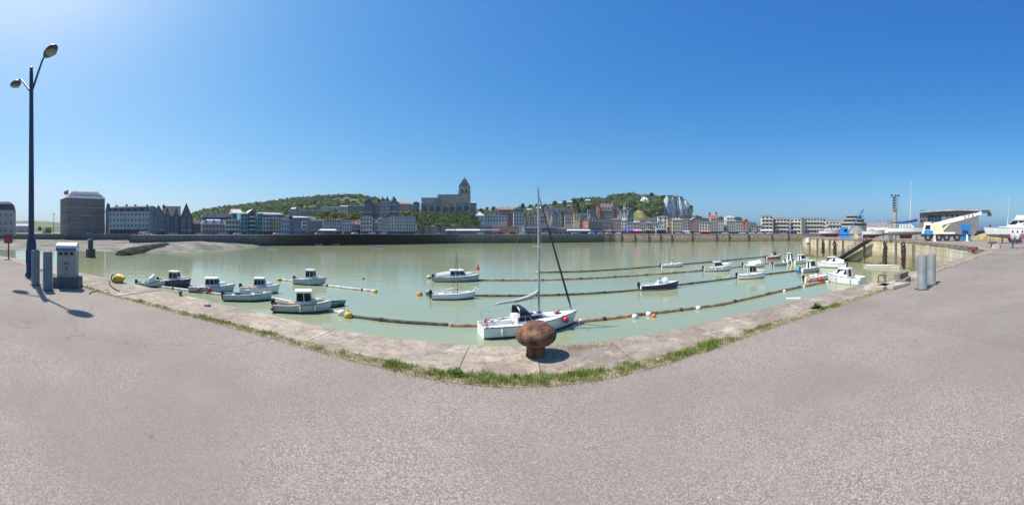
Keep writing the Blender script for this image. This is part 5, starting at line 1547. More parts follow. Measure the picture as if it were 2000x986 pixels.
# ---- the church above the quay
def church():
    r = 262
    c = pr(872, r)
    a = math.atan2(-math.sin(az(872)), math.cos(az(872))) + R(-6)
    zb = zh(416, r)
    t = thing('church', 'large grey flint church with square tower and slate spire on its bank', 'church', (c.x, c.y, zb), a)
    HOUSES.append((872, 'the church bank', r))
    k = r / F
    def X(px): return (px - 872) * k
    def Z(py): return zh(py, r) - zb
    st = mat('church_flint', (.40, .35, .275), .9, .2, .5, bmp=.4, dirt=((.24, .21, .17), .52, .6))
    st2 = mat('church_side', (.27, .255, .235), .9, .25, .7, bmp=.4, dirt=((.14, .14, .13), .5, .7))
    mb = MB(); mb.box(((X(821) + X(918)) / 2, 9, Z(397) / 2 - 4), (X(918) - X(821), 14, Z(397) + 8)); mb.build('aisle', st2, t)
    mb = MB(); mb.extrude([(0 + 2, Z(397.2)), (2, Z(385)), (9, Z(383.5)), (16, Z(397.2))], 'x', X(822), X(856)); mb.build('choir_roof', mat('church_slab', (.36, .32, .27), .9, .15, .3), t)
    mb = MB(); mb.box(((X(853) + X(900)) / 2, 10, (Z(390) + Z(398)) / 2), (X(900) - X(853), 11, Z(390) - Z(398))); mb.build('nave_wall', st, t)
    mb = MB(); mb.extrude([(4, Z(390)), (4, Z(378.5)), (10, Z(377.5)), (16, Z(390))], 'x', X(853), X(899)); mb.build('nave_roof', _mats['church_slab'], t)
    mb = MB(); mb.box((X(822.5), 8, Z(384) / 2), (.9, 11, Z(384))); mb.build('gable_wall', mat('church_red', (.22, .11, .10), .9), t)
    for q in range(8):
        xx = X(822) + (X(917) - X(822)) * q / 7
        mb = MB(); mb.box((xx, 1.3, Z(396) / 2 - 3), (1.0, 1.8, Z(396) + 6), top=(1, .55), shift=(0, .35)); mb.build('buttress', st, t)
    M_CW = glass('church_glass', (.03, .045, .045))
    for q in range(7):
        xx = X(822) + (X(917) - X(822)) * (q + .5) / 7
        ww = 1.5; z0, z1 = 2.2, Z(400) - .6
        mb = MB()
        pts = [(xx - ww, z0), (xx + ww, z0), (xx + ww, z1 - 1.6), (xx + ww * .6, z1 - .5), (xx, z1), (xx - ww * .6, z1 - .5), (xx - ww, z1 - 1.6)]
        mb.extrude(pts, 'y', 1.8, 1.96); w1 = mb.build('window', M_CW, t)
        mb = MB()
        for s in (-.5, 0, .5): mb.box((xx + s * ww, 1.78, (z0 + z1 - 1) / 2), (.14, .12, z1 - z0 - 1))
        mb.tube([(p[0], 1.78, p[1]) for p in pts[1:]] + [(pts[0][0], 1.78, pts[0][1])], .13, 4); mb.build('tracery', st, w1)
    # tower
    x0, x1 = X(896), X(917.5)
    cx, wd = (x0 + x1) / 2, x1 - x0
    mb = MB(); mb.box((cx, 7, Z(364) / 2 - 3), (wd, wd, Z(364) + 6)); tw = mb.build('tower', st, t)
    for s in (-1, 1):
        mb = MB(); mb.box((cx + s * wd / 2, 7 - wd / 2, Z(372) / 2), (1.1, 1.1, Z(372)), top=(.8, .8)); mb.build('buttress', st, tw)
        mb = MB(); mb.extrude([(cx + s * 1.5 - .7, Z(377)), (cx + s * 1.5 + .7, Z(377)), (cx + s * 1.5 + .7, Z(370)), (cx + s * 1.5, Z(368.5)), (cx + s * 1.5 - .7, Z(370))], 'y', 7 - wd / 2 - .08, 7 - wd / 2 + .02); mb.build('belfry_opening', M_DARK, tw)
        mb = MB(); mb.lathe([(.35, 0), (.35, 1.6), (.05, 2.6)], 6, (cx + s * wd * .47, 7 - wd * .47, Z(364))); mb.build('pinnacle', st, tw)
    mb = MB(); mb.box((cx, 7, Z(364.2)), (wd + .5, wd + .5, .5)); mb.build('cornice', st, tw)
    mb = MB(); q4 = math.pi / 4
    mb.M = Matrix.Translation((cx, 7, 0)) @ Matrix.Rotation(q4, 4, 'Z')
    mb.lathe([(wd * .70, Z(364)), (wd * .56, Z(359)), (wd * .53, Z(358.6)), (wd * .56, Z(358.2)), (wd * .34, Z(351.8)), (wd * .31, Z(351.4)), (wd * .33, Z(351)), (wd * .14, Z(347)), (.06, Z(344.5))], 4); sp = mb.build('spire', M_SLATE, tw)
    mb = MB(); mb.tube([(cx, 7, Z(346)), (cx, 7, Z(342.5))], .07, 5); mb.box((cx, 7, Z(343.8)), (.7, .1, .1)); mb.build('cross', M_DARK, sp)
    # annex on the right
    mb = MB(); mb.box((X(924), 9, Z(398) / 2 - 3), (X(930) - X(918), 10, Z(398) + 6)); mb.build('annex', st2, t)
    mb = MB(); mb.extrude([(3.8, Z(398)), (9, Z(395)), (14.2, Z(398))], 'x', X(917.6), X(930.4)); mb.build('annex_roof', M_SLATE, t)
church()
# retaining wall and market sheds below the church
r = rw(890) + 24
mb = MB(); a = pr(818, rw(818) + 24); b = pr(1012, rw(1012) + 30)
d_ = b - a
mb.box((0, 0, 2.3), (d_.length, 1.2, 5.4)); o = mb.build('retaining_wall', mat('old_retaining', (.22, .19, .165), .92, .25, .4, streak=True, bmp=.5, dirt=((.08, .09, .05), .52, .8)))
o.location = (a + b) / 2; o.rotation_euler.z = math.atan2(d_.y, d_.x)
tag(o, 'long dark stone retaining wall under the church bank', 'wall')
# ---- right of the church, slope
house(929, 946, 256, 421, 412, WH, 'pyr', M_PALEROOF, 2, 2, 'white pavilion with pyramid roof right of the church', 'the white pavilion', base=433, tan=4)
house(946, 991, 258, 421, 417, (.42, .46, .52), 'flat', M_ZINC, 2, 8, 'long pale blue building with columns and flat roof', 'the pale blue building', base=434, tan=2)
house(966, 976, 290, 411, 406, (.20, .22, .25), 'gs', M_SLATE, 2, 2, 'dark house on the skyline before the red roof', base=420, tan=2)
house(974, 1004, 284, 409, 404.5, (.36, .16, .14), 'gs', M_TILE, 2, 5, 'brick building with broad orange-red roof', 'the orange-roofed building', base=422, tan=3)
house(1003, 1024, 246, 414, 406, (.38, .42, .46), 'man', M_SLATE, 4, 4, 'tall grey-white house with red attic left of the mast', base=441, tan=3, wsz=(1.5, 1.9))
house(1025, 1040, 252, 426, 418, (.60, .46, .33), 'gf', M_SLATE, 3, 2, 'apricot villa with front gable left of the mast', 'the apricot villa', base=441, tan=6, chim=((-.4, .8),))
house(1038, 1056, 254, 423, 417, (.54, .47, .36), 'gs', M_SLATE, 3, 3, 'cream house just left of the mast with dark roof', base=441, tan=4, dorm=1)
house(1055, 1068, 258, 421, 416, (.60, .50, .28), 'gs', M_SLATE, 2, 3, 'sunlit yellow house right behind the mast', base=437, tan=4)
house(1057, 1076, 284, 415, 398, (.42, .38, .40), 'gf', M_SLATE, 3, 2, 'steep mauve-grey gable with white tip behind the yellow house', base=426, tan=0)
house(1070, 1080, 276, 410, 402, (.55, .53, .50), 'hip', M_SLATE, 4, 2, 'white tower-like house right of the steep gable', base=425, tan=0)
house(1077, 1098, 262, 419, 404, (.30, .34, .36), 'gs', M_SLATE, 3, 4, 'broad grey villa with two slate gables above the quay', 'the twin-gabled villa', base=437, tan=4, extra=gables(2, 4.5, .7, M_SLATE), d=12)
house(1097, 1103, 264, 422, 415, (.17, .18, .22), 'gf', M_SLATE, 3, 1, 'narrow dark house between the villas', base=439, tan=4)
house(1103, 1121, 256, 420, 413, (.45, .41, .36), 'man', M_SLATE, 3, 4, 'stone house with slate mansard and tall windows left of the conifer', base=438, tan=4, dorm=3, wsz=(1.2, 2.1))
house(1100, 1118, 300, 411, 406, (.40, .26, .24), 'hip', M_SLATE, 2, 3, 'brick house with rounded slate roof higher on the slope', base=419, tan=0)
house(1121, 1131, 254, 418, 414, (.62, .55, .36), 'flat', M_ZINC, 3, 2, 'sunlit cream house with two tall chimneys', base=430, tan=6, chim=((-.3, 1.2), (.3, 1.2)))
house(1131, 1147, 250, 419, 414, (.33, .27, .27), 'man', M_SLATE, 4, 3, 'mauve brick house with pale quoins below the conifer', base=443, tan=4, dorm=2)
house(1146, 1152, 270, 412, 408, WH, 'gs', M_SLATE, 2, 1, 'tiny white house peeping over the roofs right of the conifer', base=424, tan=0)
house(1152, 1163, 262, 415, 405, (.22, .27, .30), 'gf', M_SLATE, 3, 2, 'blue-grey gabled house left of the orange brick mansion', base=430, tan=4)
house(1160, 1171, 268, 409, 397, (.46, .20, .13), 'gf', M_TILE, 4, 2, 'orange brick gabled wing of the mansion on the slope', base=428, tan=-14, d=9)
house(1168, 1198, 272, 411, 396, (.24, .15, .16), 'gs', mat('purple_slate', (.12, .085, .095), .7, .2, .6), 3, 6, 'broad dark brick mansion with big purple roof on the slope', 'the brick mansion', base=429, tan=2, chim=((-.35, 1.3), (.2, 1.2)), d=12, dorm=5)
house(1194, 1206, 280, 402, 395, (.42, .24, .23), 'gf', M_TILE, 4, 2, 'pink brick gabled house behind the mansion', base=425, tan=2)
house(1207, 1229, 268, 418, 408, WH, 'gs', M_SLATE, 2, 4, 'white villa with three pointed dormer gables on the slope', 'the white gabled villa', base=428, tan=-6, extra=gables(3, 3.4, .8, M_PALEROOF))
house(1226, 1238, 266, 421, 409, (.17, .22, .25), 'gf', M_SLATE, 3, 2, 'dark slate-hung house beside the white gabled villa', base=431, tan=8)
house(1216, 1222, 330, 398, 394, WH, 'gf', M_ZINC, 2, 1, 'small white gable high among the trees below the summit', base=404, tan=0)
for (xx, yy, c_, rm, lab) in ((1113, 392, WH, M_ZINC, 'white cottage among trees on the skyline right of the mast'), (1094, 394, OFF, M_ZINC, 'pale cottage high on the slope right of the mast'), (1148, 389, OFF, M_ZINC, 'pale villa on the wooded crest above the conifer'), (1052, 404, OFF, M_PALEROOF, 'pale cottage on the skyline just left of the mast'), (1034, 407, CRE, M_PALEROOF, 'cream cottage on the skyline above the apricot villa'), (985, 408, CRE, M_TILE, 'cream cottage on the skyline above the orange roof'), (678, 385, BRK, M_TILE, 'brick house among the trees on the left hilltop')):
    house(xx - 5, xx + 5, 400, yy + 2.5, yy - .5, tuple(v * .8 for v in c_), 'gs', rm, 1, 3, lab, base=yy + 6, tan=0, found=3)

# ---- right part of the waterfront
house(1024, 1060, 16, 445, 443, (.20, .19, .19), 'flat', M_ZINC, 2, 8, 'low dark market hall on the quay left of the mast', 'the dark market hall', d=7, shop=(.16, .18, .2), win='g', name='market_hall', cat='building')
house(1060, 1085, 17, 444, 441, (.13, .12, .20), 'gs', M_SLATE, 2, 5, 'low purple-dark pavilion on the quay behind the forestay', d=7, shop=(.12, .12, .16), win='g', name='market_hall', cat='building')
house(1085, 1150, 18, 446.5, 444, (.30, .27, .25), 'flat', M_PALEROOF, 2, 12, 'long low arcade with pale roof edge right of the mast', 'the long low arcade', d=8, shop=(.22, .2, .2), win='g', name='arcade', cat='building')
house(1149, 1175, 18, 431, 425, (.27, .12, .10), 'man', M_SLATE, 4, 5, 'red brick house with dark dormers over a royal blue awning', 'the blue-awning house', dorm=4, shop=(.05, .07, .3), awn=(.03, .06, .35))
house(1175, 1194, 19, 432, 427, (.42, .30, .29), 'gs', M_SLATE, 3, 4, 'pinkish house with pink awning below the brick mansion', 'the pink-awning house', shop=(.2, .08, .08), awn=(.55, .25, .25))
house(1194, 1213, 18, 428, 425, (.40, .15, .14), 'flat', M_ZINC, 4, 4, 'bright red brick house with white window frames', 'the bright red house', shop=(.3, .3, .26))
house(1213, 1224, 18, 430, 426, (.56, .60, .62), 'man', M_ZINC, 4, 2, 'narrow white-blue house right of the bright red one', shop=(.12, .14, .16))
house(1225, 1237, 18, 434, 429, (.40, .42, .43), 'man', M_SLATE, 3, 2, 'grey dormered house over a blue tent', 'the grey dormered house', dorm=2, shop=(.05, .1, .3), awn=(.03, .10, .40))
house(1237, 1249, 18, 434, 430, (.36, .33, .32), 'man', M_ZINC, 3, 2, 'grey-brown dormered house over a magenta awning', dorm=1, shop=(.3, .05, .12), awn=(.6, .12, .25))
house(1249, 1260, 18, 429, 427, (.42, .34, .38), 'flat', M_SLATE, 4, 3, 'mauve flat-topped house between grey and beige ones', 'the mauve house', shop=(.3, .3, .32))
house(1260, 1272, 18, 428, 425, (.47, .44, .38), 'gs', M_SLATE, 4, 3, 'beige house right of the mauve one with a bay', shop=(.12, .12, .12), balc=1)
house(1272, 1284, 18, 428, 424, (.36, .37, .39), 'man', M_SLATE, 4, 3, 'steel-grey narrow house with attic windows', shop=(.12, .12, .14))
house(1281, 1301, 15, 440, 431, WH, 'gf', M_SLATE, 2, 4, 'small white house with low gable and wide balcony', 'the small white house', shop=(.14, .16, .16), balc=1, d=6)
house(1285, 1304, 24, 423, 420.5, (.70, .69, .66), 'flat', M_ZINC, 5, 2, 'tall bright white house under the cliff', 'the tall white house', d=9, wsz=(1.2, 1.5), win='g')
house(1304, 1313, 22, 427, 423, (.34, .31, .30), 'flat', M_SLATE, 4, 2, 'dull brown house in the gap right of the tall white one', d=9)
house(1313, 1333, 18, 429, 425, (.58, .46, .34), 'man', M_ZINC, 4, 4, 'apricot and cream house with grey mansard on the quay', 'the apricot quay house', dorm=3, shop=(.35, .3, .25), chim=((-.45, 1), (.45, 1)))
house(1333, 1347, 18, 427, 418, (.36, .28, .30), 'man', M_SLATE, 5, 3, 'tallest quay house with steep grey roof below the cliff', 'the tallest quay house', dorm=2, shop=(.2, .25, .35), awn=(.35, .42, .55), chim=((-.4, 1.1), (.4, 1.1)))
house(1348, 1365, 18, 431, 425, (.36, .16, .16), 'gf', M_ZINC, 4, 3, 'dark red brick house with arched pale gable', 'the dark red gabled house', shop=(.15, .13, .12))
house(1365, 1387, 18, 433, 425, (.58, .60, .57), 'man', M_SLATE, 4, 4, 'white and pale green house with dark mansard right of the cliff', 'the pale green house', dorm=4, shop=(.15, .25, .2), awn=(.5, .12, .1))
house(1388, 1403, 18, 426, 418.5, (.47, .38, .30), 'man', M_TILE, 5, 3, 'tan house with orange-brown roof and dark chimneys', 'the tan house', chim=((-.45, 1.3), (.45, 1.4)), shop=(.2, .2, .2))
house(1403, 1414, 18, 430, 423, (.62, .62, .62), 'man', M_SLATE, 4, 3, 'white house right of the tan one', chim=((.45, .9),), shop=(.3, .3, .3))
house(1419, 1437, 20, 431, 421, (.40, .45, .42), 'man', M_PALEROOF, 5, 4, 'grey-green house with rounded mansard near the quay bend', 'the grey-green house', shop=(.25, .12, .1), dorm=3)
house(1437, 1451, 20, 431, 423, (.50, .50, .49), 'man', M_SLATE, 4, 3, 'light grey house with dark mansard near the quay bend', shop=(.5, .5, .5), dorm=2)
house(1451, 1463, 20, 434, 427, (.48, .20, .15), 'gf', M_TILE, 4, 2, 'orange-red gabled house at the bend', 'the orange-red house', shop=(.4, .4, .38))
house(1463, 1479, 26, 440, 434, (.42, .46, .50), 'gs', M_SLATE, 3, 4, 'low blue-grey house before the flats', d=8, shop=(.4, .42, .44))
house(1478, 1489, 30, 440, 439, (.62, .60, .55), 'flat', M_ZINC, 2, 3, 'small white flat-roofed house left of the apartment tower', d=8)
def flats(x0, x1, r, e, c_, fl, by, lab, sh, **k):
    house(x0, x1, r, e, e - .6, c_, 'flat', M_FRAMEG, fl, by, lab, sh, d=12, wsz=(2.0, 1.6), balc=2, name='apartment_block', cat='building', win='g', **k)
flats(1487, 1510, 30, 422, (.58, .56, .50), 5, 3, 'pale apartment tower at the end of the old houses', 'the apartment tower', tan=4)
flats(1510, 1543, 31, 427, (.46, .38, .36), 4, 5, 'reddish low apartment wing beside the tower', 'the reddish apartment wing', tan=4)
flats(1544, 1565, 30, 427, (.60, .55, .44), 4, 3, 'cream corner block of the wide flats', 'the cream corner flats', tan=-20)
flats(1565, 1613, 30, 426, (.50, .47, .43), 4, 8, 'wide grey-cream apartment block with dark flat roof', 'the wide flats', tan=6)
flats(1613, 1652, 34, 431, (.46, .46, .45), 3, 6, 'lower grey apartment block behind the blue crane', 'the lower grey flats', tan=5)
# tiered round building
r = rw(1566) + 55
t = thing('round_building', 'round white tiered building behind the blue crane', 'building', pr(1668, 250, 0))
for k, (rad, z0, z1) in enumerate(((9.5, 0, 8.2), (7.6, 8.2, 11.0), (5.8, 11.0, 13.6))):
    mb = MB(); mb.lathe([(rad, z0), (rad, z1 - .5), (rad + .8, z1 - .45), (rad + .8, z1)], 24); tr_ = mb.build('tier', wallm((.42, .39, .35)), t)
    mb = MB(); mb.lathe([(rad + .05, z1 - 2.0), (rad + .06, z1 - 1.0)], 24); mb.build('window_band', M_GLASS, tr_)
# a mast on the skyline at far left
t = thing('telegraph_pole', 'thin telegraph pole left of the massive brown block', 'pole', pr(105, 236, 0))
mb = MB(); mb.tube([(0, 0, 0), (0, 0, 15)], [.22, .14], 6); mb.build('shaft', M_DARK, t); mb = MB(); mb.box((0, 0, 14), (2.4, .15, .18), rz=R(70)); mb.build('crossarm', M_DARK, t)
# ------------------------------------------------------------------ the pier and its yard, on the right
def across(x): return -az(x)          # local x runs to the right across the line of sight
def pier_at(x):
    d = Vector((math.sin(az(x)), math.cos(az(x))))
    for a, b in zip(PIER, PIER[1:]):
        a, b = Vector(a), Vector(b)
        e = b - a
        den = d.x * e.y - d.y * e.x
        t_ = (a.x * e.y - a.y * e.x) / den
        u = (a.x * d.y - a.y * d.x) / den
        if t_ > 0 and 0 <= u <= 1: return t_, e.normalized()
    return 60, Vector((0, 1))
TYRE = MB(); TYRE.torus((0, 0, 0), .31, .135, 16, 8, 'y'); TYRE = TYRE.mesh('tyre', M_RUBBER, True)
for (x, n, lab) in ((1610, 5, 'chain of tyre fenders nearest the pier head'), (1633, 5, 'second chain of tyre fenders from the pier head'), (1732, 6, 'chain of tyre fenders on the left of the close pair'), (1768, 6, 'largest chain of tyre fenders, by the grey posts')):
    r, e = pier_at(x)
    nr = Vector((-e.y, e.x, 0))
    t = thing('tyre_fender', lab, 'fender', pr(x, r, 0) + nr * .55, math.atan2(e.y, e.x) + math.pi, 'tyre fenders on the pier wall')
    for k in range(n): link('tyre', TYRE, t, (random.uniform(-.06, .06), random.uniform(-.04, .04), -.75 - k * .72), (R(random.uniform(-8, 8)), 0, R(random.uniform(-25, 25))), (1.15,) * 3)
    mb = MB()
    for s in (-.1, .1): mb.tube([(s, .3, .02), (s, .02, -.2), (s, 0, -.75 - (n - 1) * .72)], .03, 5)
    mb.build('chain', M_RUST, t)
# timber rubbing posts on the pier
for x in (1583, 1598, 1622, 1648, 1690, 1752, 1787):
    r, e = pier_at(x)
    nr = Vector((-e.y, e.x, 0))
    mb = MB(); mb.box((0, 0, -2.9), (.3, .3, 5.4)); o = mb.build('rubbing_post', M_TIMBER, pw)
    o.matrix_world = Matrix.Translation(pr(x, r, 0) + nr * .35) @ Matrix.Rotation(math.atan2(e.y, e.x), 4, 'Z')
# white plate at the pier head
r, e = pier_at(1577); nr = Vector((-e.y, e.x, 0))
mb = MB(); mb.box((0, 0, 0), (2.0, .08, 1.3)); o = mb.build('notice_board', M_FENDER); o.location = pr(1580, pier_at(1580)[0], -.75) + nr * .4; o.rotation_euler.z = math.atan2(e.y, e.x)
tag(o, 'blank white board fixed at the pier head', 'board')
# gangway down the wall
a = pr(1706, pier_at(1706)[0], .05); b = pr(1648, pier_at(1648)[0], -4.6)
e = (b - a); e2 = Vector((e.x, e.y, 0)).normalized(); nr = Vector((e2.y, -e2.x, 0))
if nr.dot(Vector((a.x, a.y, 0))) > 0: nr = -nr
t = thing('gangway', 'dark metal gangway sloping down the pier wall to the boats', 'gangway', a + nr * .5)
def gw(u, off, dz): return e * u + nr * off + Vector((0, 0, dz))
for off in (.15, 1.25):
    mb = MB(); mb.tube([gw(0, off, -.15), gw(1, off, -.15)], .26, 6); mb.build('stringer', M_DARK, t)
    mb = MB(); mb.tube([gw(0, off, 1.05), gw(1, off, 1.05)], .045, 6)
    mb.build('handrail', M_DARK, t)
    for k in range(9): mb = MB(); mb.tube([gw(k / 8, off, -.05), gw(k / 8, off, 1.05)], .03, 5); mb.build('baluster', M_DARK, t)
for k in range(16):
    c0 = gw((k + .5) / 16, .7, .03)
    mb = MB(); mb.box(c0, (1.1, .5, .05), rz=math.atan2(nr.y, nr.x)); mb.build('tread', M_DARK, t)
mb = MB(); mb.box(gw(1.02, .8, -.4), (3.2, 2.6, .7), rz=math.atan2(e2.y, e2.x)); mb.build('landing', M_DARK, t)

def yard(name, label, cat, x, r, group=None): return thing(name, label, cat, pr(x, r, 0), across(x), group)
# blue slewing crane
r = 86; k = r / F
t = yard('quay_crane', 'bright blue quay crane with raised lattice boom on the pier', 'crane', 1650, r)
M_CRB = mat('crane_blue', (.03, .20, .50), .45, .12, 1.5, dirt=((.05, .10, .18), .6, .5))
mb = MB(); mb.box((0, 0, .35), (3.0, 2.6, .7), top=(.9, .9)); mb.lathe([(1.0, .7), (1.0, 1.0)], 16); mb.build('base', M_CRB, t)
mb = MB(); mb.box((-.15, 0, 1.9), (2.7, 2.1, 1.9), top=(.7, .85), shift=(.0, 0)); bd = mb.build('cab', M_CRB, t)
mb = MB(); mb.box((.2, -1.02, 2.0), (.8, .06, .6)); mb.build('window', M_GLASS, bd)
a, b = Vector((.6, 0, .9)), Vector((37 * k, 0, zh(408, r)))
for dy in (-.32, .32):
    for dz in (-.28, .28): mb = MB(); mb.tube([a + Vector((0, dy, dz)), b + Vector((0, dy * .5, dz * .5))], .075, 5); mb.build('boom_chord', M_CRB, t)
mb = MB()
for i in range(10):
    p, q = a.lerp(b, i / 10), a.lerp(b, (i + 1) / 10); s = 1 if i % 2 else -1
    for dy in (-.28, .28): mb.tube([p + Vector((0, dy, .25 * s)), q + Vector((0, dy, -.25 * s))], .05, 4)
    mb.tube([p + Vector((0, -.28 * s, .25)), q + Vector((0, .28 * s, .25))], .05, 4)
mb.build('boom_lacing', M_CRB, t)
mb = MB(); mb.tube([b, b - Vector((0, 0, 3.4))], .025, 4); mb.box(b - Vector((0, 0, 3.5)), (.25, .2, .4)); mb.build('hoist_rope', M_DARK, t)
mb = MB(); mb.tube([(-.9, 0, 2.3), b], .03, 4); mb.build('luffing_rope', M_DARK, t)
# signal tower
r = 95; t = yard('signal_tower', 'white harbour signal tower with stacked dark lights', 'tower', 1748, r)
mb = MB(); mb.lathe([(.62, 0), (.52, 7.6), (.8, 7.8), (.8, 8.0)], 16); mb.build('column', M_CONC, t, True)
for k2 in range(5):
    mb = MB(); mb.lathe([(.45, 0), (.45, .35)], 12, (-.25, 0, 8.25 + k2 * .72)); mb.build('signal_light', M_DARK, t, True)
    mb = MB(); mb.lathe([(.62, 0), (.62, .06)], 14, (0, 0, 8.1 + k2 * .72)); mb.build('platform', M_GALV, t)
for sx, sy in ((.5, .3), (.5, -.3), (.85, .3), (.85, -.3)): mb = MB(); mb.tube([(sx, sy, 8), (sx, sy, 11.7)], .05, 5); mb.build('mast_leg', M_GALV, t)
mb = MB()
for q in range(6): mb.tube([(.5, -.3, 8.1 + q * .6), (.85, -.3, 8.6 + q * .6)], .035, 4)
mb.build('mast_lacing', M_GALV, t)['kind'] = 'stuff'
for dx in (-.9, .2, .95):
    mb = MB(); mb.tube([(dx, 0, 11.6), (dx, 0, 12.3)], .05, 5); mb.box((dx, 0, 12.0), (.5, .3, .4)); mb.build('lantern', M_DARK, t)
mb = MB(); mb.tube([(-1.3, 0, 11.7), (1.7, 0, 11.7)], .06, 5); mb.build('yard_arm', M_DARK, t)
mb = MB(); mb.torus((-1.6, 0, 4.4), .5, .06, 14, 6, 'y'); mb.tube([(-.7, 0, 4.4), (-1.1, 0, 4.4)], .05, 5); mb.build('hoop', M_DARK, t)
# hangar
house(1668, 1742, 90, 443, 434, (.66, .66, .64), 'gs', mat('dull_brown_roof', (.20, .16, .16), .8, .15, .4), 1, 9, 'long low white yard shed with brown roof on the pier', 'the white yard shed', tan=-4, d=9, wsz=(1.0, 1.4), win='g', name='yard_shed', cat='shed', group='buildings in the boat yard', base=471)
# modern grey building with curved roof
def port_office():
    r = 135; k = r / F
    t = yard('port_office', 'grey modern building with bowed roof and dark blue glazing behind the truck', 'building', 1853, r)
    def X(px): return (px - 1853) * k
    def Z(py): return zh(py, r)
    x0, x1 = X(1796), X(1912)
    n = 14
    top = [(lerp(x0, x1, i / n), Z(interp(lerp(1796, 1912, i / n), [(1796, 416), (1830, 413.5), (1870, 411.5), (1912, 412)]))) for i in range(n + 1)]
    mb = MB(); mb.extrude([(x0, -1), (x1, -1)] + top[::-1], 'y', 0, 12); mb.build('wall', mat('office_cladding', (.175, .165, .165), .8, .08, .3), t)
    mb = MB(); mb.extrude([(p[0] * 1.02, p[1] + .02) for p in top] + [(p[0] * 1.02, p[1] + .55) for p in top[::-1]], 'y', -1.2, 13); mb.build('roof', M_ZINC, t)
    for i in range(4):
        a, b = X(lerp(1811, 1839, i / 4)) + .08, X(lerp(1811, 1839, (i + 1) / 4)) - .08
        mb = MB(); mb.box(((a + b) / 2, -.05, (Z(420.5) + Z(432)) / 2), (b - a, .12, Z(420.5) - Z(432))); mb.build('glazing', glass('office_glass', (.015, .035, .09)), t)
    for px in (1850, 1860, 1870):
        mb = MB(); mb.lathe([(.6, 0), (.6, .1)], 14); o = mb.build('porthole', M_GLASS, t); o.rotation_euler.x = R(90); o.location = (X(px), 0, Z(421.5))
    for i in range(2):
        mb = MB(); mb.box((X(1800 + i * 6), -.05, Z(431)), (1.0, .12, 1.0)); mb.build('glazing', _mats['office_glass'], t)
    mb = MB(); mb.box((X(1886), 4, Z(411)), (X(1910) - X(1866), 5, 1.6)); mb.build('roof_plant', M_FRAMEG, t)
    mb = MB(); mb.box((X(1801), 3, Z(413)), (2.0, 2.0, 1.6)); mb.build('roof_box', M_CRB, t)
    HOUSES.append((1853, 'the port office', r))
port_office()
house(1893, 1946, 112, 438, 436.5, (.68, .66, .62), 'flat', M_ZINC, 1, 4, 'long low white wall shed right of the port office', tan=0, d=6, name='yard_shed', cat='shed', group='buildings in the boat yard', base=470, win='g')
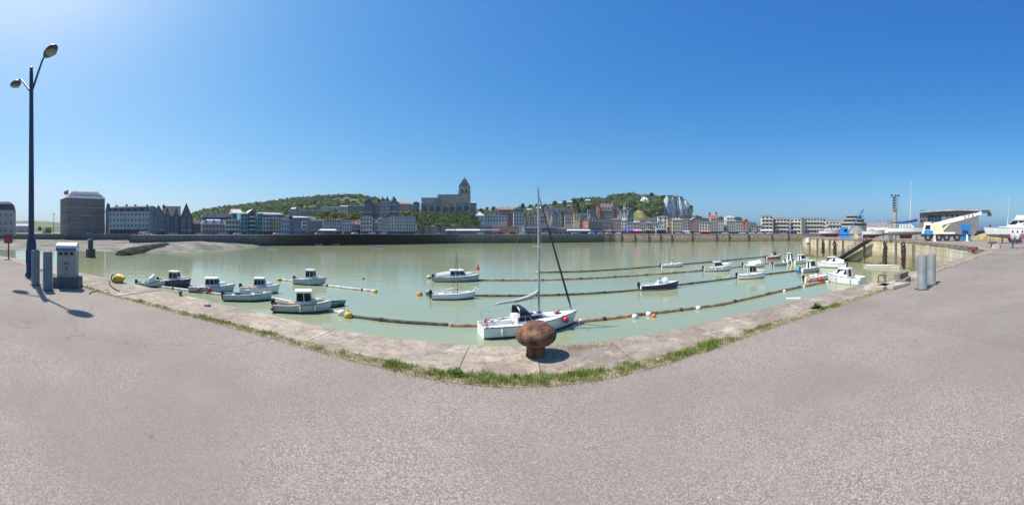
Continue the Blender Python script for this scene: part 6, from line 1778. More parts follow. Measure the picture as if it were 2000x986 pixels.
# crane truck
def crane_truck():
    r = 60; k = r / F
    t = yard('crane_truck', 'white and blue mobile crane truck with long raised boom', 'crane truck', 1850, r)
    def X(px): return (px - 1850) * k
    def Z(py): return zh(py, r)
    M_CW = mat('crane_white', (.82, .80, .74), .4, .04, 1, dirt=((.5, .42, .3), .66, .4))
    M_CY = mat('crane_cream', (.66, .60, .36), .45, .08, 1)
    mb = MB(); mb.box((X(1848), 0, .98), (X(1896) - X(1800), 2.0, .45)); mb.build('chassis', M_DARK, t)
    mb = MB(); mb.box((X(1842), 0, 1.42), (X(1868) - X(1822), 2.3, .32)); mb.build('deck', M_CW, t)
    for px in (1813, 1834, 1849, 1869):
        for s in (-1, 1):
            mb = MB(); mb.torus((0, 0, 0), .45, .2, 18, 8, 'y'); w1 = mb.build('wheel', M_RUBBER, t, True); w1.location = (X(px), s * 1.05, .65)
            mb = MB(); mb.lathe([(.34, -.12), (.34, .1), (.12, .14)], 14); rm = mb.build('rim', M_GALV, w1, True); rm.rotation_euler.x = R(90 * -s)
    mb = MB(); mb.add(frus(1.3, 3.0, X(1801), X(1823), 1.15, 1.15, .1, .45, .08), BOXF); cb = mb.build('driver_cab', M_CW, t)
    P = frus(1.3, 3.0, X(1801), X(1823), 1.15, 1.15, .1, .45, .08)
    quad_win(cb, [P[i] for i in (0, 1, 5, 4)], .2, .75, .45, .9, M_GLASS); quad_win(cb, [P[i] for i in (3, 0, 4, 7)], .08, .92, .4, .9, M_GLASS, 'windscreen')
    mb = MB(); mb.extrude([(X(1806), 1.15), (X(1822), 1.15), (X(1823), 1.75), (X(1818), 2.0), (X(1809), 2.0), (X(1805), 1.7)], 'y', -1.24, -1.16); mb.build('blue_wing', mat('truck_blue', (.03, .26, .52), .4), t)
    mb = MB(); mb.box((X(1829), 0, 2.2), (2.6, 2.0, 1.3), top=(.8, .9)); mb.lathe([(1.0, 1.5), (1.0, 1.6)], 16, (X(1833), 0, 0)); mb.build('turntable_housing', M_CY, t)
    mb = MB(); mb.box((X(1812), -.4, 3.15), (1.3, 1.0, .5)); mb.build('operator_cab', M_CY, t)
    a, b = Vector((X(1818), 0, Z(441))), Vector((X(1919), 0, Z(415.5)))
    d = (b - a).normalized(); up = Vector((-d.z, 0, d.x))
    for i, (u0, u1, hh) in enumerate(((0, .62, .36), (.60, .86, .30), (.84, 1.0, .25))):
        p, q = a.lerp(b, u0), a.lerp(b, u1)
        mb = MB()
        vs = []
        for c_ in (p, q):
            for (sy, su) in ((-1, -1), (1, -1), (1, 1), (-1, 1)): vs.append(c_ + Vector((0, sy * hh * .8, 0)) + up * su * hh)
        mb.add(vs, [(3, 2, 1, 0), (4, 5, 6, 7), (0, 1, 5, 4), (1, 2, 6, 5), (2, 3, 7, 6), (3, 0, 4, 7)]); mb.build('boom_section', M_CW, t)
    # painted characters on the boom side (only partly legible in the photograph)
    for i, strokes in enumerate((((0, 0, .16, .5),), ((-.1, 0, .09, .5), (.08, .2, .28, .09)), ((0, .2, .34, .09), (.03, 0, .09, .4), (0, -.2, .34, .09)))):
        c_ = a.lerp(b, .66 + i * .075)
        mb = MB()
        for (dx, dz, sx, sz) in strokes:
            q = c_ + d * dx + up * dz * .8
            vs = [q + d * s1 * sx / 2 + up * s2 * sz * .4 + Vector((0, -.305, 0)) for s1, s2 in ((-1, -1), (1, -1), (1, 1), (-1, 1))]
            mb.add(vs + [v + Vector((0, .02, 0)) for v in vs], [(0, 1, 2, 3), (0, 4, 5, 1), (1, 5, 6, 2), (2, 6, 7, 3), (3, 7, 4, 0)])
        mb.build('painted_mark', M_DARK, t)
    mb = MB(); mb.box(b + Vector((.6, 0, .25)), (1.5, .9, .5)); mb.box(b + Vector((1.3, 0, -.3)), (.7, .5, .6)); mb.build('boom_head', mat('dark_olive', (.07, .085, .06), .6), t)
    mb = MB(); mb.tube([Vector((X(1842), -.2, 2.0)), a.lerp(b, .45)], [.16, .12], 8); mb.build('hydraulic_ram', M_CY, t)
    for px in (1826, 1888):
        mb = MB(); mb.box((X(px), -1.25, .55), (.3, .25, 1.1)); mb.box((X(px), -1.3, .05), (.6, .5, .1)); mb.build('outrigger', M_CW, t)
    mb = MB(); mb.box((X(1885), 0, 1.6), (1.0, 2.2, .5)); mb.build('rear_deck', M_NAVY, t)
crane_truck()
r = 66; k = r / F
t = yard('site_container', 'bright blue metal container behind the crane truck', 'container', 1886, r)
mb = MB(); mb.box((0, 0, 1.6), (1.9, 2.2, 3.2)); bd = mb.build('box', M_CRB, t)
for i in range(6): mb = MB(); mb.box((-.8 + i * .32, -1.13, 1.6), (.12, .06, 2.9)); mb.build('rib', M_CRB, bd)
# boats laid up in the yard
def laid_up(x, r, L, label, mast=None, cover=None, hullm=None, rel=0, B=None, lift=1.0):
    t = thing('laid_up_boat', label, 'boat', pr(x, r, lift + .5), across(x) + R(rel), 'boats laid up in the yard')
    B = B or L * .34
    rows, hu = make_hull(t, L, B, .9, 1.2, hullm or M_WHITE, A_RED if L < 6 else hullmat('grey_bottom', (.32, .31, .30), .7), M_NAVY, M_WHITE, draft=.55, tr=.7, rake=.4)
    mb = MB(); mb.add(frus(.9, 1.5, -L * .2, L * .22, B * .3, B * .2, .7, .05, .1), BOXF); c_ = mb.build('coachroof', M_WHITE, t)
    P = frus(.9, 1.5, -L * .2, L * .22, B * .3, B * .2, .7, .05, .1)
    for q in range(4): quad_win(c_, [P[i] for i in (0, 1, 5, 4)], .06 + q * .22, .2 + q * .22, .35, .75, M_BGLASS)
    mb = MB(); mb.box((-.2, 0, -.5 - lift * .35), (L * .3, .2, lift * .75), top=(1.2, 1)); mb.build('keel', A_RED, t)
    for sx in (-.3, .25):
        for s in (-1, 1): mb = MB(); mb.tube([(L * sx, s * B * .42, -lift - .48), (L * sx, s * B * .3, .1)], .06, 6); mb.build('stand', M_RUSTR, t)
    if mast:
        mb = MB(); mb.tube([(L * .08, 0, 1.0), (L * .08 + mast[1], 0, mast[0])], [.08, .05], 8); m_ = mb.build('mast', M_FENDER, t, True)
        mb = MB()
        for s in (1, -1): mb.tube([(L * .05, s * B * .45, 1.0), (L * .08 + mast[1], 0, mast[0] - .4)], .012, 4)
        mb.tube([(L * .5, 0, 1.2), (L * .08 + mast[1], 0, mast[0] - .2)], .012, 4); mb.build('stay', M_STEEL, t)
    if cover:
        mb = MB(); mb.tube([(L * .28, 0, 2.5), (L * .1, 0, 2.2), (-L * .15, 0, 2.0), (-L * .4, 0, 2.0)], [.3, .24, .16, .1], 8); mb.build('sail_cover', mat('royal_navy_canvas', (.02, .035, .16), .8), t, True)
    return t
laid_up(1771, 66, 7.4, 'white sailing yacht propped ashore with navy sail cover and tall mast', mast=(10.2, .3), cover=True)
laid_up(1617, 97, 5.2, 'small white boat propped ashore left of the blue crane', rel=10, lift=.5)
laid_up(1632, 100, 4.6, 'low pinkish boat ashore behind the blue crane', rel=-5, hullm=H_RED, lift=.3)
laid_up(1704, 80, 5.0, 'white launch ashore in front of the yard shed', rel=15, lift=.4)
laid_up(1962, 75, 7.0, 'yacht ashore at the far right with a leaning white mast', mast=(8.4, .55), rel=5, lift=.8)
def motor_yacht():
    t = laid_up(1985, 47, 8.0, 'big white motor yacht propped ashore above the strollers', rel=180, lift=.7, B=2.8)
    c_ = make_cabin(t, 1.0, 2.1, -2.6, 1.6, 1.0, .8, M_WHITE, sh_f=1.1, sh_a=.1, nside=3, aft=False)
    mb = MB(); mb.box((-.8, 0, 2.5), (2.0, 1.6, .5), top=(.8, .9)); mb.build('flybridge', M_WHITE, t)
motor_yacht()
# small clutter of the yard
t = yard('lamp_pole', 'thin rusty pole standing beside the grass bank in the yard', 'pole', 1934, 62)
mb = MB(); mb.tube([(0, 0, 0), (0, 0, 2.9)], .09, 8); mb.build('shaft', M_RUST, t); mb = MB(); mb.box((0, 0, 2.6), (.5, .2, .5)); mb.build('box', M_TIMBER, t)
mb = MB(); mb.grid(lambda u, v: (lerp(-4.5, 4.5, u), lerp(-2.5, 2.5, v), 1.5 * math.sin(math.pi * u) * math.sin(math.pi * v) ** .8 - .03), 16, 8)
o = mb.build('grass_bank', mat('dry_bank', (.30, .24, .10), .95, .3, .8, dirt=((.10, .13, .03), .5, .8)), smooth=True, fix=False); o.location = pr(1932, 72, 0); o.rotation_euler.z = across(1932)
structure(o, 'low dry grass bank in the yard behind the pole', 'bank')
for k2, (x, r, c_, lab) in enumerate(((1690, 84, (.30, .05, .05), 'maroon oil drum standing left of the yard shed door'), (1672, 84, (.62, .55, .4), 'cream crate at the foot of the blue crane'), (1740, 72, (.15, .16, .18), 'dark fish bin before the yard shed end'))):
    t = yard('storage_bin', lab, 'bin', x, r, 'bins on the pier')
    m_ = mat('bin_%d' % k2, c_, .6, .15, 2)
    mb = MB(); mb.box((0, 0, .5), (1.0, .9, 1.0), top=(1.06, 1.06)); mb.build('body', m_, t)
    mb = MB(); mb.box((0, 0, 1.03), (1.12, 1.0, .07)); mb.build('rim', m_, t)

# ------------------------------------------------------------------ cars
CARC = {'white': (.66, .66, .65), 'black': (.02, .02, .024), 'silver': (.42, .43, .45), 'blue': (.04, .09, .22), 'red': (.36, .03, .03), 'grey': (.13, .135, .14)}
_carm = {}
def car_meshes(c):
    if c in _carm: return _carm[c]
    m = mat('car_' + c, CARC[c], .25, .04, .5)
    mb = MB()
    prof = [(-2.05, .28), (2.05, .28), (2.1, .55), (2.0, .78), (1.15, .93), (-1.85, .95), (-2.08, .75)]
    mb.extrude(prof, 'y', -.86, .86)
    body = mb.mesh('body', m)
    mb = MB(); mb.add(frus(.93, 1.45, -1.85, 1.05, .8, .78, .75, .35, .14), BOXF)
    cab = mb.mesh('glasshouse', M_BGLASS)
    mb = MB(); P = frus(.93, 1.45, -1.85, 1.05, .8, .78, .75, .35, .14); z = 1.45
    mb.add([(p[0] * 1.0, p[1], z + .003) for p in P[4:]] + [(p[0] * .97, p[1] * .95, z + .06) for p in P[4:]], BOXF)
    roof = mb.mesh('roof', m)
    mb = MB(); mb.torus((0, 0, 0), .2, .11, 12, 6, 'y'); mb.lathe([(.2, -.05), (.2, .05)], 10)
    wh = mb.mesh('wheel', M_RUBBER, True)
    _carm[c] = (body, cab, roof, wh)
    return _carm[c]
def car(x, r, c, label, rz, name='car', sc_=(1, 1, 1)):
    t = thing(name, label, 'van' if name == 'van' else 'car', pr(x, r, 0), rz, 'cars parked along the far quay')
    t.scale = sc_
    body, cab, roof, wh = car_meshes(c)
    link('body', body, t); g = link('glasshouse', cab, t); link('roof', roof, t)
    for sx in (-1.25, 1.3):
        for s in (-1, 1): link('wheel', wh, t, (sx, s * .8, .31))
    return t
rnd = random.Random(11)
xcar = 262.0
cols = ['white', 'silver', 'white', 'grey', 'white', 'blue', 'silver', 'black', 'white', 'red', 'silver']
used = {}
ci = 0
while xcar < 1555:
    rr_, tn = ray_wall(xcar)
    step = 5.6 * F / rr_ * max(.4, abs(Vector((math.cos(az(xcar)), -math.sin(az(xcar)))).dot(tn)))
    if rnd.random() < .72 and not 820 < xcar < 845:
        near = min((h for h in HOUSES if h[2] < rr_ + 45), key=lambda h: abs(h[0] - xcar))
        c = cols[(ci * 7 + int(xcar)) % len(cols)]
        sh = near[1] if near[1].startswith('the ') else 'the ' + ' '.join(near[1].split()[:6])
        order = [c] + [q for q in CARC if q != c]
        lab = None
        for q in order:
            if (q, sh) not in used: used[(q, sh)] = 1; c = q; break
        else:
            xcar += step; ci += 1; continue
        lab = '%s car parked on the far quay by %s' % (c, sh)
        if len(lab.split()) > 16: lab = ' '.join(lab.split()[:16])
        car(xcar, rr_ + 4.2 + rnd.uniform(-.3, .3), c, lab, math.atan2(tn.y, tn.x) + (math.pi if rnd.random() < .5 else 0))
    xcar += step * rnd.uniform(1.0, 1.25)
    ci += 1
rr_, tn = ray_wall(282)
car(281, rw(281) + 10, 'white', 'tall white box van on the quay below the pale green terrace', math.atan2(tn.y, tn.x), 'van', (1.2, 1.2, 1.9))
car(173, rw(173) + 5, 'white', 'white car on the quay before the massive brown block', across(173))
car(90, rw(90) + 6, 'silver', 'silver car on the distant quay right of the street lamp', across(90))
car(1919, 75, 'black', 'dark van parked in the yard right of the blue container', across(1919), 'van', (.85, 1, 1.3))

# ------------------------------------------------------------------ market stalls on the far quay
def stall(x, off, w_, c, label):
    rr_, tn = ray_wall(x)
    t = thing('market_stall', label, 'stall', pr(x, rr_ + off, 0), math.atan2(tn.y, tn.x), 'market stalls on the far quay')
    for sx in (-1, 1):
        for sy in (-1, 1): mb = MB(); mb.tube([(sx * w_ * .48, sy * 1.4, 0), (sx * w_ * .48, sy * 1.4, 2.2)], .06, 5); mb.build('pole', M_GALV, t)
    mb = MB(); mb.extrude([(-1.7, 2.15), (1.7, 2.15), (1.7, 2.4), (0, 3.1), (-1.7, 2.4)], 'x', -w_ / 2, w_ / 2); mb.build('canopy', mat('stall_%d' % int(c[0] * 900 + c[2] * 90), c, .85, .06, .6), t)
    mb = MB(); mb.box((0, -.9, .5), (w_ * .9, .9, .9)); mb.build('counter', mat('stall_counter', (.25, .10, .10), .8, .3, 1), t)
stall(914, 9, 15, (.68, .62, .62), 'long white-topped market stall below the church bank')
stall(956, 9, 12, (.16, .15, .28), 'long purple-grey stall right of the white-topped one')
stall(880, 9, 6, (.45, .46, .45), 'small grey stall left of the long white-topped one')
stall(640, 8, 11, (.72, .70, .68), 'bright white stall roof before the arcaded white row')
stall(1228, 8, 6.5, (.04, .10, .38), 'royal blue tent on the quay by the grey dormered house')
stall(1243, 8, 7, (.66, .22, .42), 'pink tent beside the royal blue one')
stall(1130, 10, 16, (.62, .58, .54), 'long pale stall before the low arcade')
stall(1545, 9, 10, (.13, .12, .24), 'dark blue stall below the apartment blocks')
stall(1497, 9, 9, (.66, .64, .6), 'white boat-shaped tent before the apartment tower')
# brick ramp with steps right of the church
a, b = pr(962, rw(962) + 26, 5.4), pr(1012, rw(1012) + 20, 3.6)
d_ = b - a
mb = MB(); L_ = d_.length
mb.extrude([(-L_ / 2, -6), (L_ / 2, -6), (L_ / 2, 0), (-L_ / 2, 1.9)], 'y', -1.5, 1.5); o = mb.build('brick_ramp', mat('ramp_brick', (.33, .17, .11), .9, .2, .5))
o.location = ((a + b) / 2).to_2d().to_3d() + Vector((0, 0, 3.6)); o.rotation_euler.z = math.atan2(d_.y, d_.x)
tag(o, 'sloping red brick ramp right of the church bank', 'ramp')

# ------------------------------------------------------------------ people (one continuous skinned body each)
def person(loc, rz, label, shirt, trousers, hair, stride=.22, skin=(.48, .30, .22), shorts=False, carry=None):
    J = {'pel': (0, 0, .94, .135), 'spine': (0, .01, 1.15, .125), 'chest': (0, .0, 1.34, .15), 'neck': (0, 0, 1.50, .06), 'head0': (0, -.02, 1.58, .085), 'head1': (0, -.02, 1.70, .088),
         'shL': (.17, 0, 1.41, .065), 'elL': (.22, .06, 1.14, .046), 'wrL': (.21, -.05, .92, .034), 'haL': (.21, -.07, .84, .036),
         'shR': (-.17, 0, 1.41, .065), 'elR': (-.22, .03, 1.14, .046), 'wrR': (-.2, -.12, .94, .034), 'haR': (-.2, -.15, .87, .036),
         'hiL': (.09, 0, .88, .095), 'knL': (.10, -stride * .6, .48, .066), 'anL': (.10, -stride * .35, .09, .045), 'toL': (.11, -stride * .35 - .16, .04, .036),
         'hiR': (-.09, 0, .88, .095), 'knR': (-.10, stride * .15, .48, .066), 'anR': (-.10, stride * .8, .10, .045), 'toR': (-.11, stride * .8 - .15, .04, .036)}
    E_ = [('pel', 'spine'), ('spine', 'chest'), ('chest', 'neck'), ('neck', 'head0'), ('head0', 'head1'), ('chest', 'shL'), ('shL', 'elL'), ('elL', 'wrL'), ('wrL', 'haL'), ('chest', 'shR'), ('shR', 'elR'), ('elR', 'wrR'), ('wrR', 'haR'), ('pel', 'hiL'), ('hiL', 'knL'), ('knL', 'anL'), ('anL', 'toL'), ('pel', 'hiR'), ('hiR', 'knR'), ('knR', 'anR'), ('anR', 'toR')]
    ks = list(J)
    # five short fingers on each hand
    for s, h in ((1, 'haL'), (-1, 'haR')):
        hx, hy, hz, _ = J[h]
        for f in range(4):
            n1 = h + 'f%d' % f; J[n1] = (hx + s * .005, hy - .03 + f * .022, hz - .075 - (.012 if f in (1, 2) else 0), .0095); E_.append((h, n1))
        J[h + 't'] = (hx - s * .02, hy - .055, hz - .03, .0105); E_.append((h, h + 't'))
    ks = list(J)
    me = bpy.data.meshes.new('tmp')
    me.from_pydata([J[k][:3] for k in ks], [(ks.index(a), ks.index(b)) for a, b in E_], [])
    ob = bpy.data.objects.new('tmp', me); C.objects.link(ob)
    sk = ob.modifiers.new('s', 'SKIN')
    for i, k in enumerate(ks):
        me.skin_vertices[0].data[i].radius = (J[k][3],) * 2
        me.skin_vertices[0].data[i].use_root = (k == 'pel')
    ob.modifiers.new('u', 'SUBSURF').levels = 1
    dg = bpy.context.evaluated_depsgraph_get()
    em = bpy.data.meshes.new_from_object(ob.evaluated_get(dg))
    bpy.data.objects.remove(ob)
    em.materials.clear()
    ms = [mat('skin_%d' % int(skin[0] * 99), skin, .6), mat('cloth_%d' % int(sum(shirt) * 333), shirt, .9, .1, 4), mat('trousers_%d' % int(sum(trousers) * 333), trousers, .9, .1, 4), mat('shoe', (.5, .48, .45), .7)]
    for m_ in ms: em.materials.append(m_)
    for p in em.polygons:
        z, xx = p.center.z, abs(p.center.x)
        arm = xx > .185 and z < 1.30
        if z > 1.47 or (arm and z < 1.2): k = 0
        elif z > .95 or arm: k = 1
        elif z > (.5 if shorts else .1): k = 2
        elif z > .1: k = 0
        else: k = 3
        p.material_index = k; p.use_smooth = True
    t = thing('person', label, 'person', loc, rz)
    link('body', em, t)
    mb = MB(); mb.grid(lambda u, v: (.098 * math.sin(v * 2.0) * math.cos(u * 6.283), -.005 + .108 * math.sin(v * 2.0) * math.sin(u * 6.283) + (.02 if True else 0), 1.70 + .115 * math.cos(v * 2.0)), 14, 8)
    mb.build('hair', mat('hair_%d' % int(hair[0] * 999), hair, .8), t, True, fix=False)
    # face: eyes, nose, mouth
    for s in (1, -1): mb = MB(); mb.ball((s * .032, -.105, 1.665), .011, 6, 4); mb.build('eye', M_DARK, t)
    mb = MB(); mb.box((0, -.115, 1.64), (.022, .03, .04), top=(.5, .3)); mb.build('nose', ms[0], t)
    mb = MB(); mb.box((0, -.102, 1.60), (.045, .012, .010)); mb.build('mouth', mat('lips', (.35, .12, .10), .6), t)
    return t
person(pr(1978, 33.5, 0), across(1978) + R(160), 'person in a pale pink shirt and blue jeans walking on the quay', (.62, .45, .46), (.06, .10, .20), (.06, .04, .03))
person(pr(1987.5, 33, 0), across(1987) + R(190), 'person in a blue and white top and dark blue shorts on the quay', (.45, .58, .68), (.03, .06, .15), (.10, .07, .05), shorts=True, stride=.15)
person(pr(1997, 34, 0), across(1997) + R(150), 'person in a plum top at the very edge of the picture', (.28, .10, .14), (.45, .30, .32), (.05, .03, .02), shorts=True)
person(pr(1725, 78, 0), across(1725) + R(120), 'person in dark clothes standing on the pier by the yard shed', (.02, .025, .05), (.02, .022, .04), (.03, .02, .02), stride=.08)

# ------------------------------------------------------------------ trees and woods
def crown_verts(rs, n, rx, rz, leaf, blobs=8, cone=False):
    cs = []
    for i in range(blobs):
        if cone:
            q = i / blobs; cs.append((rs.normal(0, .08, 2) * rx, q * 2 * rz - rz, rx * (1.0 - .88 * q)))
        else:
            a = rs.uniform(0, 6.283); d = rs.uniform(.15, .62) * rx
            cs.append((np.array([math.cos(a), math.sin(a)]) * d, rs.uniform(-.55, .6) * rz, rx * rs.uniform(.36, .58)))
    out = []
    for i in range(n):
        c, z, r_ = cs[rs.randint(len(cs))]
        v = rs.normal(size=3); v /= np.linalg.norm(v)
        s = r_ * rs.uniform(.7, 1.05)
        p = np.array([c[0] + v[0] * s, c[1] + v[1] * s, z + v[2] * s * (.75 if not cone else .5)])
        nr = v + rs.normal(size=3) * .55; nr /= np.linalg.norm(nr)
        a1 = np.cross(nr, [.3, .5, .8]); a1 /= np.linalg.norm(a1); b1 = np.cross(nr, a1)
        l = leaf * rs.uniform(.6, 1.35)
        out += [p - a1 * l - b1 * l * .6, p + a1 * l - b1 * l * .7, p + a1 * l * .8 + b1 * l * .7, p - a1 * l * .9 + b1 * l * .6]
    return np.array(out)
def quads_mesh(name, vs, m):
    me = bpy.data.meshes.new(name)
    n = len(vs) // 4
    me.vertices.add(len(vs)); me.vertices.foreach_set('co', np.asarray(vs, dtype=np.float32).ravel())
    me.loops.add(len(vs)); me.loops.foreach_set('vertex_index', np.arange(len(vs), dtype=np.int32))
    me.polygons.add(n); me.polygons.foreach_set('loop_start', np.arange(0, len(vs), 4, dtype=np.int32)); me.polygons.foreach_set('loop_total', np.full(n, 4, dtype=np.int32))
    me.materials.append(m); me.update(calc_edges=True)
    return me
rs = np.random.RandomState(5)
CROWN = {'green': quads_mesh('crown', crown_verts(rs, 620, 1, .85, .085), M_LEAF), 'dark': quads_mesh('crown', crown_verts(rs, 620, 1, 1.0, .085), M_LEAFD), 'light': quads_mesh('crown', crown_verts(rs, 620, 1, .8, .085), M_LEAFY), 'cone': quads_mesh('crown', crown_verts(rs, 800, .75, 1.15, .07, 9, True), M_LEAFD)}
tm = MB(); tm.tube([(0, 0, -3), (.02, 0, -.2), (0, .02, .5)], [.10, .075, .03], 7)
for a_ in (0, 2.1, 4.2): tm.tube([(0, 0, -.4), (.3 * math.cos(a_), .3 * math.sin(a_), .1), (.55 * math.cos(a_), .55 * math.sin(a_), .45)], [.05, .035, .015], 5)
TRUNK = tm.mesh('trunk', M_BARK)
def tree(x, ytop, w_, r, kind, label, ybot=None):
    k = r / F
    rad = w_ * k / 2
    zt = zh(ytop, r)
    hgt = rad * (1.15 if kind != 'cone' else 2.0)
    t = thing('conifer' if kind == 'cone' else 'broadleaf_tree', label, "tree", pr(x, r, zt - hgt), rnd.uniform(0, 6), 'trees among the houses and on the hills')
    s = rad / (.75 if kind == 'cone' else 1.0)
    link('crown', CROWN[kind], t, None, None, (s, s, hgt / (1.45 if kind == 'cone' else 1.25)))
    link('trunk', TRUNK, t, None, None, (s, s, s))
TREES = [(1128, 389, 24, 285, 'cone', 'big dark conifer standing over the roofs right of the mast'), (681, 376, 12, 480, 'dark', 'dark round tree on the left hilltop above the brown field'), (667, 378, 10, 480, 'dark', 'smaller dark tree left of the round one on the hilltop'), (704, 376, 22, 480, 'green', 'broad green tree ending the left hilltop'),
    (650, 380, 14, 480, 'green', 'green tree on the left hilltop crest'), (630, 381, 16, 490, 'green', 'bushy green tree on the crest left of the hilltop trees'), (605, 382, 15, 490, 'dark', 'dark bushy tree on the left ridge'), (575, 385, 14, 500, 'green', 'green tree midway along the left ridge'), (545, 388, 13, 505, 'green', 'green tree where the left ridge steepens'), (500, 393, 13, 520, 'dark', 'dark tree low on the left ridge'), (450, 400, 12, 540, 'green', 'green tree near the foot of the left ridge'), (403, 405, 6, 560, 'cone', 'thin conifer at the low end of the left ridge'),
    (655, 406, 10, 290, 'dark', 'dark navy-green tree between the white-roofed buildings'), (620, 402, 16, 330, 'dark', 'dark tree left of the long white-roofed building'), (664, 398, 14, 330, 'green', 'green tree behind the white-roofed buildings'), (740, 386, 14, 400, 'dark', 'dark tree behind the navy villa'), (725, 382, 16, 460, 'green', 'green tree right of the hilltop group'),
    (814, 404, 9, 285, 'green', 'small green tree beside the slate-blue house by the church'), (940, 404, 12, 330, 'dark', 'dark tree behind the white pavilion'), (952, 402, 10, 340, 'dark', 'second dark tree behind the white pavilion'), (964, 400, 13, 350, 'dark', 'rounded dark tree left of the orange roof'), (935, 412, 8, 280, 'dark', 'low dark tree at the corner of the church annex'),
    (1020, 394, 14, 380, 'dark', 'dark tree above the tall grey-white house'), (1036, 397, 10, 380, 'dark', 'small dark tree left of the masthead on the skyline'), (1049, 395, 9, 380, 'green', 'green tree immediately left of the mast on the skyline'), (1066, 395, 16, 370, 'dark', 'dark tree right behind the forestay'), (1083, 389, 14, 400, 'dark', 'dark tree on the skyline above the twin-gabled villa'), (1103, 388, 14, 410, 'dark', 'dark tree on the skyline left of the conifer'), (1122, 384, 16, 430, 'dark', 'dark tree above the big conifer'), (1135, 383, 12, 440, 'dark', 'flat dark tree on the crest right of the conifer'), (1108, 400, 12, 330, 'light', 'yellow-green tree on the slope beside the conifer'), (1090, 398, 12, 330, 'light', 'yellow-green tree above the twin-gabled villa'),
    (1150, 400, 12, 300, 'dark', 'dark tree right of the conifer over the roofs'), (1165, 384, 14, 480, 'green', 'green tree on the rising right ridge'), (1190, 380, 16, 490, 'green', 'green tree further up the right ridge'), (1212, 377, 14, 500, 'dark', 'dark tree on the right ridge below the summit'), (1230, 373, 14, 500, 'dark', 'tall dark tree at the left edge of the summit'), (1247, 376, 14, 500, 'dark', 'dark tree between the tall one and the bare summit'), (1273, 372, 18, 520, 'dark', 'flat dark thicket tree on the bare summit'), (1160, 397, 12, 310, 'green', 'green tree behind the orange brick gable'), (1212, 398, 14, 320, 'dark', 'dark tree behind the white gabled villa'), (1240, 400, 16, 330, 'dark', 'dark tree left of the turf mound top'), (1270, 410, 16, 310, 'dark', 'dark tree on the right flank of the turf mound'), (1287, 408, 14, 340, 'dark', 'dark tree at the foot of the lit chalk face'), (1318, 416, 12, 330, 'green', 'green tree showing over the apricot quay house'), (1333, 421, 8, 320, 'green', 'green bush tree below the shaded cliff'),
    (92, 437, 22, 300, 'light', 'yellow-green tree at the foot of the telegraph pole'), (78, 440, 12, 310, 'dark', 'dark bush tree right of the street lamp'), (1305, 440, 10, 245, 'green', 'green street tree between the small white house and the apricot one'), (634, 415, 16, 262, 'light', 'bright bushy tree over the arcaded white row')]
for a_ in TREES: tree(*a_)
# woods: nobody could count these crowns
clump = crown_verts(rs, 34, 1, .8, .30, 4)
def wood(name, pts, m, label, cat):
    al = []
    for (p, s) in pts:
        a_ = rs.uniform(0, 6.283); ca, sa = math.cos(a_), math.sin(a_)
        q = clump * np.array([s, s, s * rs.uniform(.8, 1.2)])
        q = np.stack([q[:, 0] * ca - q[:, 1] * sa, q[:, 0] * sa + q[:, 1] * ca, q[:, 2]], 1) + np.array(p)
        al.append(q)
    o = link(name, quads_mesh(name, np.concatenate(al), m))
    tag(o, label, cat, kind='stuff')
def scatter(n, x0, x1, rlo, rhi, s0, s1, keep=lambda x, r: True):
    out = []
    while len(out) < n:
        x = rs.uniform(x0, x1)
        lo, hi = rlo(x), rhi(x)
        r = lo + (hi - lo) * rs.uniform(0, 1) ** .8
        if not keep(x, r): continue
        s = s0 * .6 + (s1 * 1.15 - s0 * .6) * rs.uniform(0, 1) ** 1.6
        out.append((tuple(pr(x, r, hill_z(x, r) + s * .45)), s))
    return out
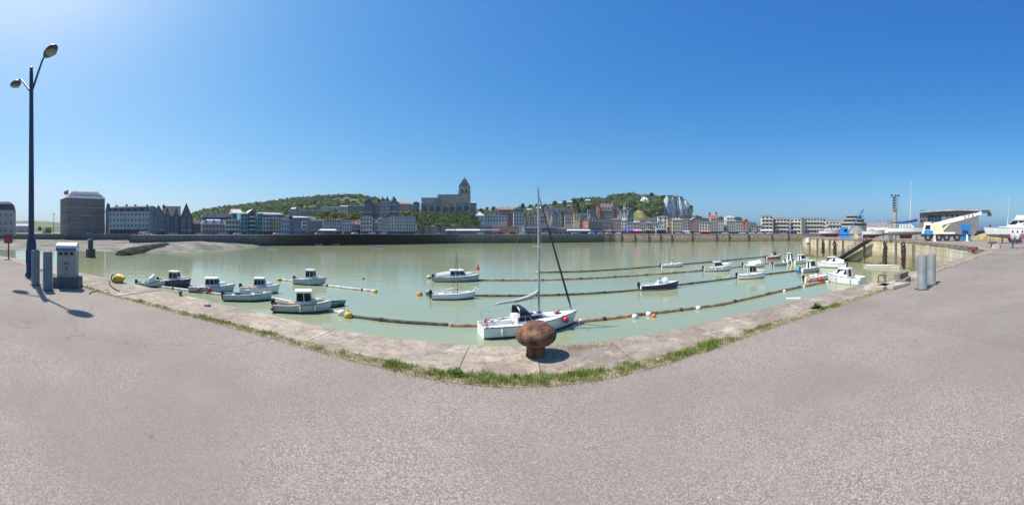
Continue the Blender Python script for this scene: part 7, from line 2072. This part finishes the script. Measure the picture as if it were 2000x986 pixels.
# which columns of the slope carry wood rather than fields and gardens
field = lambda x, r: not (662 < x < 706 and 400 < r < 470) and mnoise.noise(Vector((x * .02, r * .012, 0))) > -.38
w1 = scatter(2300, 330, 800, lambda x: rw(x) + (62 if x < 555 else 128), lambda x: interp(x, RR) * 1.02, 2.2, 5.0, field)
wood('left_hill_woodland', w1[:1500], M_LEAF, 'green woodland covering the hill on the left', 'woodland')
wood('left_hill_dark_woodland', w1[1500:], M_LEAFD, 'darker trees mixed through the wood on the left hill', 'woodland')
w2 = scatter(1500, 1120, 1292, lambda x: 345 if x < 1235 else 330, lambda x: interp(x, RR) * 1.02, 2.2, 5.0, lambda x, r: not (1262 < x < 1292 and r > 500) and mnoise.noise(Vector((x * .03, r * .012, 7))) > -.32)
wood('right_hill_woodland', w2[:900], M_LEAF, 'green woodland on the hill below the chalk summit', 'woodland')
wood('right_hill_dark_woodland', w2[900:], M_LEAFD, 'darker scrub through the right hill wood', 'woodland')
w3 = scatter(420, 930, 1125, lambda x: 320, lambda x: interp(x, RR), 1.6, 3.4)
wood('garden_scrub', w3, M_LEAF, 'garden trees and scrub between the hillside houses', 'scrub')
w4 = []
for i in range(420):
    x = rs.uniform(818, 936); q = rs.uniform(0, 1)
    r = lerp(rw(x) + 27, 259, q); z = lerp(3.2, zh(416.5, 259), q ** .8)
    if x > 918: z -= (x - 918) * .25
    w4.append((tuple(pr(x, r, z)), rs.uniform(1.3, 2.6)))
wood('church_bank_bushes', w4, M_LEAF, 'dense green bushes on the bank below the church', 'bushes')
w5 = []
for i in range(170):
    x = rs.uniform(620, 712) if i < 120 else rs.uniform(785, 816); r = rw(x) + rs.uniform(40, 62)
    w5.append((tuple(pr(x, r, zh(lerp(428, 414, rs.uniform(0, 1)), r))), rs.uniform(1.3, 2.4)))
wood('hillside_garden_bushes', w5, M_LEAFY, 'bright yellow-green garden bushes above the arcaded row', 'bushes')
w6 = []
for i in range(120):
    x = rs.uniform(1305, 1368); r = rs.uniform(400, 500)
    w6.append((tuple(pr(x, r, zh(lerp(442, 424, rs.uniform(0, 1) ** 1.6), r))), rs.uniform(3, 5.5)))
wood('cliff_foot_scrub', w6, M_LEAFD, 'dark green scrub at the foot of the cliff', 'scrub')
# ------------------------------------------------------------------ sea air over the harbour
mb = MB(); mb.box((0, 900, 70), (4400, 2300, 160))
hz = mb.build('haze', [])
hm = bpy.data.materials.new('sea_haze'); hm.use_nodes = True
hn = hm.node_tree; hn.nodes.clear()
ho = hn.nodes.new('ShaderNodeOutputMaterial'); hv = hn.nodes.new('ShaderNodeVolumePrincipled')
hv.inputs['Color'].default_value = (.80, .88, 1.0, 1)
hv.inputs['Density'].default_value = .00011
hv.inputs['Anisotropy'].default_value = .2
hn.links.new(hv.outputs[0], ho.inputs['Volume'])
hz.data.materials.append(hm)
tag(hz, 'thin bluish sea haze over the harbour and the hills', 'haze', kind='stuff')
